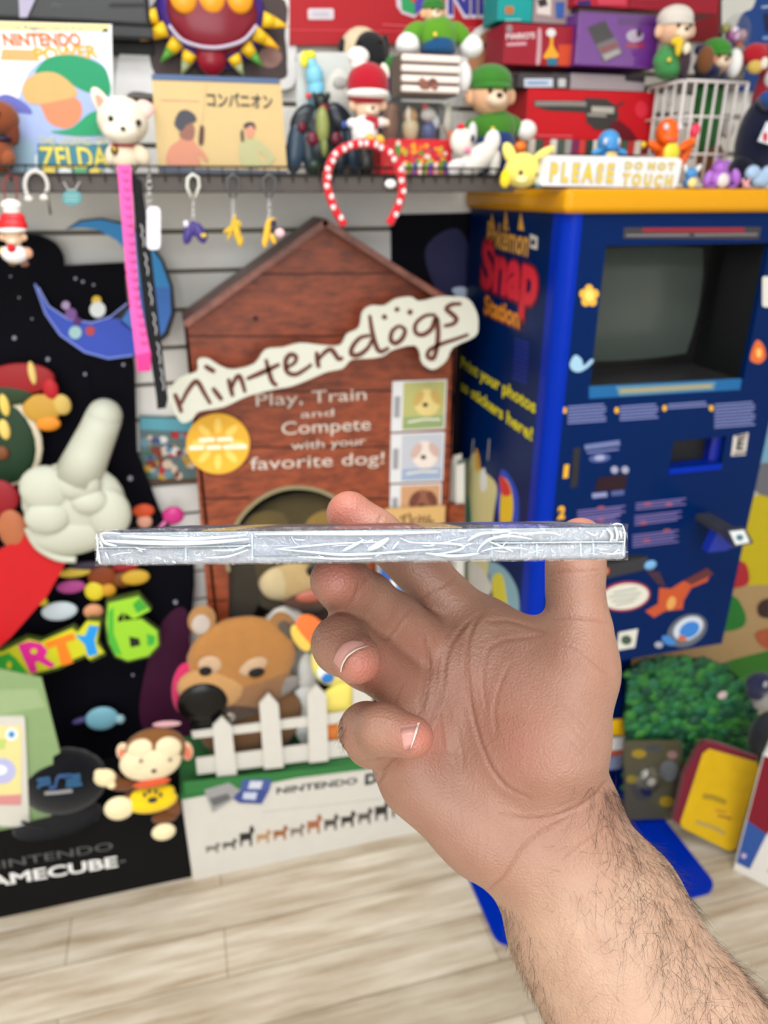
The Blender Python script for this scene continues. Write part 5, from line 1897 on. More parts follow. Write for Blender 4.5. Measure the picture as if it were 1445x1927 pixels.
def bear(label, y, base, head, hr, capc, bodyc, bibc, torso, tr, arms, hands, rest=None, legs=(), rot=0, skin_c=(226, 178, 140), feet=()):
    hx, hy = head
    parts = [('head', 'plush', [(hx, hy, hr, hr * .95, skin_c)]),
             ('muzzle', 'plush', [(hx, hy + hr * .3, hr * .5, hr * .36, (238, 214, 190), hr * .4, hr * .75)]),
             ('nose', 'plush', [(hx, hy + hr * .16, hr * .16, hr * .12, (70, 46, 36), hr * .12, hr * 1.12)]),
             ('eye', 'gloss', [(hx - hr * .34, hy - hr * .1, hr * .1, hr * .13, (20, 18, 20), hr * .08, hr * .92)]),
             ('eye', 'gloss', [(hx + hr * .34, hy - hr * .1, hr * .1, hr * .13, (20, 18, 20), hr * .08, hr * .92)]),
             ('ear', 'plush', [(hx - hr * .95, hy + hr * .1, hr * .26, hr * .34, skin_c, hr * .2)]),
             ('ear', 'plush', [(hx + hr * .95, hy + hr * .1, hr * .26, hr * .34, skin_c, hr * .2)]),
             ('hat', 'fabric', [(hx, hy - hr * .62, hr * 1.06, hr * .72, capc, hr), (hx, hy - hr * .3, hr * 1.02, hr * .26, capc, hr * 1.0, hr * .12)]),
             ('shirt', 'fabric', [(torso[0], torso[1] - tr[1] * .3, tr[0], tr[1] * .8, bodyc, tr[0] * .8)]),
             ('dungarees', 'fabric', [(torso[0], torso[1] + tr[1] * .35, tr[0] * .92, tr[1] * .8, bibc, tr[0] * .86, 2)]),
             ('button', 'plastic', [(torso[0] - tr[0] * .4, torso[1] - tr[1] * .25, 4, 4, (228, 200, 70), 3, tr[0] * .85)])]
    for a in arms:
        parts.append(('arm', 'fabric', [a[:4] + (bodyc, min(a[2:4]), a[4], a[5])]))
    for h_ in hands:
        parts.append(('paw', 'fabric', [h_ + ((232, 232, 234), min(h_[2:4]), 4)]))
    for l_ in legs:
        parts.append(('leg', 'fabric', [l_[:4] + (bibc, min(l_[2:4]), l_[4])]))
    for f_ in feet:
        parts.append(('foot', 'fabric', [f_[:4] + ((112, 70, 40), min(f_[2:4]), f_[4])]))
    return toy('plush_bear', label, 'plush toy', y, base, parts, rest, 'plush bears in dungarees')


CRT = PY(1.40)
bear('plush bear in a green cap and blue dungarees sitting above the white slatted crate', 1.45, (808, 120), (800, 34), 20, (50, 116, 46), (88, 146, 36), (24, 74, 120),
     (808, 90), (36, 42), [(764, 72, 26, 16, 0, -35), (848, 74, 26, 16, 0, 38)], [(752, 96, 22, 22), (868, 98, 22, 20)], None)
bear('plush bear in a green cap and blue dungarees standing right of the slatted crate', 1.405, (925, 322), (922, 178), 40, (58, 122, 42), (66, 124, 40), (26, 54, 110),
     (930, 256), (42, 44), [(894, 236, 24, 14, 0, -24), (966, 236, 24, 15, 0, 36)], [(988, 246, 20, 18), (870, 146, 16, 26)], SHZ, [(908, 296, 18, 30, 4), (950, 296, 18, 30, 4)])

# white slatted crate on a clear display box on a red box
t = thing('red_printed_box', 'red game box printed with small coloured characters under the clear display box', 'box', CRT(780, 325))
t['label'] = 'red box with a busy multicoloured print under the clear display box'
mb = MB()
xa, xb, zb, zt = pbox(mb, 1.36, 716, 262, 850, 326, .12, C((204, 34, 44)), .001)
mb.build('carton', t)
mb = MB()
P = PY(1.36)
rp_ = random.Random(31)
for i in range(60):
    c = rp_.choice([(226, 150, 40), (70, 140, 60), (220, 200, 190), (200, 60, 60), (120, 60, 90), (240, 110, 40), (170, 170, 60)])
    mb.poly(P, circ(rp_.uniform(724, 842), rp_.uniform(268, 318), rp_.uniform(3, 7), rp_.uniform(3, 7), n=8), C(c), .0006 + i * .00002, .0004)
for i in range(9):
    x = 756 + i * 10
    mb.poly(P, [(x, 304), (x + 7, 302), (x + 6, 320), (x + 1, 320)], C([(226, 220, 210), (90, 150, 70), (80, 80, 170)][i % 3]), .0024, .0005)
mb.build('print', t)
settle(t, SHZ)
zt = SHZ + (zt - zb)
t = thing('clear_display_box', 'clear acrylic display box of small figures on the red box', 'display box', (xa, 1.36, zt))
P = PY(1.365)
z2 = zt + .074
mb = MB()
mb.box((xa, 1.362, zt + .002), (xb + .012, 1.466, z2), CLEAR, .002)
mb.build('cover', t)
mb = MB()
mb.box((xa, 1.362, zt), (xb + .012, 1.466, zt + .003), C((40, 34, 36)))
mb.box((xa, 1.462, zt + .004), (xb + .012, 1.466, z2 - .002), C((58, 52, 56)))
mb.build('base', t)
for lab, sh_ in [('small brown plush figure inside the clear display box', [(734, 228, 15, 26, (120, 76, 54)), (738, 206, 11, 11, (130, 84, 60))]),
                 ('small cream-hatted figure inside the clear display box', [(772, 240, 16, 16, (206, 190, 150)), (772, 218, 14, 14, (190, 150, 100)), (766, 216, 5, 14, (230, 226, 210), 4, 10)]),
                 ('small red, white and blue figure inside the clear display box', [(806, 246, 15, 15, (60, 76, 130)), (806, 216, 16, 12, (200, 200, 196)), (800, 202, 7, 7, (200, 60, 66)), (820, 230, 8, 12, (190, 196, 200))]),
                 ('small silver-white figure inside the clear display box', [(842, 222, 10, 26, (206, 204, 190)), (830, 214, 8, 18, (90, 90, 92)), (846, 252, 6, 12, (226, 130, 90))])]:
    toy('display_figure', lab, 'toy figure', 1.41, (sh_[0][0], 262), [('body', 'plastic', sh_[:1]), ('head', 'plastic', sh_[1:])], zt + .003, 'figures in the clear display box', df=.8)
t = thing('slatted_crate', 'white slatted crate with a brown emblem on top of the clear display box', 'crate', (xa, 1.37, z2))
P = PY(1.37)
mb = MB()
fx0, fx1 = P(756, 150).x, P(864, 150).x
mb.box((fx0, 1.376, z2), (fx1, 1.44, z2 + .061), C((110, 96, 88)), .001)
mb.build('body', t)
for i in range(4):
    z_ = z2 + .003 + i * .0150
    MB().box((fx0 - .001, 1.366, z_), (fx1 + .001, 1.377, z_ + .0105), C((232, 220, 214), 'paint'), .003).build('slat', t)
mb = MB()
Pe = PY(1.3655)
for x, y, rx, ry, rgb in ((800, 160, 12, 9, (130, 84, 70)), (814, 156, 9, 9, (110, 66, 56)), (794, 152, 6, 6, (150, 100, 84)), (818, 164, 6, 6, (140, 90, 76))):
    mb.poly(Pe, circ(x, y, rx, ry, n=14), C(rgb), .0005 + (x - 790) * .00002, .0005)
mb.build('emblem', t)
zc = z2 + .061
b1 = [o for o in COL.objects if o.name == 'plush_bear'][0]
settle(b1, zc)
b1.location.y = 1.405 - 1.45 + b1['_loc'][1]

toy('plush_legs_doll', 'plush doll in green shirt and dark blue trousers half hidden beside slatted crate', 'plush toy', 1.50, (742, 300), [
    ('shirt', 'fabric', [(742, 120, 18, 14, (50, 130, 60))]), ('button', 'plastic', [(740, 116, 4, 4, (220, 190, 70), 3, 16)]),
    ('trousers', 'fabric', [(744, 152, 15, 34, (26, 44, 90)), (744, 230, 16, 50, (24, 40, 84)), (744, 290, 16, 26, (24, 40, 84))])], SHZ, df=.6)

t = thing('dog_cutout', 'brown dog picture cut-out with white border behind the green-capped bear', 'cut-out', PW(905, 150))
P = PY(1.575)
MB().poly(P, spl([(870, 100), (890, 60), (920, 42), (950, 40), (950, 190), (880, 190), (868, 150)]), C((226, 222, 220)), 0, .005).build('border', t)
mb = MB()
mb.poly(P, spl([(882, 104), (900, 70), (926, 54), (948, 54), (948, 184), (890, 184), (880, 150)]), C((176, 124, 86)), .001, .001)
mb.poly(P, circ(914, 86, 6, 5), C((56, 36, 30)), .002, .001)
mb.build('picture', t)

toy('white_plush_puppy', 'white plush puppy lying with pink nose and small red cap', 'plush toy', 1.325, (900, 328), [
    ('head', 'plush', [(868, 266, 22, 24, (232, 224, 218), 18)]), ('nose', 'plush', [(874, 284, 7, 5, (230, 130, 170), 5, 18)]),
    ('eye', 'gloss', [(884, 262, 4, 7, (30, 36, 60), 3, 16)]), ('cap', 'fabric', [(866, 240, 8, 7, (206, 40, 60), 7, 4)]),
    ('ear', 'plush', [(886, 252, 9, 20, (206, 206, 210), 6, 8)]),
    ('body', 'plush', [(900, 294, 42, 20, (228, 226, 220), 18, 0, -24), (924, 268, 16, 22, (232, 230, 226), 12, 4, 10)]),
    ('leg', 'plush', [(858, 310, 20, 10, (226, 220, 220), 9, 6, -14)]), ('leg', 'plush', [(930, 300, 12, 20, (224, 222, 216), 10)]),
    ('ball', 'plastic', [(981, 276, 12, 10, (226, 116, 30), 10, -4)])], SHZ)

# boxes stacked to the right, on the kiosk roof
KZ = 1.5535
ST = 1.45
PS_ = PY(ST)
t0 = None


def carton(name, label, y, q, depth, rgb, base_z=None, kind='print', group=None):
    t_ = thing(name, label, 'box', PY(y)((q[0] + q[2]) / 2, q[3]), group)
    mb_ = MB()
    ext = pbox(mb_, y, q[0], q[1], q[2], q[3], depth, C(rgb, kind), .0012)
    mb_.build('carton', t_)
    return t_, ext


zs = KZ
cols = [(200, 196, 190), (60, 80, 70), (170, 40, 50), (210, 208, 204), (70, 90, 80), (150, 150, 150), (120, 40, 90), (196, 60, 60), (40, 60, 50), (206, 204, 200), (150, 40, 50), (90, 60, 120), (200, 120, 50), (60, 90, 80), (180, 50, 50), (206, 200, 190), (120, 30, 40), (80, 90, 130)]
names = ['white', 'dark green', 'red', 'pale', 'grey-green', 'grey', 'plum', 'coral', 'deep green', 'cream', 'crimson', 'violet', 'orange', 'teal-grey', 'scarlet', 'ivory', 'maroon', 'slate blue']
y = ST
KR = PS_(1110, 291).z
o = MB()
o.box((PS_(978, 300).x, ST + .004, KZ), (PS_(1224, 300).x, ST + .12, KR), C((70, 48, 42)), .002)
tag(o.build('display_riser'), 'low dark brown riser under the row of little game boxes', 'riser')
x = PS_(994, 280).x
for i, rgb in enumerate(cols):
    w_ = (PS_(1232, 280).x - PS_(994, 280).x) / len(cols)
    o = MB()
    o.box((x + .0006, y, KR), (x + w_ - .0006, y + .1, KR + .026), C(rgb), .0015)
    g = o.build('small_game_box')
    tag(g, '%s little game box, %s from the left under the revolver box' % (names[i], ['first', 'second', 'third', 'fourth', 'fifth', 'sixth', 'seventh', 'eighth', 'ninth', 'tenth', 'eleventh', 'twelfth', 'thirteenth', 'fourteenth', 'fifteenth', 'sixteenth', 'seventeenth', 'eighteenth'][i]), 'box', 'row of little game boxes')
    x += w_
zs = KR + .026
t, e = carton('revolver_toy_box', 'wide red box with a toy revolver pictured on the front', 'box' and ST, (990, 170, 1228, 264), .11, (186, 8, 26))
P = PY(ST)
mb = MB()
GM, GD = C((130, 128, 126)), C((54, 52, 52))
mb.poly(P, [(1004, 189), (1098, 190), (1102, 184), (1140, 186), (1160, 200), (1164, 220), (1150, 238), (1122, 242), (1104, 232), (1100, 212), (1030, 208), (1004, 200)], GD, .001, .0006)
mb.stroke(P, [(1006, 195), (1060, 195), (1102, 196)], 9, GM, .0018)
mb.stroke(P, [(1112, 206), (1154, 208)], 12, C((170, 168, 162)), .0024)
mb.stroke(P, [(1104, 216), (1140, 218)], 5, C((150, 146, 140)), .0024)
mb.stroke(P, [(1160, 200), (1172, 192)], 4, GD, .0024)
mb.poly(P, [(1140, 236), (1164, 226), (1186, 244), (1200, 264), (1150, 264)], C((96, 10, 26)), .0014, .0006)
mb.poly(P, circ(1130, 236, 18, 9), GD, .0022, .0006)
mb.stroke(P, [(1010, 255), (1044, 256), (1076, 256)], 3, C((206, 84, 98)), .0012)
mb.poly(P, circ(1206, 206, 12, 16, n=14), C((206, 40, 60)), .0012, .0006)
mb.build('revolver_picture', t)
settle(t, zs)
zs2 = zs + (e[3] - e[2])
for i, (q, rgb, lab) in enumerate([((976, 138, 1072, 168), (64, 60, 66), 'flat grey game console carton lying on the revolver box, left'), ((1074, 140, 1214, 168), (150, 140, 146), 'flat pale grey carton lying on the revolver box, right')]):
    t, e = carton('flat_carton', lab.replace(', left', ' with white labels').replace(', right', ' under the purple box'), ST, q, .11, rgb)
    mb = MB()
    P = PY(ST)
    if i == 0:
        mb.poly(P, [(986, 148), (1040, 148), (1040, 164), (986, 164)], C((190, 200, 214)), .001, .0006)
        mb.poly(P, [(1050, 148), (1064, 148), (1064, 164), (1050, 164)], C((186, 186, 190)), .001, .0006)
        mb.stroke(P, [(992, 156), (1030, 156)], 4, C((90, 130, 190)), .0018)
    else:
        mb.poly(P, [(1176, 142), (1212, 144), (1212, 156), (1176, 152)], C((50, 46, 52)), .001, .0006)
    mb.build('label_print', t)
    settle(t, zs2)
    zz_ = zs2 + (e[3] - e[2])
t, e = carton('red_game_box', 'red game box with white heading in a clear sleeve left of purple box', ST, (948, 46, 1082, 132), .09, (146, 24, 44))
P = PY(ST)
mb = MB()
mb.text(P, "MARIO'S", (952, 74), (1006, 72), 9, C((220, 200, 206)), .001, bold=.03)
mb.stroke(P, [(953, 84), (972, 83), (990, 82)], 6, C((200, 150, 164)), .001)
mb.poly(P, circ(958, 54, 6, 8, n=14), C((140, 120, 126)), .001, .0006)
mb.poly(P, [(1050, 84), (1080, 84), (1080, 128), (1050, 128)], C((196, 70, 40)), .001, .0006)
mb.poly(P, spl([(1012, 56), (1018, 60), (1016, 118), (1008, 126), (1010, 90)]), C((190, 150, 160)), .0014, .0006)
mb.poly(P, spl([(1034, 58), (1042, 62), (1040, 84), (1050, 110), (1022, 112), (1034, 84)]), C((226, 160, 40)), .0014, .0006)
mb.poly(P, circ(1036, 62, 9, 8), C((210, 210, 212)), .002, .0006)
mb.poly(P, [(1030, 112), (1046, 112), (1048, 128), (1028, 128)], C((40, 110, 140)), .002, .0006)
mb.build('cover_print', t)
settle(t, zs2 + .036)
mb = MB()
zl_ = t.location.z
zt4 = zs2 + .036 + e[3] - e[2]
t, e2 = carton('purple_game_box', 'purple game box picturing a grey card in a clear sleeve', ST - .02, (1086, 26, 1238, 134), .10, (112, 44, 148))
P = PY(ST - .02)
mb = MB()
mb.poly(P, [(1105, 52), (1138, 38), (1171, 100), (1136, 118)], C((44, 38, 50)), .001, .0008)
mb.poly(P, [(1120, 84), (1156, 70), (1170, 98), (1136, 117)], C((110, 100, 112)), .0018, .0006)
mb.poly(P, [(1126, 92), (1158, 80), (1162, 88), (1130, 100)], C((140, 60, 70)), .0024, .0006)
mb.poly(P, [(1132, 104), (1162, 92), (1168, 100), (1138, 114)], C((170, 164, 166)), .0024, .0006)
mb.poly(P, [(1163, 32), (1230, 34), (1230, 48), (1163, 46)], C((90, 36, 120)), .001, .0006)
mb.poly(P, circ(1194, 68, 16, 12), C((190, 176, 200)), .001, .0006)
mb.poly(P, circ(1202, 62, 5, 8), C((60, 40, 70)), .0016, .0006)
mb.poly(P, [(1178, 82), (1212, 80), (1210, 90), (1176, 90)], C((170, 40, 90)), .0016, .0006)
mb.build('cover_print', t)
mb = MB()
xa, xb, zb, zt = e2
mb.box((xa - .004, ST - .026, zb - .002), (xb + .004, ST + .085, zt + .004), CLEAR, .002)
mb.build('clear_sleeve', t)
settle(t, zs2 + .036)
for q, rgb, lab, prints in [((938, -60, 1004, 40), (10, 146, 146), 'teal game box standing on the red game box', [([(950, 12), (966, 12), (966, 26), (950, 26)], (176, 106, 60)), ([(950, 34), (980, 34), (980, 37), (950, 37)], (120, 190, 190))]),
                            ((1006, -60, 1078, 42), (150, 132, 136), 'pale game box with a dark head picture beside the teal box', [([(1010, -20), (1036, -20), (1036, 30), (1010, 26)], (210, 200, 196)), ([(1044, 4), (1062, 4), (1060, 34), (1046, 34)], (50, 90, 160)), ([(1010, 0), (1026, -4), (1030, 10), (1014, 14)], (50, 40, 44))]),
                            ((1084, -60, 1186, 18), (170, 30, 50), 'red game box with pale lettering on top of the purple box', [([(1086, 4), (1110, 2), (1112, 18), (1086, 18)], (40, 36, 100)), ([(1118, -20), (1180, -20), (1176, 14), (1124, 16)], (190, 60, 80))]),
                            ((1188, -60, 1356, 18), (140, 20, 40), 'dark red box at the top right behind the white-hatted bear', [([(1200, -30), (1240, -30), (1240, 0), (1200, 0)], (160, 40, 60))])]:
    yy = ST + .03 if q[0] < 1080 else ST
    t, e = carton('upper_game_box', lab, yy, q, .07, rgb)
    mb = MB()
    for i, (pp, c) in enumerate(prints):
        mb.poly(PY(yy), pp, C(c), .001 + i * .0006, .0006)
    mb.build('cover_print', t)
    settle(t, zt4 + .0005 if q[0] < 1080 else (zs2 + .036 + e2[3] - e2[2] + .0065))

t = thing('red_wall_panel', 'plain dark red panel on the wall behind the white-hatted bear', 'panel', PW(1300, 75))
mb = MB().poly(PW, [(1216, -60), (1356, -60), (1352, 78), (1216, 76)], C((120, 10, 24), 'print'), 0, .015)
mb.build('sheet', t)
t = thing('blue_poster', 'blue and white poster on the wall at the top right corner', 'poster', PW(1420, 110))
mb = MB().poly(PW, [(1358, -60), (1560, -60), (1556, 180), (1362, 170)], C((24, 62, 130), 'print'), 0, .004)
mb.build('sheet', t)
mb = MB()
mb.poly(PW, spl([(1362, -20), (1420, -24), (1416, 14), (1396, 26), (1380, 60), (1362, 90)], 4), C((200, 200, 196)), .001, .0006)
mb.poly(PW, [(1436, 26), (1500, 20), (1500, 60), (1440, 60)], C((20, 30, 60)), .001, .0006)
mb.stroke(PW, [(1432, 14), (1470, 10)], 4, C((160, 180, 210)), .0016)
mb.stroke(PW, [(1434, 72), (1470, 70)], 6, C((120, 150, 200)), .0016)
mb.build('print', t)

# cage and the plush toys on it
YC = 1.34
PCg = PY(YC)
cage = thing('wire_cage', 'white plastic barred cage with a green plush inside on the kiosk roof', 'cage', PCg(1330, 304))
xa, xb = PCg(1280, 220).x, PCg(1396, 220).x
zt = PCg(1320, 152).z
CW = C((206, 200, 200), 'plastic')
mb = MB()
yb_ = YC + .17
for zz, r_ in ((KZ + .004, .004), (zt, .004), (KZ + (zt - KZ) * .68, .0025), (KZ + (zt - KZ) * .33, .0025)):
    for a, b_ in (((xa, YC), (xb, YC)), ((xa, yb_), (xb, yb_)), ((xa, YC), (xa, yb_)), ((xb, YC), (xb, yb_))):
        mb.tube([(a[0], a[1], zz), (b_[0], b_[1], zz)], r_, CW, 6)
mb.build('rails', cage)
n_ = 7
for i in range(n_):
    xx = xa + (xb - xa) * i / (n_ - 1)
    MB().tube([(xx, YC, KZ), (xx, YC, zt)], .0034 if i in (0, n_ - 1) else .0026, CW, 8).build('bar', cage)
    if i:
        yy = YC + .17 * i / (n_ - 1)
        MB().tube([(xa, yy, KZ), (xa, yy, zt)], .0024, CW, 8).build('bar', cage)
mb = MB()
mb.box((xa - .003, YC - .003, zt), (xb + .003, yb_ + .003, zt + .005), C((32, 34, 50), 'plastic'), .001)
mb.build('lid', cage)
toy('caged_plush', 'green plush doll standing behind the white cage bars', 'plush toy', YC + .075, (1335, 300), [
    ('body', 'plush', [(1332, 196, 30, 44, (54, 120, 60), 26), (1330, 252, 28, 36, (46, 100, 52), 26)]),
    ('head', 'plush', [(1326, 172, 26, 22, (58, 130, 64), 22)]),
    ('paw', 'plush', [(1362, 244, 15, 15, (210, 206, 206), 12, 12), (1296, 250, 13, 13, (206, 200, 190), 11, 12)]),
    ('ball', 'plush', [(1262, 182, 12, 15, (220, 224, 224), 10, 0)]),
    ('legs', 'plush', [(1336, 290, 26, 20, (110, 70, 46), 22)])], KZ + .008, df=.8)
zl = zt + .005
bear('plush bear with a white hat and green shirt sitting on the cage, left side', YC + .05, (1268, 150), (1270, 56), 32, (206, 200, 194), (70, 140, 80), (60, 130, 74), (1256, 124), (28, 30),
     [(1246, 110, 12, 22, 6, 0)], [(1262, 110, 10, 10)], zl, (), 0, (222, 180, 152), [(1276, 120, 14, 26, 14), (1316, 116, 16, 24, 16)])
toy_w = [o for o in COL.objects if o.name.startswith('plush_bear')][-1]
toy_w['label'] = 'plush bear in a white hat and green shirt sitting on the barred cage'
bear('plush bear in a bright green cap lying over the right of the cage', YC + .1, (1350, 150), (1346, 112), 28, (56, 128, 44), (34, 40, 80), (26, 30, 64), (1330, 130), (26, 20),
     [(1316, 96, 16, 10, 8, 0)], [(1378, 120, 15, 24)], zl, (), 0, (214, 150, 110))
toy('yellow_star_toy', 'small yellow and white star-shaped plush between the two capped bears', 'plush toy', YC + .02, (1282, 108), [
    ('star', 'plush', [(1275, 78, 14, 8, (220, 190, 50), 6), (1276, 88, 7, 16, (220, 190, 50), 6, 2), (1290, 92, 8, 10, (224, 218, 196), 6, 3)]),
    ('stem', 'plush', [(1290, 118, 9, 30, (60, 44, 56), 8)])], zl)
t = toy('toy_capsule', 'clear round toy capsule with purple toy inside at top right', 'capsule', YC + .15, (1384, 150), [
    ('filling', 'plastic', [(1378, 70, 14, 14, (150, 70, 140)), (1396, 66, 9, 9, (190, 150, 160)), (1390, 86, 8, 8, (200, 110, 60)), (1366, 54, 9, 9, (150, 150, 90)), (1386, 118, 20, 30, (150, 146, 140), 14)])], zl)
mb = MB()
mb.ell(PY(YC + .15), 1384, 68, 28, 36, CLEAR, 26)
mb.build('shell', t)
toy('red_plush', 'red and yellow plush at the right edge beside the cage', 'plush toy', YC + .1, (1430, 300), [
    ('cap', 'plush', [(1420, 104, 26, 20, (170, 26, 40), 20), (1436, 112, 20, 26, (160, 24, 38), 20)]),
    ('face', 'plush', [(1412, 128, 16, 12, (206, 176, 90), 10, 12), (1424, 122, 8, 10, (226, 220, 206), 6, 20)]),
    ('body', 'plush', [(1440, 200, 30, 70, (140, 30, 46), 22), (1440, 150, 12, 16, (206, 206, 204), 10, 14), (1440, 270, 28, 40, (36, 40, 80), 22)])], KZ)

# ------------------------------------------------------------------ the blue photo kiosk
XK0, XK1, YK, YKB = 0.621, 1.105, 1.17, 1.60
PF = PY(YK)
PX = Plane((XK0, 0, 0), (-1, 0, 0))
kiosk = thing('photo_kiosk', 'tall blue sticker-printing video game kiosk with a yellow top', 'kiosk', (0.86, 1.385, 0))
KB = C((0, 30, 82), 'enamel')
KD = C((0, 20, 66), 'enamel')
KBR = C((0, 40, 160), 'enamel')
zTop, zBot = PF(1250, 401).z, 0.61
# screen opening
ox0, ox1 = PF(1140, 462).x, PF(1395, 735).x
oz1, oz0 = PF(1290, 460).z, PF(1260, 726).z
mb = MB()
T = .012
mb.box((XK0 + .02, YK, zBot), (ox0, YK + T, zTop), KB)
mb.box((ox1, YK, zBot), (XK1, YK + T, zTop), KB)
mb.box((ox0, YK, oz1), (ox1, YK + T, zTop), KB)
px0, px1 = PF(1264, 850).x, PF(1362, 850).x
pz1, pz0 = PF(1312, 826).z, PF(1312, 876).z
mb.box((ox0, YK, pz1), (ox1, YK + T, oz0), KB)
mb.box((ox0, YK, pz0), (px0, YK + T, pz1), KB)
mb.box((px1, YK, pz0), (ox1, YK + T, pz1), KB)
mb.box((ox0, YK, zBot), (ox1, YK + T, pz0), KB)
mb.build('front_panel', kiosk)
mb = MB()
mb.box((XK0, YK + .02, zBot), (XK0 + T, YKB, zTop), KB)
mb.box((XK1 - T, YK + .006, zBot), (XK1, YKB, zTop), KB)
mb.box((XK0, YKB - T, zBot), (XK1, YKB, zTop), KB)
mb.box((XK0 + T, YK + T, zBot), (XK1 - T, YKB - T, zBot + T), KD)
mb.build('cabinet', kiosk)
mb = MB()
xa, xb = PX_x = (XK0 - .002, PF(1094, 420).x)
cx_, cy_ = XK0 + .022, YK + .022
pts = [(cx_ + .024 * math.cos(a), cy_ + .024 * math.sin(a)) for a in (math.radians(180 + 90 * i / 8) for i in range(9))]
pts = [(XK0 - .002, YK + .045)] + pts + [(xb, YK - .002), (xb, YK + .012), (XK0 + .012, YK + .045)]
k = len(pts)
vs = [(x, y, zBot - .0) for x, y in pts] + [(x, y, zTop) for x, y in pts]
mb.add(vs, [(i, (i + 1) % k, k + (i + 1) % k, k + i) for i in range(k)] + [tuple(range(k))[::-1], tuple(range(k, 2 * k))], KBR)
mb.build('corner_post', kiosk)
mb = MB()
mb.box((XK0 - .012, YK - .014, zTop), (XK1 + .02, YKB + .01, KZ - .0005), C((206, 144, 0), 'gloss'), .012, 4)
mb.build('yellow_top', kiosk)
mb = MB()
DKR = C((22, 23, 24), 'plastic')
mb.box((ox0 - .004, YK + T, oz0 - .004), (ox0, YK + .16, oz1 + .004), DKR)
mb.box((ox1, YK + T, oz0 - .004), (ox1 + .004, YK + .16, oz1 + .004), DKR)
mb.box((ox0, YK + T, oz1), (ox1, YK + .16, oz1 + .004), DKR)
mb.box((ox0, YK + T, oz0 - .004), (ox1, YK + .16, oz0), C((44, 44, 46), 'plastic'))
mb.box((ox0, YK + .156, oz0), (ox1, YK + .162, oz1), C((18, 18, 19), 'plastic'))
scr = mb.build('screen_recess', kiosk)
# bulging glass tube
mb = MB()
sx0, sx1, sz0, sz1 = ox0 + .012, ox1 - .02, oz0 + .02, oz1 - .012
n = 18
vs, fs = [], []
for i in range(n + 1):
    for j in range(n + 1):
        u, v = -1 + 2 * i / n, -1 + 2 * j / n
        uu = u * (1 - .05 * v * v)
        vv = v * (1 - .05 * u * u)
        vs.append(((sx0 + sx1) / 2 + uu * (sx1 - sx0) / 2, YK + .15 - .03 * (1 - u * u * .6) * (1 - v * v * .6), (sz0 + sz1) / 2 + vv * (sz1 - sz0) / 2))
for i in range(n):
    for j in range(n):
        a = i * (n + 1) + j
        fs.append((a, a + n + 1, a + n + 2, a + 1))
mb.add(vs, fs, C((72, 80, 76), 'gloss'), True)
mb.build('picture_tube', kiosk)
mb = MB()
mb.box((px0, YK + .03, pz0), (px1, YK + .035, pz1), C((22, 24, 30)))
mb.box((px0, YK + .001, pz1), (px1, YK + .035, pz1 + .002), KD)
mb.box((px0, YK - .004, pz0 - .014), (px1, YK + .03, pz0), KBR, .003)
mb.box((px1 - .022, YK + .012, pz0), (px1, YK + .03, pz1), C((10, 30, 140), 'plastic'))
mb.build('photo_slot', kiosk)
# pedestal, floor plate
mb = MB()
pxr = PY(1.30)(1180, 1300).x
mb.box((XK0 + .012, 1.30, .012), (pxr, YKB - .01, zBot), KD, .002)
mb.build('pedestal', kiosk)
mb = MB()
PP = PY(1.30)
for y0, y1, rgb in ((1352, 1382, (232, 180, 20)), (1386, 1410, (226, 226, 224)), (1411, 1420, (196, 90, 70)), (1422, 1446, (130, 140, 170))):
    mb.poly(PP, [(1060, y0 + 10), (1178 - (y0 - 1352) * .1, y0), (1177 - (y1 - 1352) * .1, y1), (1060, y1 + 10)], C(rgb), .001, .001)
mb.build('pedestal_stripes', kiosk)
mb = MB()
pl_ = rrect(.537, 1.018, 1.108, 1.60, .035, 6)
mb.add([(x, y, .010) for x, y in pl_], [tuple(range(len(pl_)))], KBR)
kk = len(pl_)
mb.add([(x, y, .010) for x, y in pl_] + [(x, y, 0) for x, y in pl_], [((i + 1) % kk, i, kk + i, kk + (i + 1) % kk) for i in range(kk)], KBR)
mb.build('floor_plate', kiosk)

# front print
YEL, ORG, LILAC, WHT2 = C((226, 170, 40)), C((220, 130, 60)), C((112, 122, 176)), C((206, 206, 206))
mb = MB()
mb.poly(PF, [(1174, 428), (1432, 427), (1428, 450), (1172, 449)], C((52, 50, 56)), .0008, .0008)
mb.poly(PF, [(1208, 429), (1400, 428), (1400, 437), (1208, 437)], C((130, 30, 46)), .0014, .0006)
mb.stroke(PF, [(1178, 443), (1296, 442)], 4, C((112, 108, 112)), .0014)
mb.stroke(PF, [(1306, 442), (1424, 441)], 4, C((112, 108, 112)), .0014)
mb.build('header_strip', kiosk)
mb = MB()
mb.poly(PF, [(1108, 727), (1395, 712), (1392, 733), (1108, 750)], C((16, 92, 150)), .0008, .0008)
mb.poly(PF, [(1158, 727), (1346, 718), (1342, 733), (1164, 745)], C((90, 130, 150)), .0014, .0006)
mb.stroke(PF, [(1166, 736), (1250, 731), (1338, 726)], 5, C((170, 150, 100)), .002)
mb.build('caption_strip', kiosk)
mb = MB()
for a in range(0, 360, 72):
    mb.poly(PF, circ(1108 + 11 * math.cos(math.radians(a - 90)), 557 + 13 * math.sin(math.radians(a - 90)), 8, 9, n=14), C((220, 170, 60)), .0008 + a * .000001, .0006)
mb.poly(PF, circ(1108, 556, 9, 11), C((240, 206, 110)), .0018, .0006)
mb.build('flower_sticker', kiosk)
mb = MB()
mb.poly(PF, spl([(1072, 684), (1082, 668), (1094, 676), (1098, 688), (1112, 676), (1116, 680), (1102, 694), (1088, 700), (1076, 696)]), C((150, 190, 216)), .0008, .0006)
mb.build('blue_sticker', kiosk)
mb = MB()
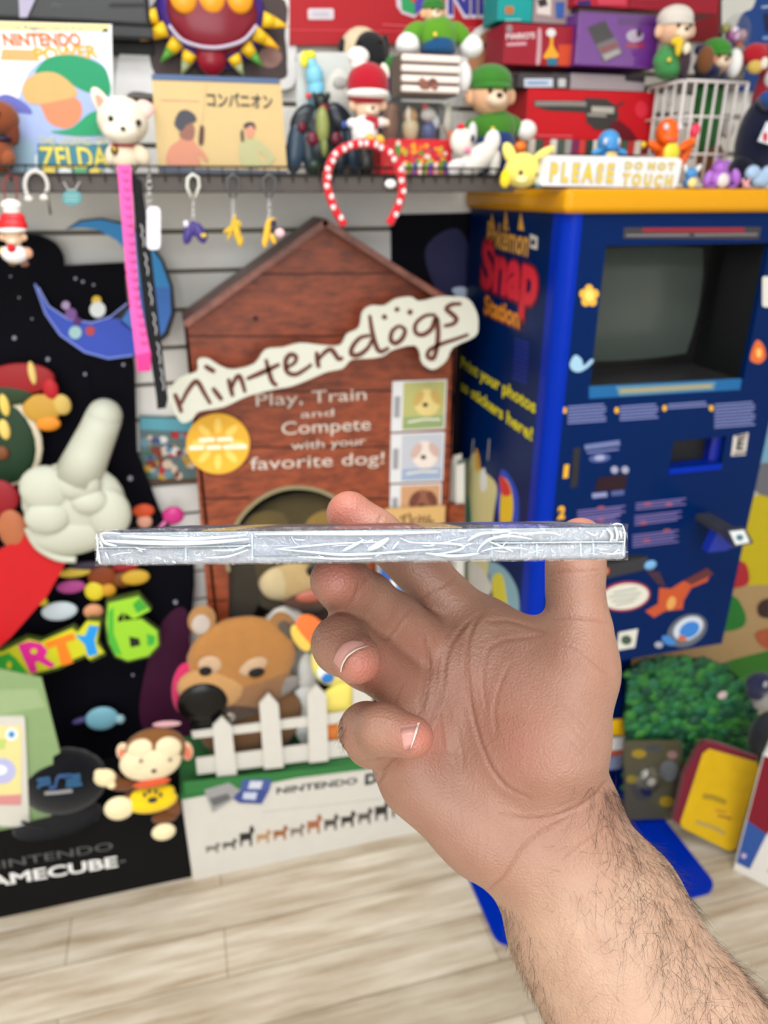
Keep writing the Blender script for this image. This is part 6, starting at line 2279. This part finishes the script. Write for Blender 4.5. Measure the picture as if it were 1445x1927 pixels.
mb.poly(PF, spl([(1414, 660), (1424, 640), (1436, 650), (1440, 672), (1428, 684), (1412, 678)]), C((206, 100, 50)), .0008, .0006)
mb.poly(PF, circ(1427, 664, 5, 9), C((230, 180, 90)), .0014, .0006)
mb.build('orange_sticker', kiosk)
MB().poly(PF, rrect(1434, 520, 1460, 578, 5), C((206, 206, 200)), .0008, .0006).build('white_sticker', kiosk)
mb = MB()
for x0, y0, w_, rows, c0 in [(1068, 766, 72, 6, WHT2), (1166, 766, 72, 5, None), (1256, 762, 76, 2, None), (1344, 762, 76, 8, None)]:
    for r_ in range(rows):
        yy = y0 + r_ * 6
        ww = w_ * (1 if r_ % 3 else .94)
        mb.stroke(PF, [(x0, yy), (x0 + ww, yy - w_ * .07)], 3, LILAC, .0008)
    mb.poly(PF, circ(x0 - 6, y0 + 6, 4, 6, n=12), YEL, .0008, .0006)
mb.build('instruction_print', kiosk)
mb = MB()
mb.stroke(PF, [(1100, 842), (1166, 833)], 10, C((100, 112, 160)), .0008)
mb.stroke(PF, [(1104, 852), (1164, 845)], 3, LILAC, .0008)
mb.poly(PF, circ(1128, 862, 20, 8, -6), C((70, 86, 146)), .0008, .0006)
mb.poly(PF, circ(1128, 861, 10, 5, -6), C((150, 156, 190)), .0014, .0006)
for x in (1156, 1176):
    mb.poly(PF, circ(x, 884, 7, 7), C((150, 154, 180)), .0008, .0006)
mb.stroke(PF, [(1114, 933), (1142, 930)], 9, C((130, 136, 180)), .0008)
mb.stroke(PF, [(1150, 929), (1174, 926)], 9, C((74, 86, 140)), .0008)
mb.text(PF, '1', (1059, 898), (1068, 897), 24, YEL, .0012, bold=.05)
mb.text(PF, '2', (1048, 976), (1062, 974), 24, YEL, .0012, bold=.05)
for x0, x1, y0, rows in ((1086, 1176, 956, 4), (1086, 1166, 974, 5), (1196, 1290, 942, 3), (1194, 1282, 966, 4), (1190, 1276, 1002, 5)):
    for r_ in range(rows):
        yy = y0 + r_ * 5.2
        mb.stroke(PF, [(x0, yy + 6), (x1 - (r_ % 2) * 8, yy - 4)], 2.3, C((110, 100, 160)), .0008)
for x, y in ((1130, 955), (1218, 948), (1258, 949), (1210, 984), (1216, 1016), (1254, 998), (1130, 978)):
    mb.poly(PF, circ(x, y, 7, 3, -8, 12), C((150, 80, 100)), .0016, .0006)
mb.build('instruction_print', kiosk)
MB().poly(PF, [(1079, 844), (1092, 842), (1086, 916), (1073, 918)], C((24, 26, 34), 'plastic'), .001, .004).build('card_slot', kiosk)
MB().poly(PF, [(1124, 899), (1180, 892), (1176, 920), (1118, 924)], C((34, 10, 26), 'gloss'), .0015, .004).build('counter_display', kiosk)
mb = MB()
mb.poly(PF, [(1380, 820), (1408, 814), (1402, 856), (1375, 858)], C((196, 190, 186)), .0008, .0006)
mb.text(PF, 'E', (1384, 846), (1398, 844), 22, C((30, 28, 28)), .0014, bold=.04)
mb.stroke(PF, [(1380, 854), (1402, 851)], 3, C((50, 48, 46)), .0014)
mb.stroke(PF, [(1384, 821), (1404, 818)], 3, C((50, 48, 46)), .0014)
mb.build('rating_sticker', kiosk)
mb = MB()
mb.poly(PF, [(1124, 1065), (1218, 1046), (1218, 1070), (1124, 1092)], C((40, 42, 50), 'plastic'), .002, .01)
mb.poly(PF, [(1124, 1050), (1206, 1044), (1210, 1052), (1124, 1064)], C((10, 10, 14), 'plastic'), .001, .004)
mb.build('printer_slot', kiosk)
MB().ell(PF, 1137, 1074, 8, 8, C((220, 110, 70), 'gloss'), 4, 3).build('red_button', kiosk)
MB().ell(PF, 1222, 1062, 13, 10, C((110, 160, 210), 'gloss'), 4, 3).build('blue_button', kiosk)
mb = MB()
mb.poly(PF, circ(1176, 1122, 48, 28, -8, 40), C((150, 40, 60)), .0008, .0008)
mb.poly(PF, circ(1176, 1122, 44, 24, -8, 40), C((206, 206, 196)), .0014, .0006)
for dy in (-9, -1, 7, 14):
    mb.stroke(PF, [(1144 + abs(dy), 1124 + dy), (1206 - abs(dy), 1116 + dy)], 1.6, C((120, 120, 120)), .002)
mb.build('speech_bubble', kiosk)
mb = MB()
mb.poly(PF, [(1262, 1108), (1284, 1094), (1300, 1092), (1338, 1078), (1330, 1094), (1300, 1106), (1286, 1130), (1284, 1146), (1250, 1150), (1230, 1162), (1214, 1150), (1238, 1136), (1240, 1106)], C((180, 76, 40)), .0008, .0006)
mb.poly(PF, [(1214, 1072), (1240, 1076), (1252, 1104), (1236, 1098)], C((60, 34, 50)), .0014, .0006)
mb.poly(PF, [(1286, 1092), (1330, 1068), (1342, 1080), (1300, 1100)], C((90, 40, 46)), .0014, .0006)
mb.poly(PF, circ(1262, 1134, 8, 13, 20), C((206, 150, 80)), .002, .0006)
mb.build('orange_flame_print', kiosk)
mb = MB()
mb.poly(PF, circ(1292, 1186, 40, 28, -30), C((90, 96, 110)), .0016, .0006)
mb.poly(PF, circ(1294, 1182, 30, 20, -30), C((190, 200, 214)), .0022, .0006)
mb.poly(PF, circ(1296, 1184, 20, 14, -30), C((50, 120, 200)), .0028, .0006)
mb.poly(PF, circ(1282, 1200, 8, 6), C((180, 100, 80)), .0034, .0006)
mb.poly(PF, circ(1256, 1204, 14, 8, 30), C((60, 120, 190)), .0034, .0006)
mb.poly(PF, circ(1238, 1212, 8, 6), C((150, 156, 176)), .0034, .0006)
mb.build('blue_splash_print', kiosk)
mb = MB()
mb.poly(PF, [(1164, 1190), (1200, 1183), (1194, 1218), (1160, 1224)], C((206, 206, 200)), .0008, .0006)
mb.poly(PF, circ(1178, 1204, 10, 9), C((60, 80, 60)), .0014, .0006)
mb.build('square_sticker', kiosk)
# card holder on the right edge
mb = MB()
a0 = PF(1312, 962)
A = PF(1322, 966)
B = PY(1.06)(1384, 1002)
d = B - A
w_ = Vector((0.016, 0, 0.0))
mb.add([A - w_, A + w_, B + w_, B - w_] + [v - Vector((0, 0, .012)) for v in (A - w_, A + w_, B + w_, B - w_)], [(0, 1, 2, 3), (4, 7, 6, 5), (0, 4, 5, 1), (1, 5, 6, 2), (2, 6, 7, 3), (3, 7, 4, 0)], C((58, 60, 66), 'plastic'))
mb.build('holder_arm', kiosk)
PHd = PY(1.052)
mb = MB()
mb.poly(PHd, [(1366, 996), (1402, 994), (1418, 1022), (1382, 1030)], C((40, 44, 60), 'plastic'), 0, .008)
mb.build('card_holder', kiosk)
mb = MB()
mb.poly(PHd, [(1372, 1000), (1399, 997), (1410, 1020), (1384, 1025)], C((220, 224, 230)), .001, .0008)
mb.poly(PHd, circ(1391, 1011, 7, 6, n=14), C((70, 120, 130)), .0018, .0006)
mb.build('holder_card', kiosk)
MB().poly(PY(1.10), [(1350, 1000), (1380, 1030), (1366, 1036), (1332, 1040)], C((10, 40, 150), 'plastic'), 0, .02).build('holder_bracket', kiosk)

# side print
mb = MB()
OR, RD = C((214, 160, 60)), C((206, 40, 60))
for x, top_ in ((926, 402), (952, 394), (980, 398)):
    mb.poly(PX, [(x - 5, 432), (x, top_), (x + 6, 434)], OR, .0008, .0006)
mb.text(PX, 'Pok\u00e9mon', (915, 462), (996, 484), 44, C((70, 50, 90)), .0012, bold=.05)
mb.text(PX, 'Pok\u00e9mon', (917, 461), (994, 482), 42, OR, .0018, bold=.02)
mb.text(PX, 'Snap', (902, 536), (1013, 578), 84, C((110, 20, 40)), .0012, bold=.07)
mb.text(PX, 'Snap', (905, 534), (1010, 574), 79, RD, .0018, bold=.045)
mb.text(PX, 'Station', (910, 590), (980, 620), 34, C((130, 60, 30)), .0012, bold=.06)
mb.text(PX, 'Station', (912, 588), (978, 617), 32, C((220, 140, 50)), .0018, bold=.03)
mb.poly(PX, [(998, 440), (1012, 446), (1011, 470), (998, 466)], C((206, 206, 200)), .0008, .0006)
mb.poly(PX, circ(1004, 456, 4, 6), C((50, 50, 60)), .0014, .0006)
mb.build('title_print', kiosk)
mb = MB()
mb.text(PX, 'Print your photos', (868, 690), (1008, 778), 20, C((216, 206, 30)), .0012, bold=.03)
mb.text(PX, 'as stickers here!', (868, 733), (1002, 830), 20, C((216, 206, 30)), .0012, bold=.03)
mb.build('slogan_print', kiosk)
mb = MB()
for i in range(9):
    y = 642 + i * 9
    mb.stroke(PX, [(969 - i * .5, y - 4), (996 - i * .5, y + 6)], 4, C((16, 40, 140)), .001)
mb.build('speaker_vent', kiosk)
mb = MB()
mb.poly(PX, spl([(880, 880), (892, 852), (904, 880), (934, 912), (930, 960), (924, 1010), (912, 1120), (884, 1140), (872, 960)]), C((206, 200, 146)), .0008, .0006)
mb.poly(PX, spl([(896, 844), (902, 858), (904, 884), (896, 882)]), C((200, 150, 60)), .0014, .0006)
mb.poly(PX, spl([(912, 880), (916, 914), (908, 926), (904, 900)]), C((220, 224, 226)), .0014, .0006)
mb.poly(PX, spl([(944, 884), (962, 900), (976, 940), (972, 1010), (950, 1020), (936, 960), (938, 920)]), C((30, 70, 190)), .0008, .0006)
mb.poly(PX, spl([(948, 900), (962, 920), (966, 960), (958, 1000), (944, 1004), (942, 950)]), C((226, 190, 40)), .0014, .0006)
mb.poly(PX, spl([(942, 896), (956, 908), (962, 930), (946, 930)]), C((206, 50, 50)), .002, .0006)
mb.poly(PX, spl([(872, 930), (884, 940), (888, 1000), (874, 1010)]), C((90, 150, 120)), .0014, .0006)
mb.poly(PX, spl([(920, 1060), (950, 1070), (974, 1110), (976, 1160), (950, 1160), (930, 1120)]), C((130, 170, 186)), .0016, .0006)
mb.poly(PX, spl([(928, 1090), (944, 1080), (952, 1110), (956, 1160), (934, 1160)]), C((206, 196, 60)), .0022, .0006)
mb.poly(PX, spl([(880, 1060), (908, 1070), (926, 1110), (900, 1130)]), C((206, 206, 200)), .0022, .0006)
for x in (888, 918):
    mb.stroke(PX, [(x, 866), (x + 3, 826)], 1.6, C((150, 150, 150)), .001)
mb.build('side_picture', kiosk)

# paper sleeves between doghouse and kiosk
t = thing('paper_sleeves', 'grey bundle of paper sleeves standing between doghouse and kiosk', 'paper bundle', PY(1.5)(862, 1000))
for i, (x, rgb, y0) in enumerate([(852, (150, 144, 134), 866), (861, (186, 184, 176), 858), (870, (90, 100, 90), 868), (866, (206, 204, 198), 876)]):
    o = MB()
    o.poly(PY(1.52 - i * .006), [(x - 8, y0), (x + 8, y0 - 4), (x + 6, 1330), (x - 10, 1330)], C(rgb, 'paper'), 0, .003)
    o.build('sleeve', t)
settle(t, .0105)

# ------------------------------------------------------------------ on the kiosk roof
PR = PY(1.175)
t = thing('lettered_sign', 'white block sign with yellow handmade letters on the kiosk edge', 'sign', PR(1148, 366))
a, b_, c_, d_ = (1032, 292), (1285, 298), (1268, 368), (1014, 361)
mb = MB()
mb.poly(PR, [(1036, 292), (1278, 297), (1284, 304), (1272, 362), (1264, 368), (1020, 362), (1013, 355), (1028, 298)], C((214, 216, 218), 'print'), 0, .016)
mb.build('block', t)
mb = MB()
GR = C((176, 178, 188))
for s_, p0, p1, h_ in (('P L E A S E', (1032, 340), (1154, 342), 30), ('D O  N O T', (1174, 318), (1268, 320), 12), ('T O U C H', (1168, 347), (1264, 351), 19)):
    mb.text(PR, s_, p0, p1, h_, GR, .0008, bold=.09)
    mb.text(PR, s_, (p0[0] + 2, p0[1]), (p1[0] - 2, p1[1]), h_, C((216, 186, 10)), .0016, bold=.03)
mb.build('lettering', t)
settle(t, KZ)

toy('yellow_plush', 'pale yellow plush rabbit with lopped ears left of the lettered sign', 'plush toy', 1.21, (985, 356), [
    ('head', 'plush', [(983, 322, 36, 32, (232, 216, 110), 28)]),
    ('ear', 'plush', [(958, 288, 12, 20, (236, 222, 120), 8, 0, -30)]), ('ear', 'plush', [(1022, 290, 26, 9, (236, 222, 120), 8, 0, -28)]),
    ('eye', 'gloss', [(969, 326, 4, 5, (50, 44, 60), 3, 26)]), ('eye', 'gloss', [(1002, 330, 4, 5, (50, 44, 60), 3, 24)]),
    ('muzzle', 'plush', [(972, 338, 12, 8, (240, 228, 160), 8, 24)]),
    ('paw', 'plush', [(948, 340, 10, 20, (236, 206, 40), 8, 6)]),
    ('scarf', 'fabric', [(1010, 324, 10, 10, (50, 150, 180), 8, 16, 30), (1006, 352, 8, 8, (60, 160, 190), 8, 16)])], KZ)
toy('toy_hippo', 'bright blue round-headed vinyl toy behind the lettered sign', 'toy figure', 1.24, (1144, 322), [
    ('head', 'gloss', [(1145, 268, 21, 22, (66, 140, 200))]), ('muzzle', 'gloss', [(1144, 278, 14, 8, (60, 130, 196), 8, 16)]),
    ('eye', 'gloss', [(1131, 267, 4, 6, (206, 206, 220), 3, 16)]), ('eye', 'gloss', [(1155, 267, 4, 6, (206, 206, 220), 3, 16)]),
    ('body', 'gloss', [(1144, 304, 20, 28, (54, 120, 190))]), ('belly', 'gloss', [(1142, 304, 14, 20, (220, 190, 110), 8, 14)]),
    ('arm', 'gloss', [(1120, 286, 12, 6, (70, 146, 206), 6, 6, -16)]), ('arm', 'gloss', [(1167, 287, 12, 6, (70, 146, 206), 6, 6, 16)])], KZ)
toy('toy_dinosaur', 'orange toy dinosaur with a yellow belly and raised arms behind the sign', 'toy figure', 1.245, (1262, 322), [
    ('head', 'gloss', [(1255, 250, 21, 25, (226, 92, 20)), (1253, 262, 18, 13, (226, 92, 20), 14, 10)]),
    ('mouth', 'gloss', [(1252, 265, 10, 4, (206, 80, 70), 4, 22)]),
    ('eye', 'gloss', [(1243, 240, 5, 6, (214, 200, 210), 3, 18)]), ('eye', 'gloss', [(1269, 240, 5, 6, (214, 200, 210), 3, 18)]),
    ('body', 'gloss', [(1254, 300, 24, 32, (222, 88, 20))]), ('belly', 'gloss', [(1252, 290, 17, 20, (214, 206, 60), 8, 18)]),
    ('arm', 'gloss', [(1226, 276, 16, 8, (226, 94, 22), 8, 8, 28)]), ('arm', 'gloss', [(1284, 274, 18, 8, (226, 94, 22), 8, 8, -30)]),
    ('hand', 'gloss', [(1206, 273, 5, 6, (216, 180, 30), 5, 8)]),
    ('tail', 'gloss', [(1290, 292, 9, 28, (222, 90, 22), 8, -2, 24), (1302, 266, 8, 10, (214, 120, 40), 7)]),
    ('tail_tip', 'gloss', [(1306, 246, 9, 13, (214, 50, 84), 8, 2, 14)])], KZ)
toy('toy_mouse', 'tiny blue and cream toy mouse figure just right of the lettered sign', 'toy figure', 1.175, (1298, 362), [
    ('head', 'gloss', [(1300, 327, 12, 11, (64, 130, 190))]), ('ear', 'gloss', [(1290, 317, 4, 8, (200, 206, 206), 3, 0, -20)]), ('ear', 'gloss', [(1314, 317, 5, 9, (206, 206, 206), 3, 0, 36)]),
    ('body', 'gloss', [(1298, 346, 14, 14, (70, 120, 170))]), ('belly', 'gloss', [(1297, 346, 10, 11, (222, 200, 130), 6, 9)]),
    ('foot', 'gloss', [(1288, 358, 6, 5, (80, 130, 180), 6, 6)]), ('foot', 'gloss', [(1306, 358, 6, 5, (130, 170, 210), 6, 6)])], KZ)
toy('toy_rhino', 'purple toy rhino figure with a cream belly at the right of the kiosk top', 'toy figure', 1.185, (1352, 362), [
    ('head', 'gloss', [(1354, 318, 16, 15, (150, 90, 180))]), ('horn', 'gloss', [(1348, 304, 4, 8, (140, 84, 170), 4, 4)]),
    ('ear', 'gloss', [(1368, 308, 7, 6, (150, 96, 180), 4, 0, -30)]),
    ('body', 'gloss', [(1352, 340, 25, 20, (158, 96, 186))]), ('belly', 'gloss', [(1350, 342, 13, 15, (206, 196, 196), 8, 14)]),
    ('arm', 'gloss', [(1328, 336, 9, 15, (160, 100, 190), 8, 6, 20)]), ('arm', 'gloss', [(1380, 334, 9, 16, (160, 100, 190), 8, 6, -20)]),
    ('foot', 'gloss', [(1332, 357, 11, 8, (164, 104, 192), 9, 8)]), ('foot', 'gloss', [(1370, 357, 11, 8, (164, 104, 192), 9, 8)])], KZ)
t = toy('toy_kitten', 'tiny pale pink kitten figure beside the purple rhino', 'toy figure', 1.17, (1404, 362), [
    ('head', 'gloss', [(1403, 346, 6, 6, (206, 150, 160))]), ('ear', 'gloss', [(1398, 340, 2.4, 5, (206, 150, 160), 2)]), ('ear', 'gloss', [(1409, 340, 2.4, 5, (206, 150, 160), 2)]),
    ('body', 'gloss', [(1404, 356, 8, 8, (206, 156, 164))]), ('tail', 'gloss', [(1415, 356, 6, 2, (206, 150, 160), 2)])], KZ)
t = thing('navy_bag', 'navy blue fabric bag at the right edge of the kiosk top', 'bag', PY(1.30)(1430, 330))
mb = MB()
PBg = PY(1.27)
mb.ell(PBg, 1440, 270, 48, 84, C((18, 24, 48), 'fabric'), 40, -14)
mb.ell(PBg, 1400, 330, 24, 34, C((16, 20, 38), 'fabric'), 26, -10)
mb.build('body', t)
mb = MB()
mb.poly(PBg, [(1414, 232), (1426, 234), (1424, 276), (1398, 268)], C((206, 212, 224)), .038, .001)
mb.poly(PBg, circ(1411, 260, 4, 9, n=12), C((200, 40, 50)), .0388, .0006)
mb.build('sewn_patch', t)
mb = MB()
mb.ptube(PBg, [(1418, 196), (1440, 180), (1470, 176)], 16, C((30, 70, 140), 'fabric'), 26)
mb.build('blue_flap', t)
settle(t, KZ)
toy('pale_blue_figure', 'pale blue heart-shaped toy at the right edge of the kiosk top', 'toy figure', 1.18, (1430, 362), [
    ('body', 'gloss', [(1416, 326, 16, 14, (150, 176, 206), 10), (1446, 326, 16, 14, (150, 176, 206), 10), (1432, 340, 22, 18, (150, 176, 206), 11)]),
    ('foot', 'gloss', [(1424, 356, 12, 7, (130, 130, 130), 9)])], KZ)

# ------------------------------------------------------------------ right foreground and the painted backdrop
PBD = PY(1.60)
t = thing('landscape_backdrop', 'flat painted landscape banner on the wall right of the kiosk', 'banner', PBD(1420, 1300))
mb = MB()
zb_ = .02
MB().poly(PBD, [(1120, 600), (1700, 560), (1660, zpx(PBD, 1660, zb_)), (1120, zpx(PBD, 1120, zb_))], C((120, 170, 200)), 0, .004).build('sheet', t)
for i, (pp, rgb) in enumerate([
    ([(1120, 920), (1380, 880), (1500, 860), (1660, 860), (1660, 1700), (1120, 1700)], (186, 190, 186)),
    ([(1370, 980), (1400, 920), (1420, 940), (1410, 990), (1380, 1010)], (200, 96, 60)),
    ([(1360, 1040), (1400, 960), (1450, 920), (1660, 860), (1660, 1200), (1440, 1115), (1380, 1110)], (200, 180, 24)),
    ([(1120, 1110), (1440, 1100), (1660, 1160), (1660, 1700), (1120, 1700)], (176, 146, 104)),
    ([(1300, 1180), (1370, 1120), (1400, 1150), (1396, 1180), (1340, 1190)], (40, 120, 50)),
    ([(1300, 1270), (1380, 1240), (1460, 1220), (1660, 1200), (1660, 1700), (1120, 1700), (1120, 1300)], (56, 120, 44)),
    ([(1362, 1060), (1396, 1056), (1408, 1076), (1404, 1100), (1364, 1104)], (176, 40, 50)),
    ([(1360, 1090), (1374, 1090), (1362, 1150), (1348, 1150)], (130, 30, 40)),
    ([(1424, 1140), (1440, 1126), (1470, 1130), (1466, 1160), (1430, 1160)], (60, 40, 40)),
    ([(1400, 890), (1440, 870), (1500, 880), (1490, 930), (1430, 930)], (110, 110, 120)),
    ([(1420, 1190), (1470, 1180), (1480, 1206), (1440, 1220)], (176, 90, 60))]):
    q = MB()
    q.poly(PBD, pp if i in (0, 3, 5) else spl(pp, 4), C(rgb), .0006 + i * .0003, .0003)
    q.v = [(x, y, max(z, zb_ + .001)) for x, y, z in q.v]
    q.build('painted_shape', t)

# bush stand-up made of many leafy lumps
bush = thing('leafy_bush_standup', 'dark green leafy bush stand-up under the kiosk overhang', 'stand-up', PY(1.275)(1300, 1420))
PBs = PY(1.275)
mb = MB()
boutl = spl([(1182, 1262), (1230, 1242), (1300, 1240), (1368, 1256), (1404, 1296), (1420, 1350), (1436, 1396), (1440, 1450)], 4, False)
mb.poly(PBs, boutl + [(1440, zpx(PBs, 1440, .0105)), (1176, zpx(PBs, 1176, .0105))], C((22, 70, 44), 'print'), 0, .01)
mb.build('board', bush)
mb = MB()
rb = random.Random(12)
gcs = [(30, 92, 50), (24, 80, 48), (40, 112, 56), (22, 70, 52), (34, 100, 70), (52, 118, 48)]
bpl = boutl + [(1440, 1530), (1176, 1530)]


def inside(x, y, pl_):
    c = False
    for (xa_, ya_), (xb_, yb2) in zip(pl_, pl_[1:] + pl_[:1]):
        if (ya_ > y) != (yb2 > y) and x < (xb_ - xa_) * (y - ya_) / (yb2 - ya_) + xa_:
            c = not c
    return c


for i in range(900):
    x, y = rb.uniform(1176, 1445), rb.uniform(1238, 1525)
    if not inside(x, y, bpl):
        continue
    g = rb.choice(gcs)
    mb.ell(PBs, x, y, rb.uniform(9, 17), rb.uniform(8, 13), C(g, 'print'), rb.uniform(4, 8), rb.uniform(0, 7), rb.uniform(-50, 50))
mb.ell(PBs, 1352, 1302, 11, 9, C((196, 176, 176), 'print'), 6, 10)
fo_ = mb.build('leaves', bush)
fo_['kind'] = 'stuff'

Pp = PY(1.232)
t = thing('blister_pack', 'see-through blister pack with a small round dark toy beside the yellow pouch', 'package', Pp(1225, 1530))
mb = MB()
zf = .0102
y1 = zpx(Pp, 1225, zf)
mb.poly(Pp, rrect(1174, 1394, 1284, y1, 8), C((74, 72, 56), 'gloss'), 0, .004)
mb.build('card', t)
mb = MB()
for x, y, rx, ry, rgb in ((1202, 1418, 14, 8, (150, 126, 40)), (1264, 1420, 10, 8, (130, 104, 100)), (1254, 1508, 14, 10, (156, 130, 30)), (1258, 1450, 18, 20, (92, 96, 100)), (1188, 1466, 10, 8, (130, 116, 40)), (1230, 1408, 16, 5, (60, 66, 76))):
    mb.poly(Pp, circ(x, y, rx, ry, n=14), C(rgb), .001 + abs(x - 1200) * .00001, .0006)
mb.build('print', t)
mb = MB()
mb.ell(Pp, 1218, 1476, 17, 20, C((32, 36, 46), 'gloss'), 10, 6)
mb.build('toy_body', t)
MB().ell(Pp, 1218, 1462, 9, 9, C((150, 146, 140), 'gloss'), 6, 13).build('toy_head', t)
MB().ell(Pp, 1219, 1470, 36, 40, CLEAR, 18, 2).build('clear_bubble', t)
settle(t, zf)

t = thing('yellow_pouch', 'yellow zipped pouch with dark red edging leaning on the floor', 'pouch', PY(1.12)(1340, 1600))
Py_ = Plane(PY(1.15)(1345, 1500), (-0.25, -1, 0.28))
mb = MB()
fq = [(1334, 1409), (1424, 1434), (1428, 1446), (1384, 1598), (1372, 1602), (1284, 1558), (1280, 1548), (1322, 1418)]
mb.poly(Py_, fq, C((200, 162, 4), 'fabric'), 0, .022, C((110, 22, 40), 'fabric'))
mb.build('body', t)
mb = MB()
bq = [(1330, 1398), (1350, 1400), (1430, 1428), (1420, 1436), (1334, 1410), (1322, 1420), (1284, 1556), (1270, 1548), (1290, 1460), (1318, 1408)]
mb.poly(Py_, bq, C((110, 22, 40), 'fabric'), -.004, .02)
mb.build('zip_edge', t)
mb = MB()
mb.stroke(Py_, [(1322, 1498), (1340, 1500), (1366, 1510)], 10, C((150, 126, 30)), .001)
mb.poly(Py_, [(1346, 1518), (1372, 1524), (1380, 1532), (1370, 1546), (1346, 1540), (1338, 1530)], C((206, 160, 30)), .001, .0006)
mb.stroke(Py_, [(1350, 1534), (1376, 1540)], 4, C((130, 104, 30)), .0018)
mb.stroke(Py_, [(1346, 1524), (1366, 1528)], 3, C((150, 116, 30)), .0018)
mb.stroke(Py_, [(1310, 1546), (1340, 1556), (1364, 1568)], 7, C((160, 140, 80)), .001)
mb.build('print', t)
settle(t, 0.0105)

Pw = Plane(PZ(0)(1400, 1650), (-0.62, -0.78, 0.0))
t = thing('game_console_box', 'white, blue and dark red carton standing on the floor at right edge', 'box', PZ(0)(1420, 1660))
t['label'] = 'white carton with blue and dark red edge standing at the right edge of the floor'
cA = PZ(0)(1378, 1638)
c1 = Vector((cA.x, cA.y, 0))
e1 = Vector((0.6, -0.8, 0)).normalized()
e2 = Vector((0.8, 0.6, 0)).normalized()
M = Matrix((( e1.x, e2.x, 0, c1.x), (e1.y, e2.y, 0, c1.y), (0, 0, 1, 0), (0, 0, 0, 1)))
mb = MB()
mb.obox(M, (0, 0, 0), (.30, .09, .37), C((214, 212, 208), 'print'), .004)
mb.build('carton', t)
Pwf = Plane(c1, (e1.y, -e1.x, 0))
mb = MB()
def wq(u0, z0_, u1, z1_, u2, z2_, u3, z3_, rgb, o_=.0008):
    pts_ = [c1 + e1 * u - e2 * o_ + Vector((0, 0, z_)) for u, z_ in ((u0, z0_), (u1, z1_), (u2, z2_), (u3, z3_))]
    mb.add(pts_, [(0, 1, 2, 3)], C(rgb))
wq(.004, .03, .035, .03, .075, .366, .004, .366, (44, 80, 150))
wq(.004, .17, .052, .155, .078, .366, .004, .366, (120, 18, 36), .0014)
wq(.07, .05, .12, .045, .12, .062, .08, .064, (206, 60, 70), .0014)
wq(.010, .055, .020, .055, .022, .07, .012, .07, (190, 170, 206), .0020)
mb.build('print', t)

toy('capped_plush', 'grey plush with a navy cap at the right edge by the bush', 'plush toy', 1.19, (1430, 1400), [
    ('cap', 'fabric', [(1430, 1286, 30, 22, (34, 38, 66), 20), (1412, 1300, 16, 8, (30, 34, 58), 14, 12)]),
    ('cap_badge', 'fabric', [(1426, 1276, 5, 7, (150, 150, 160), 3, 20)]),
    ('head', 'plush', [(1436, 1318, 22, 20, (140, 136, 134), 16)]),
    ('body', 'plush', [(1440, 1380, 34, 50, (40, 42, 50), 20), (1444, 1450, 34, 40, (36, 38, 46), 20)])], 0.0)
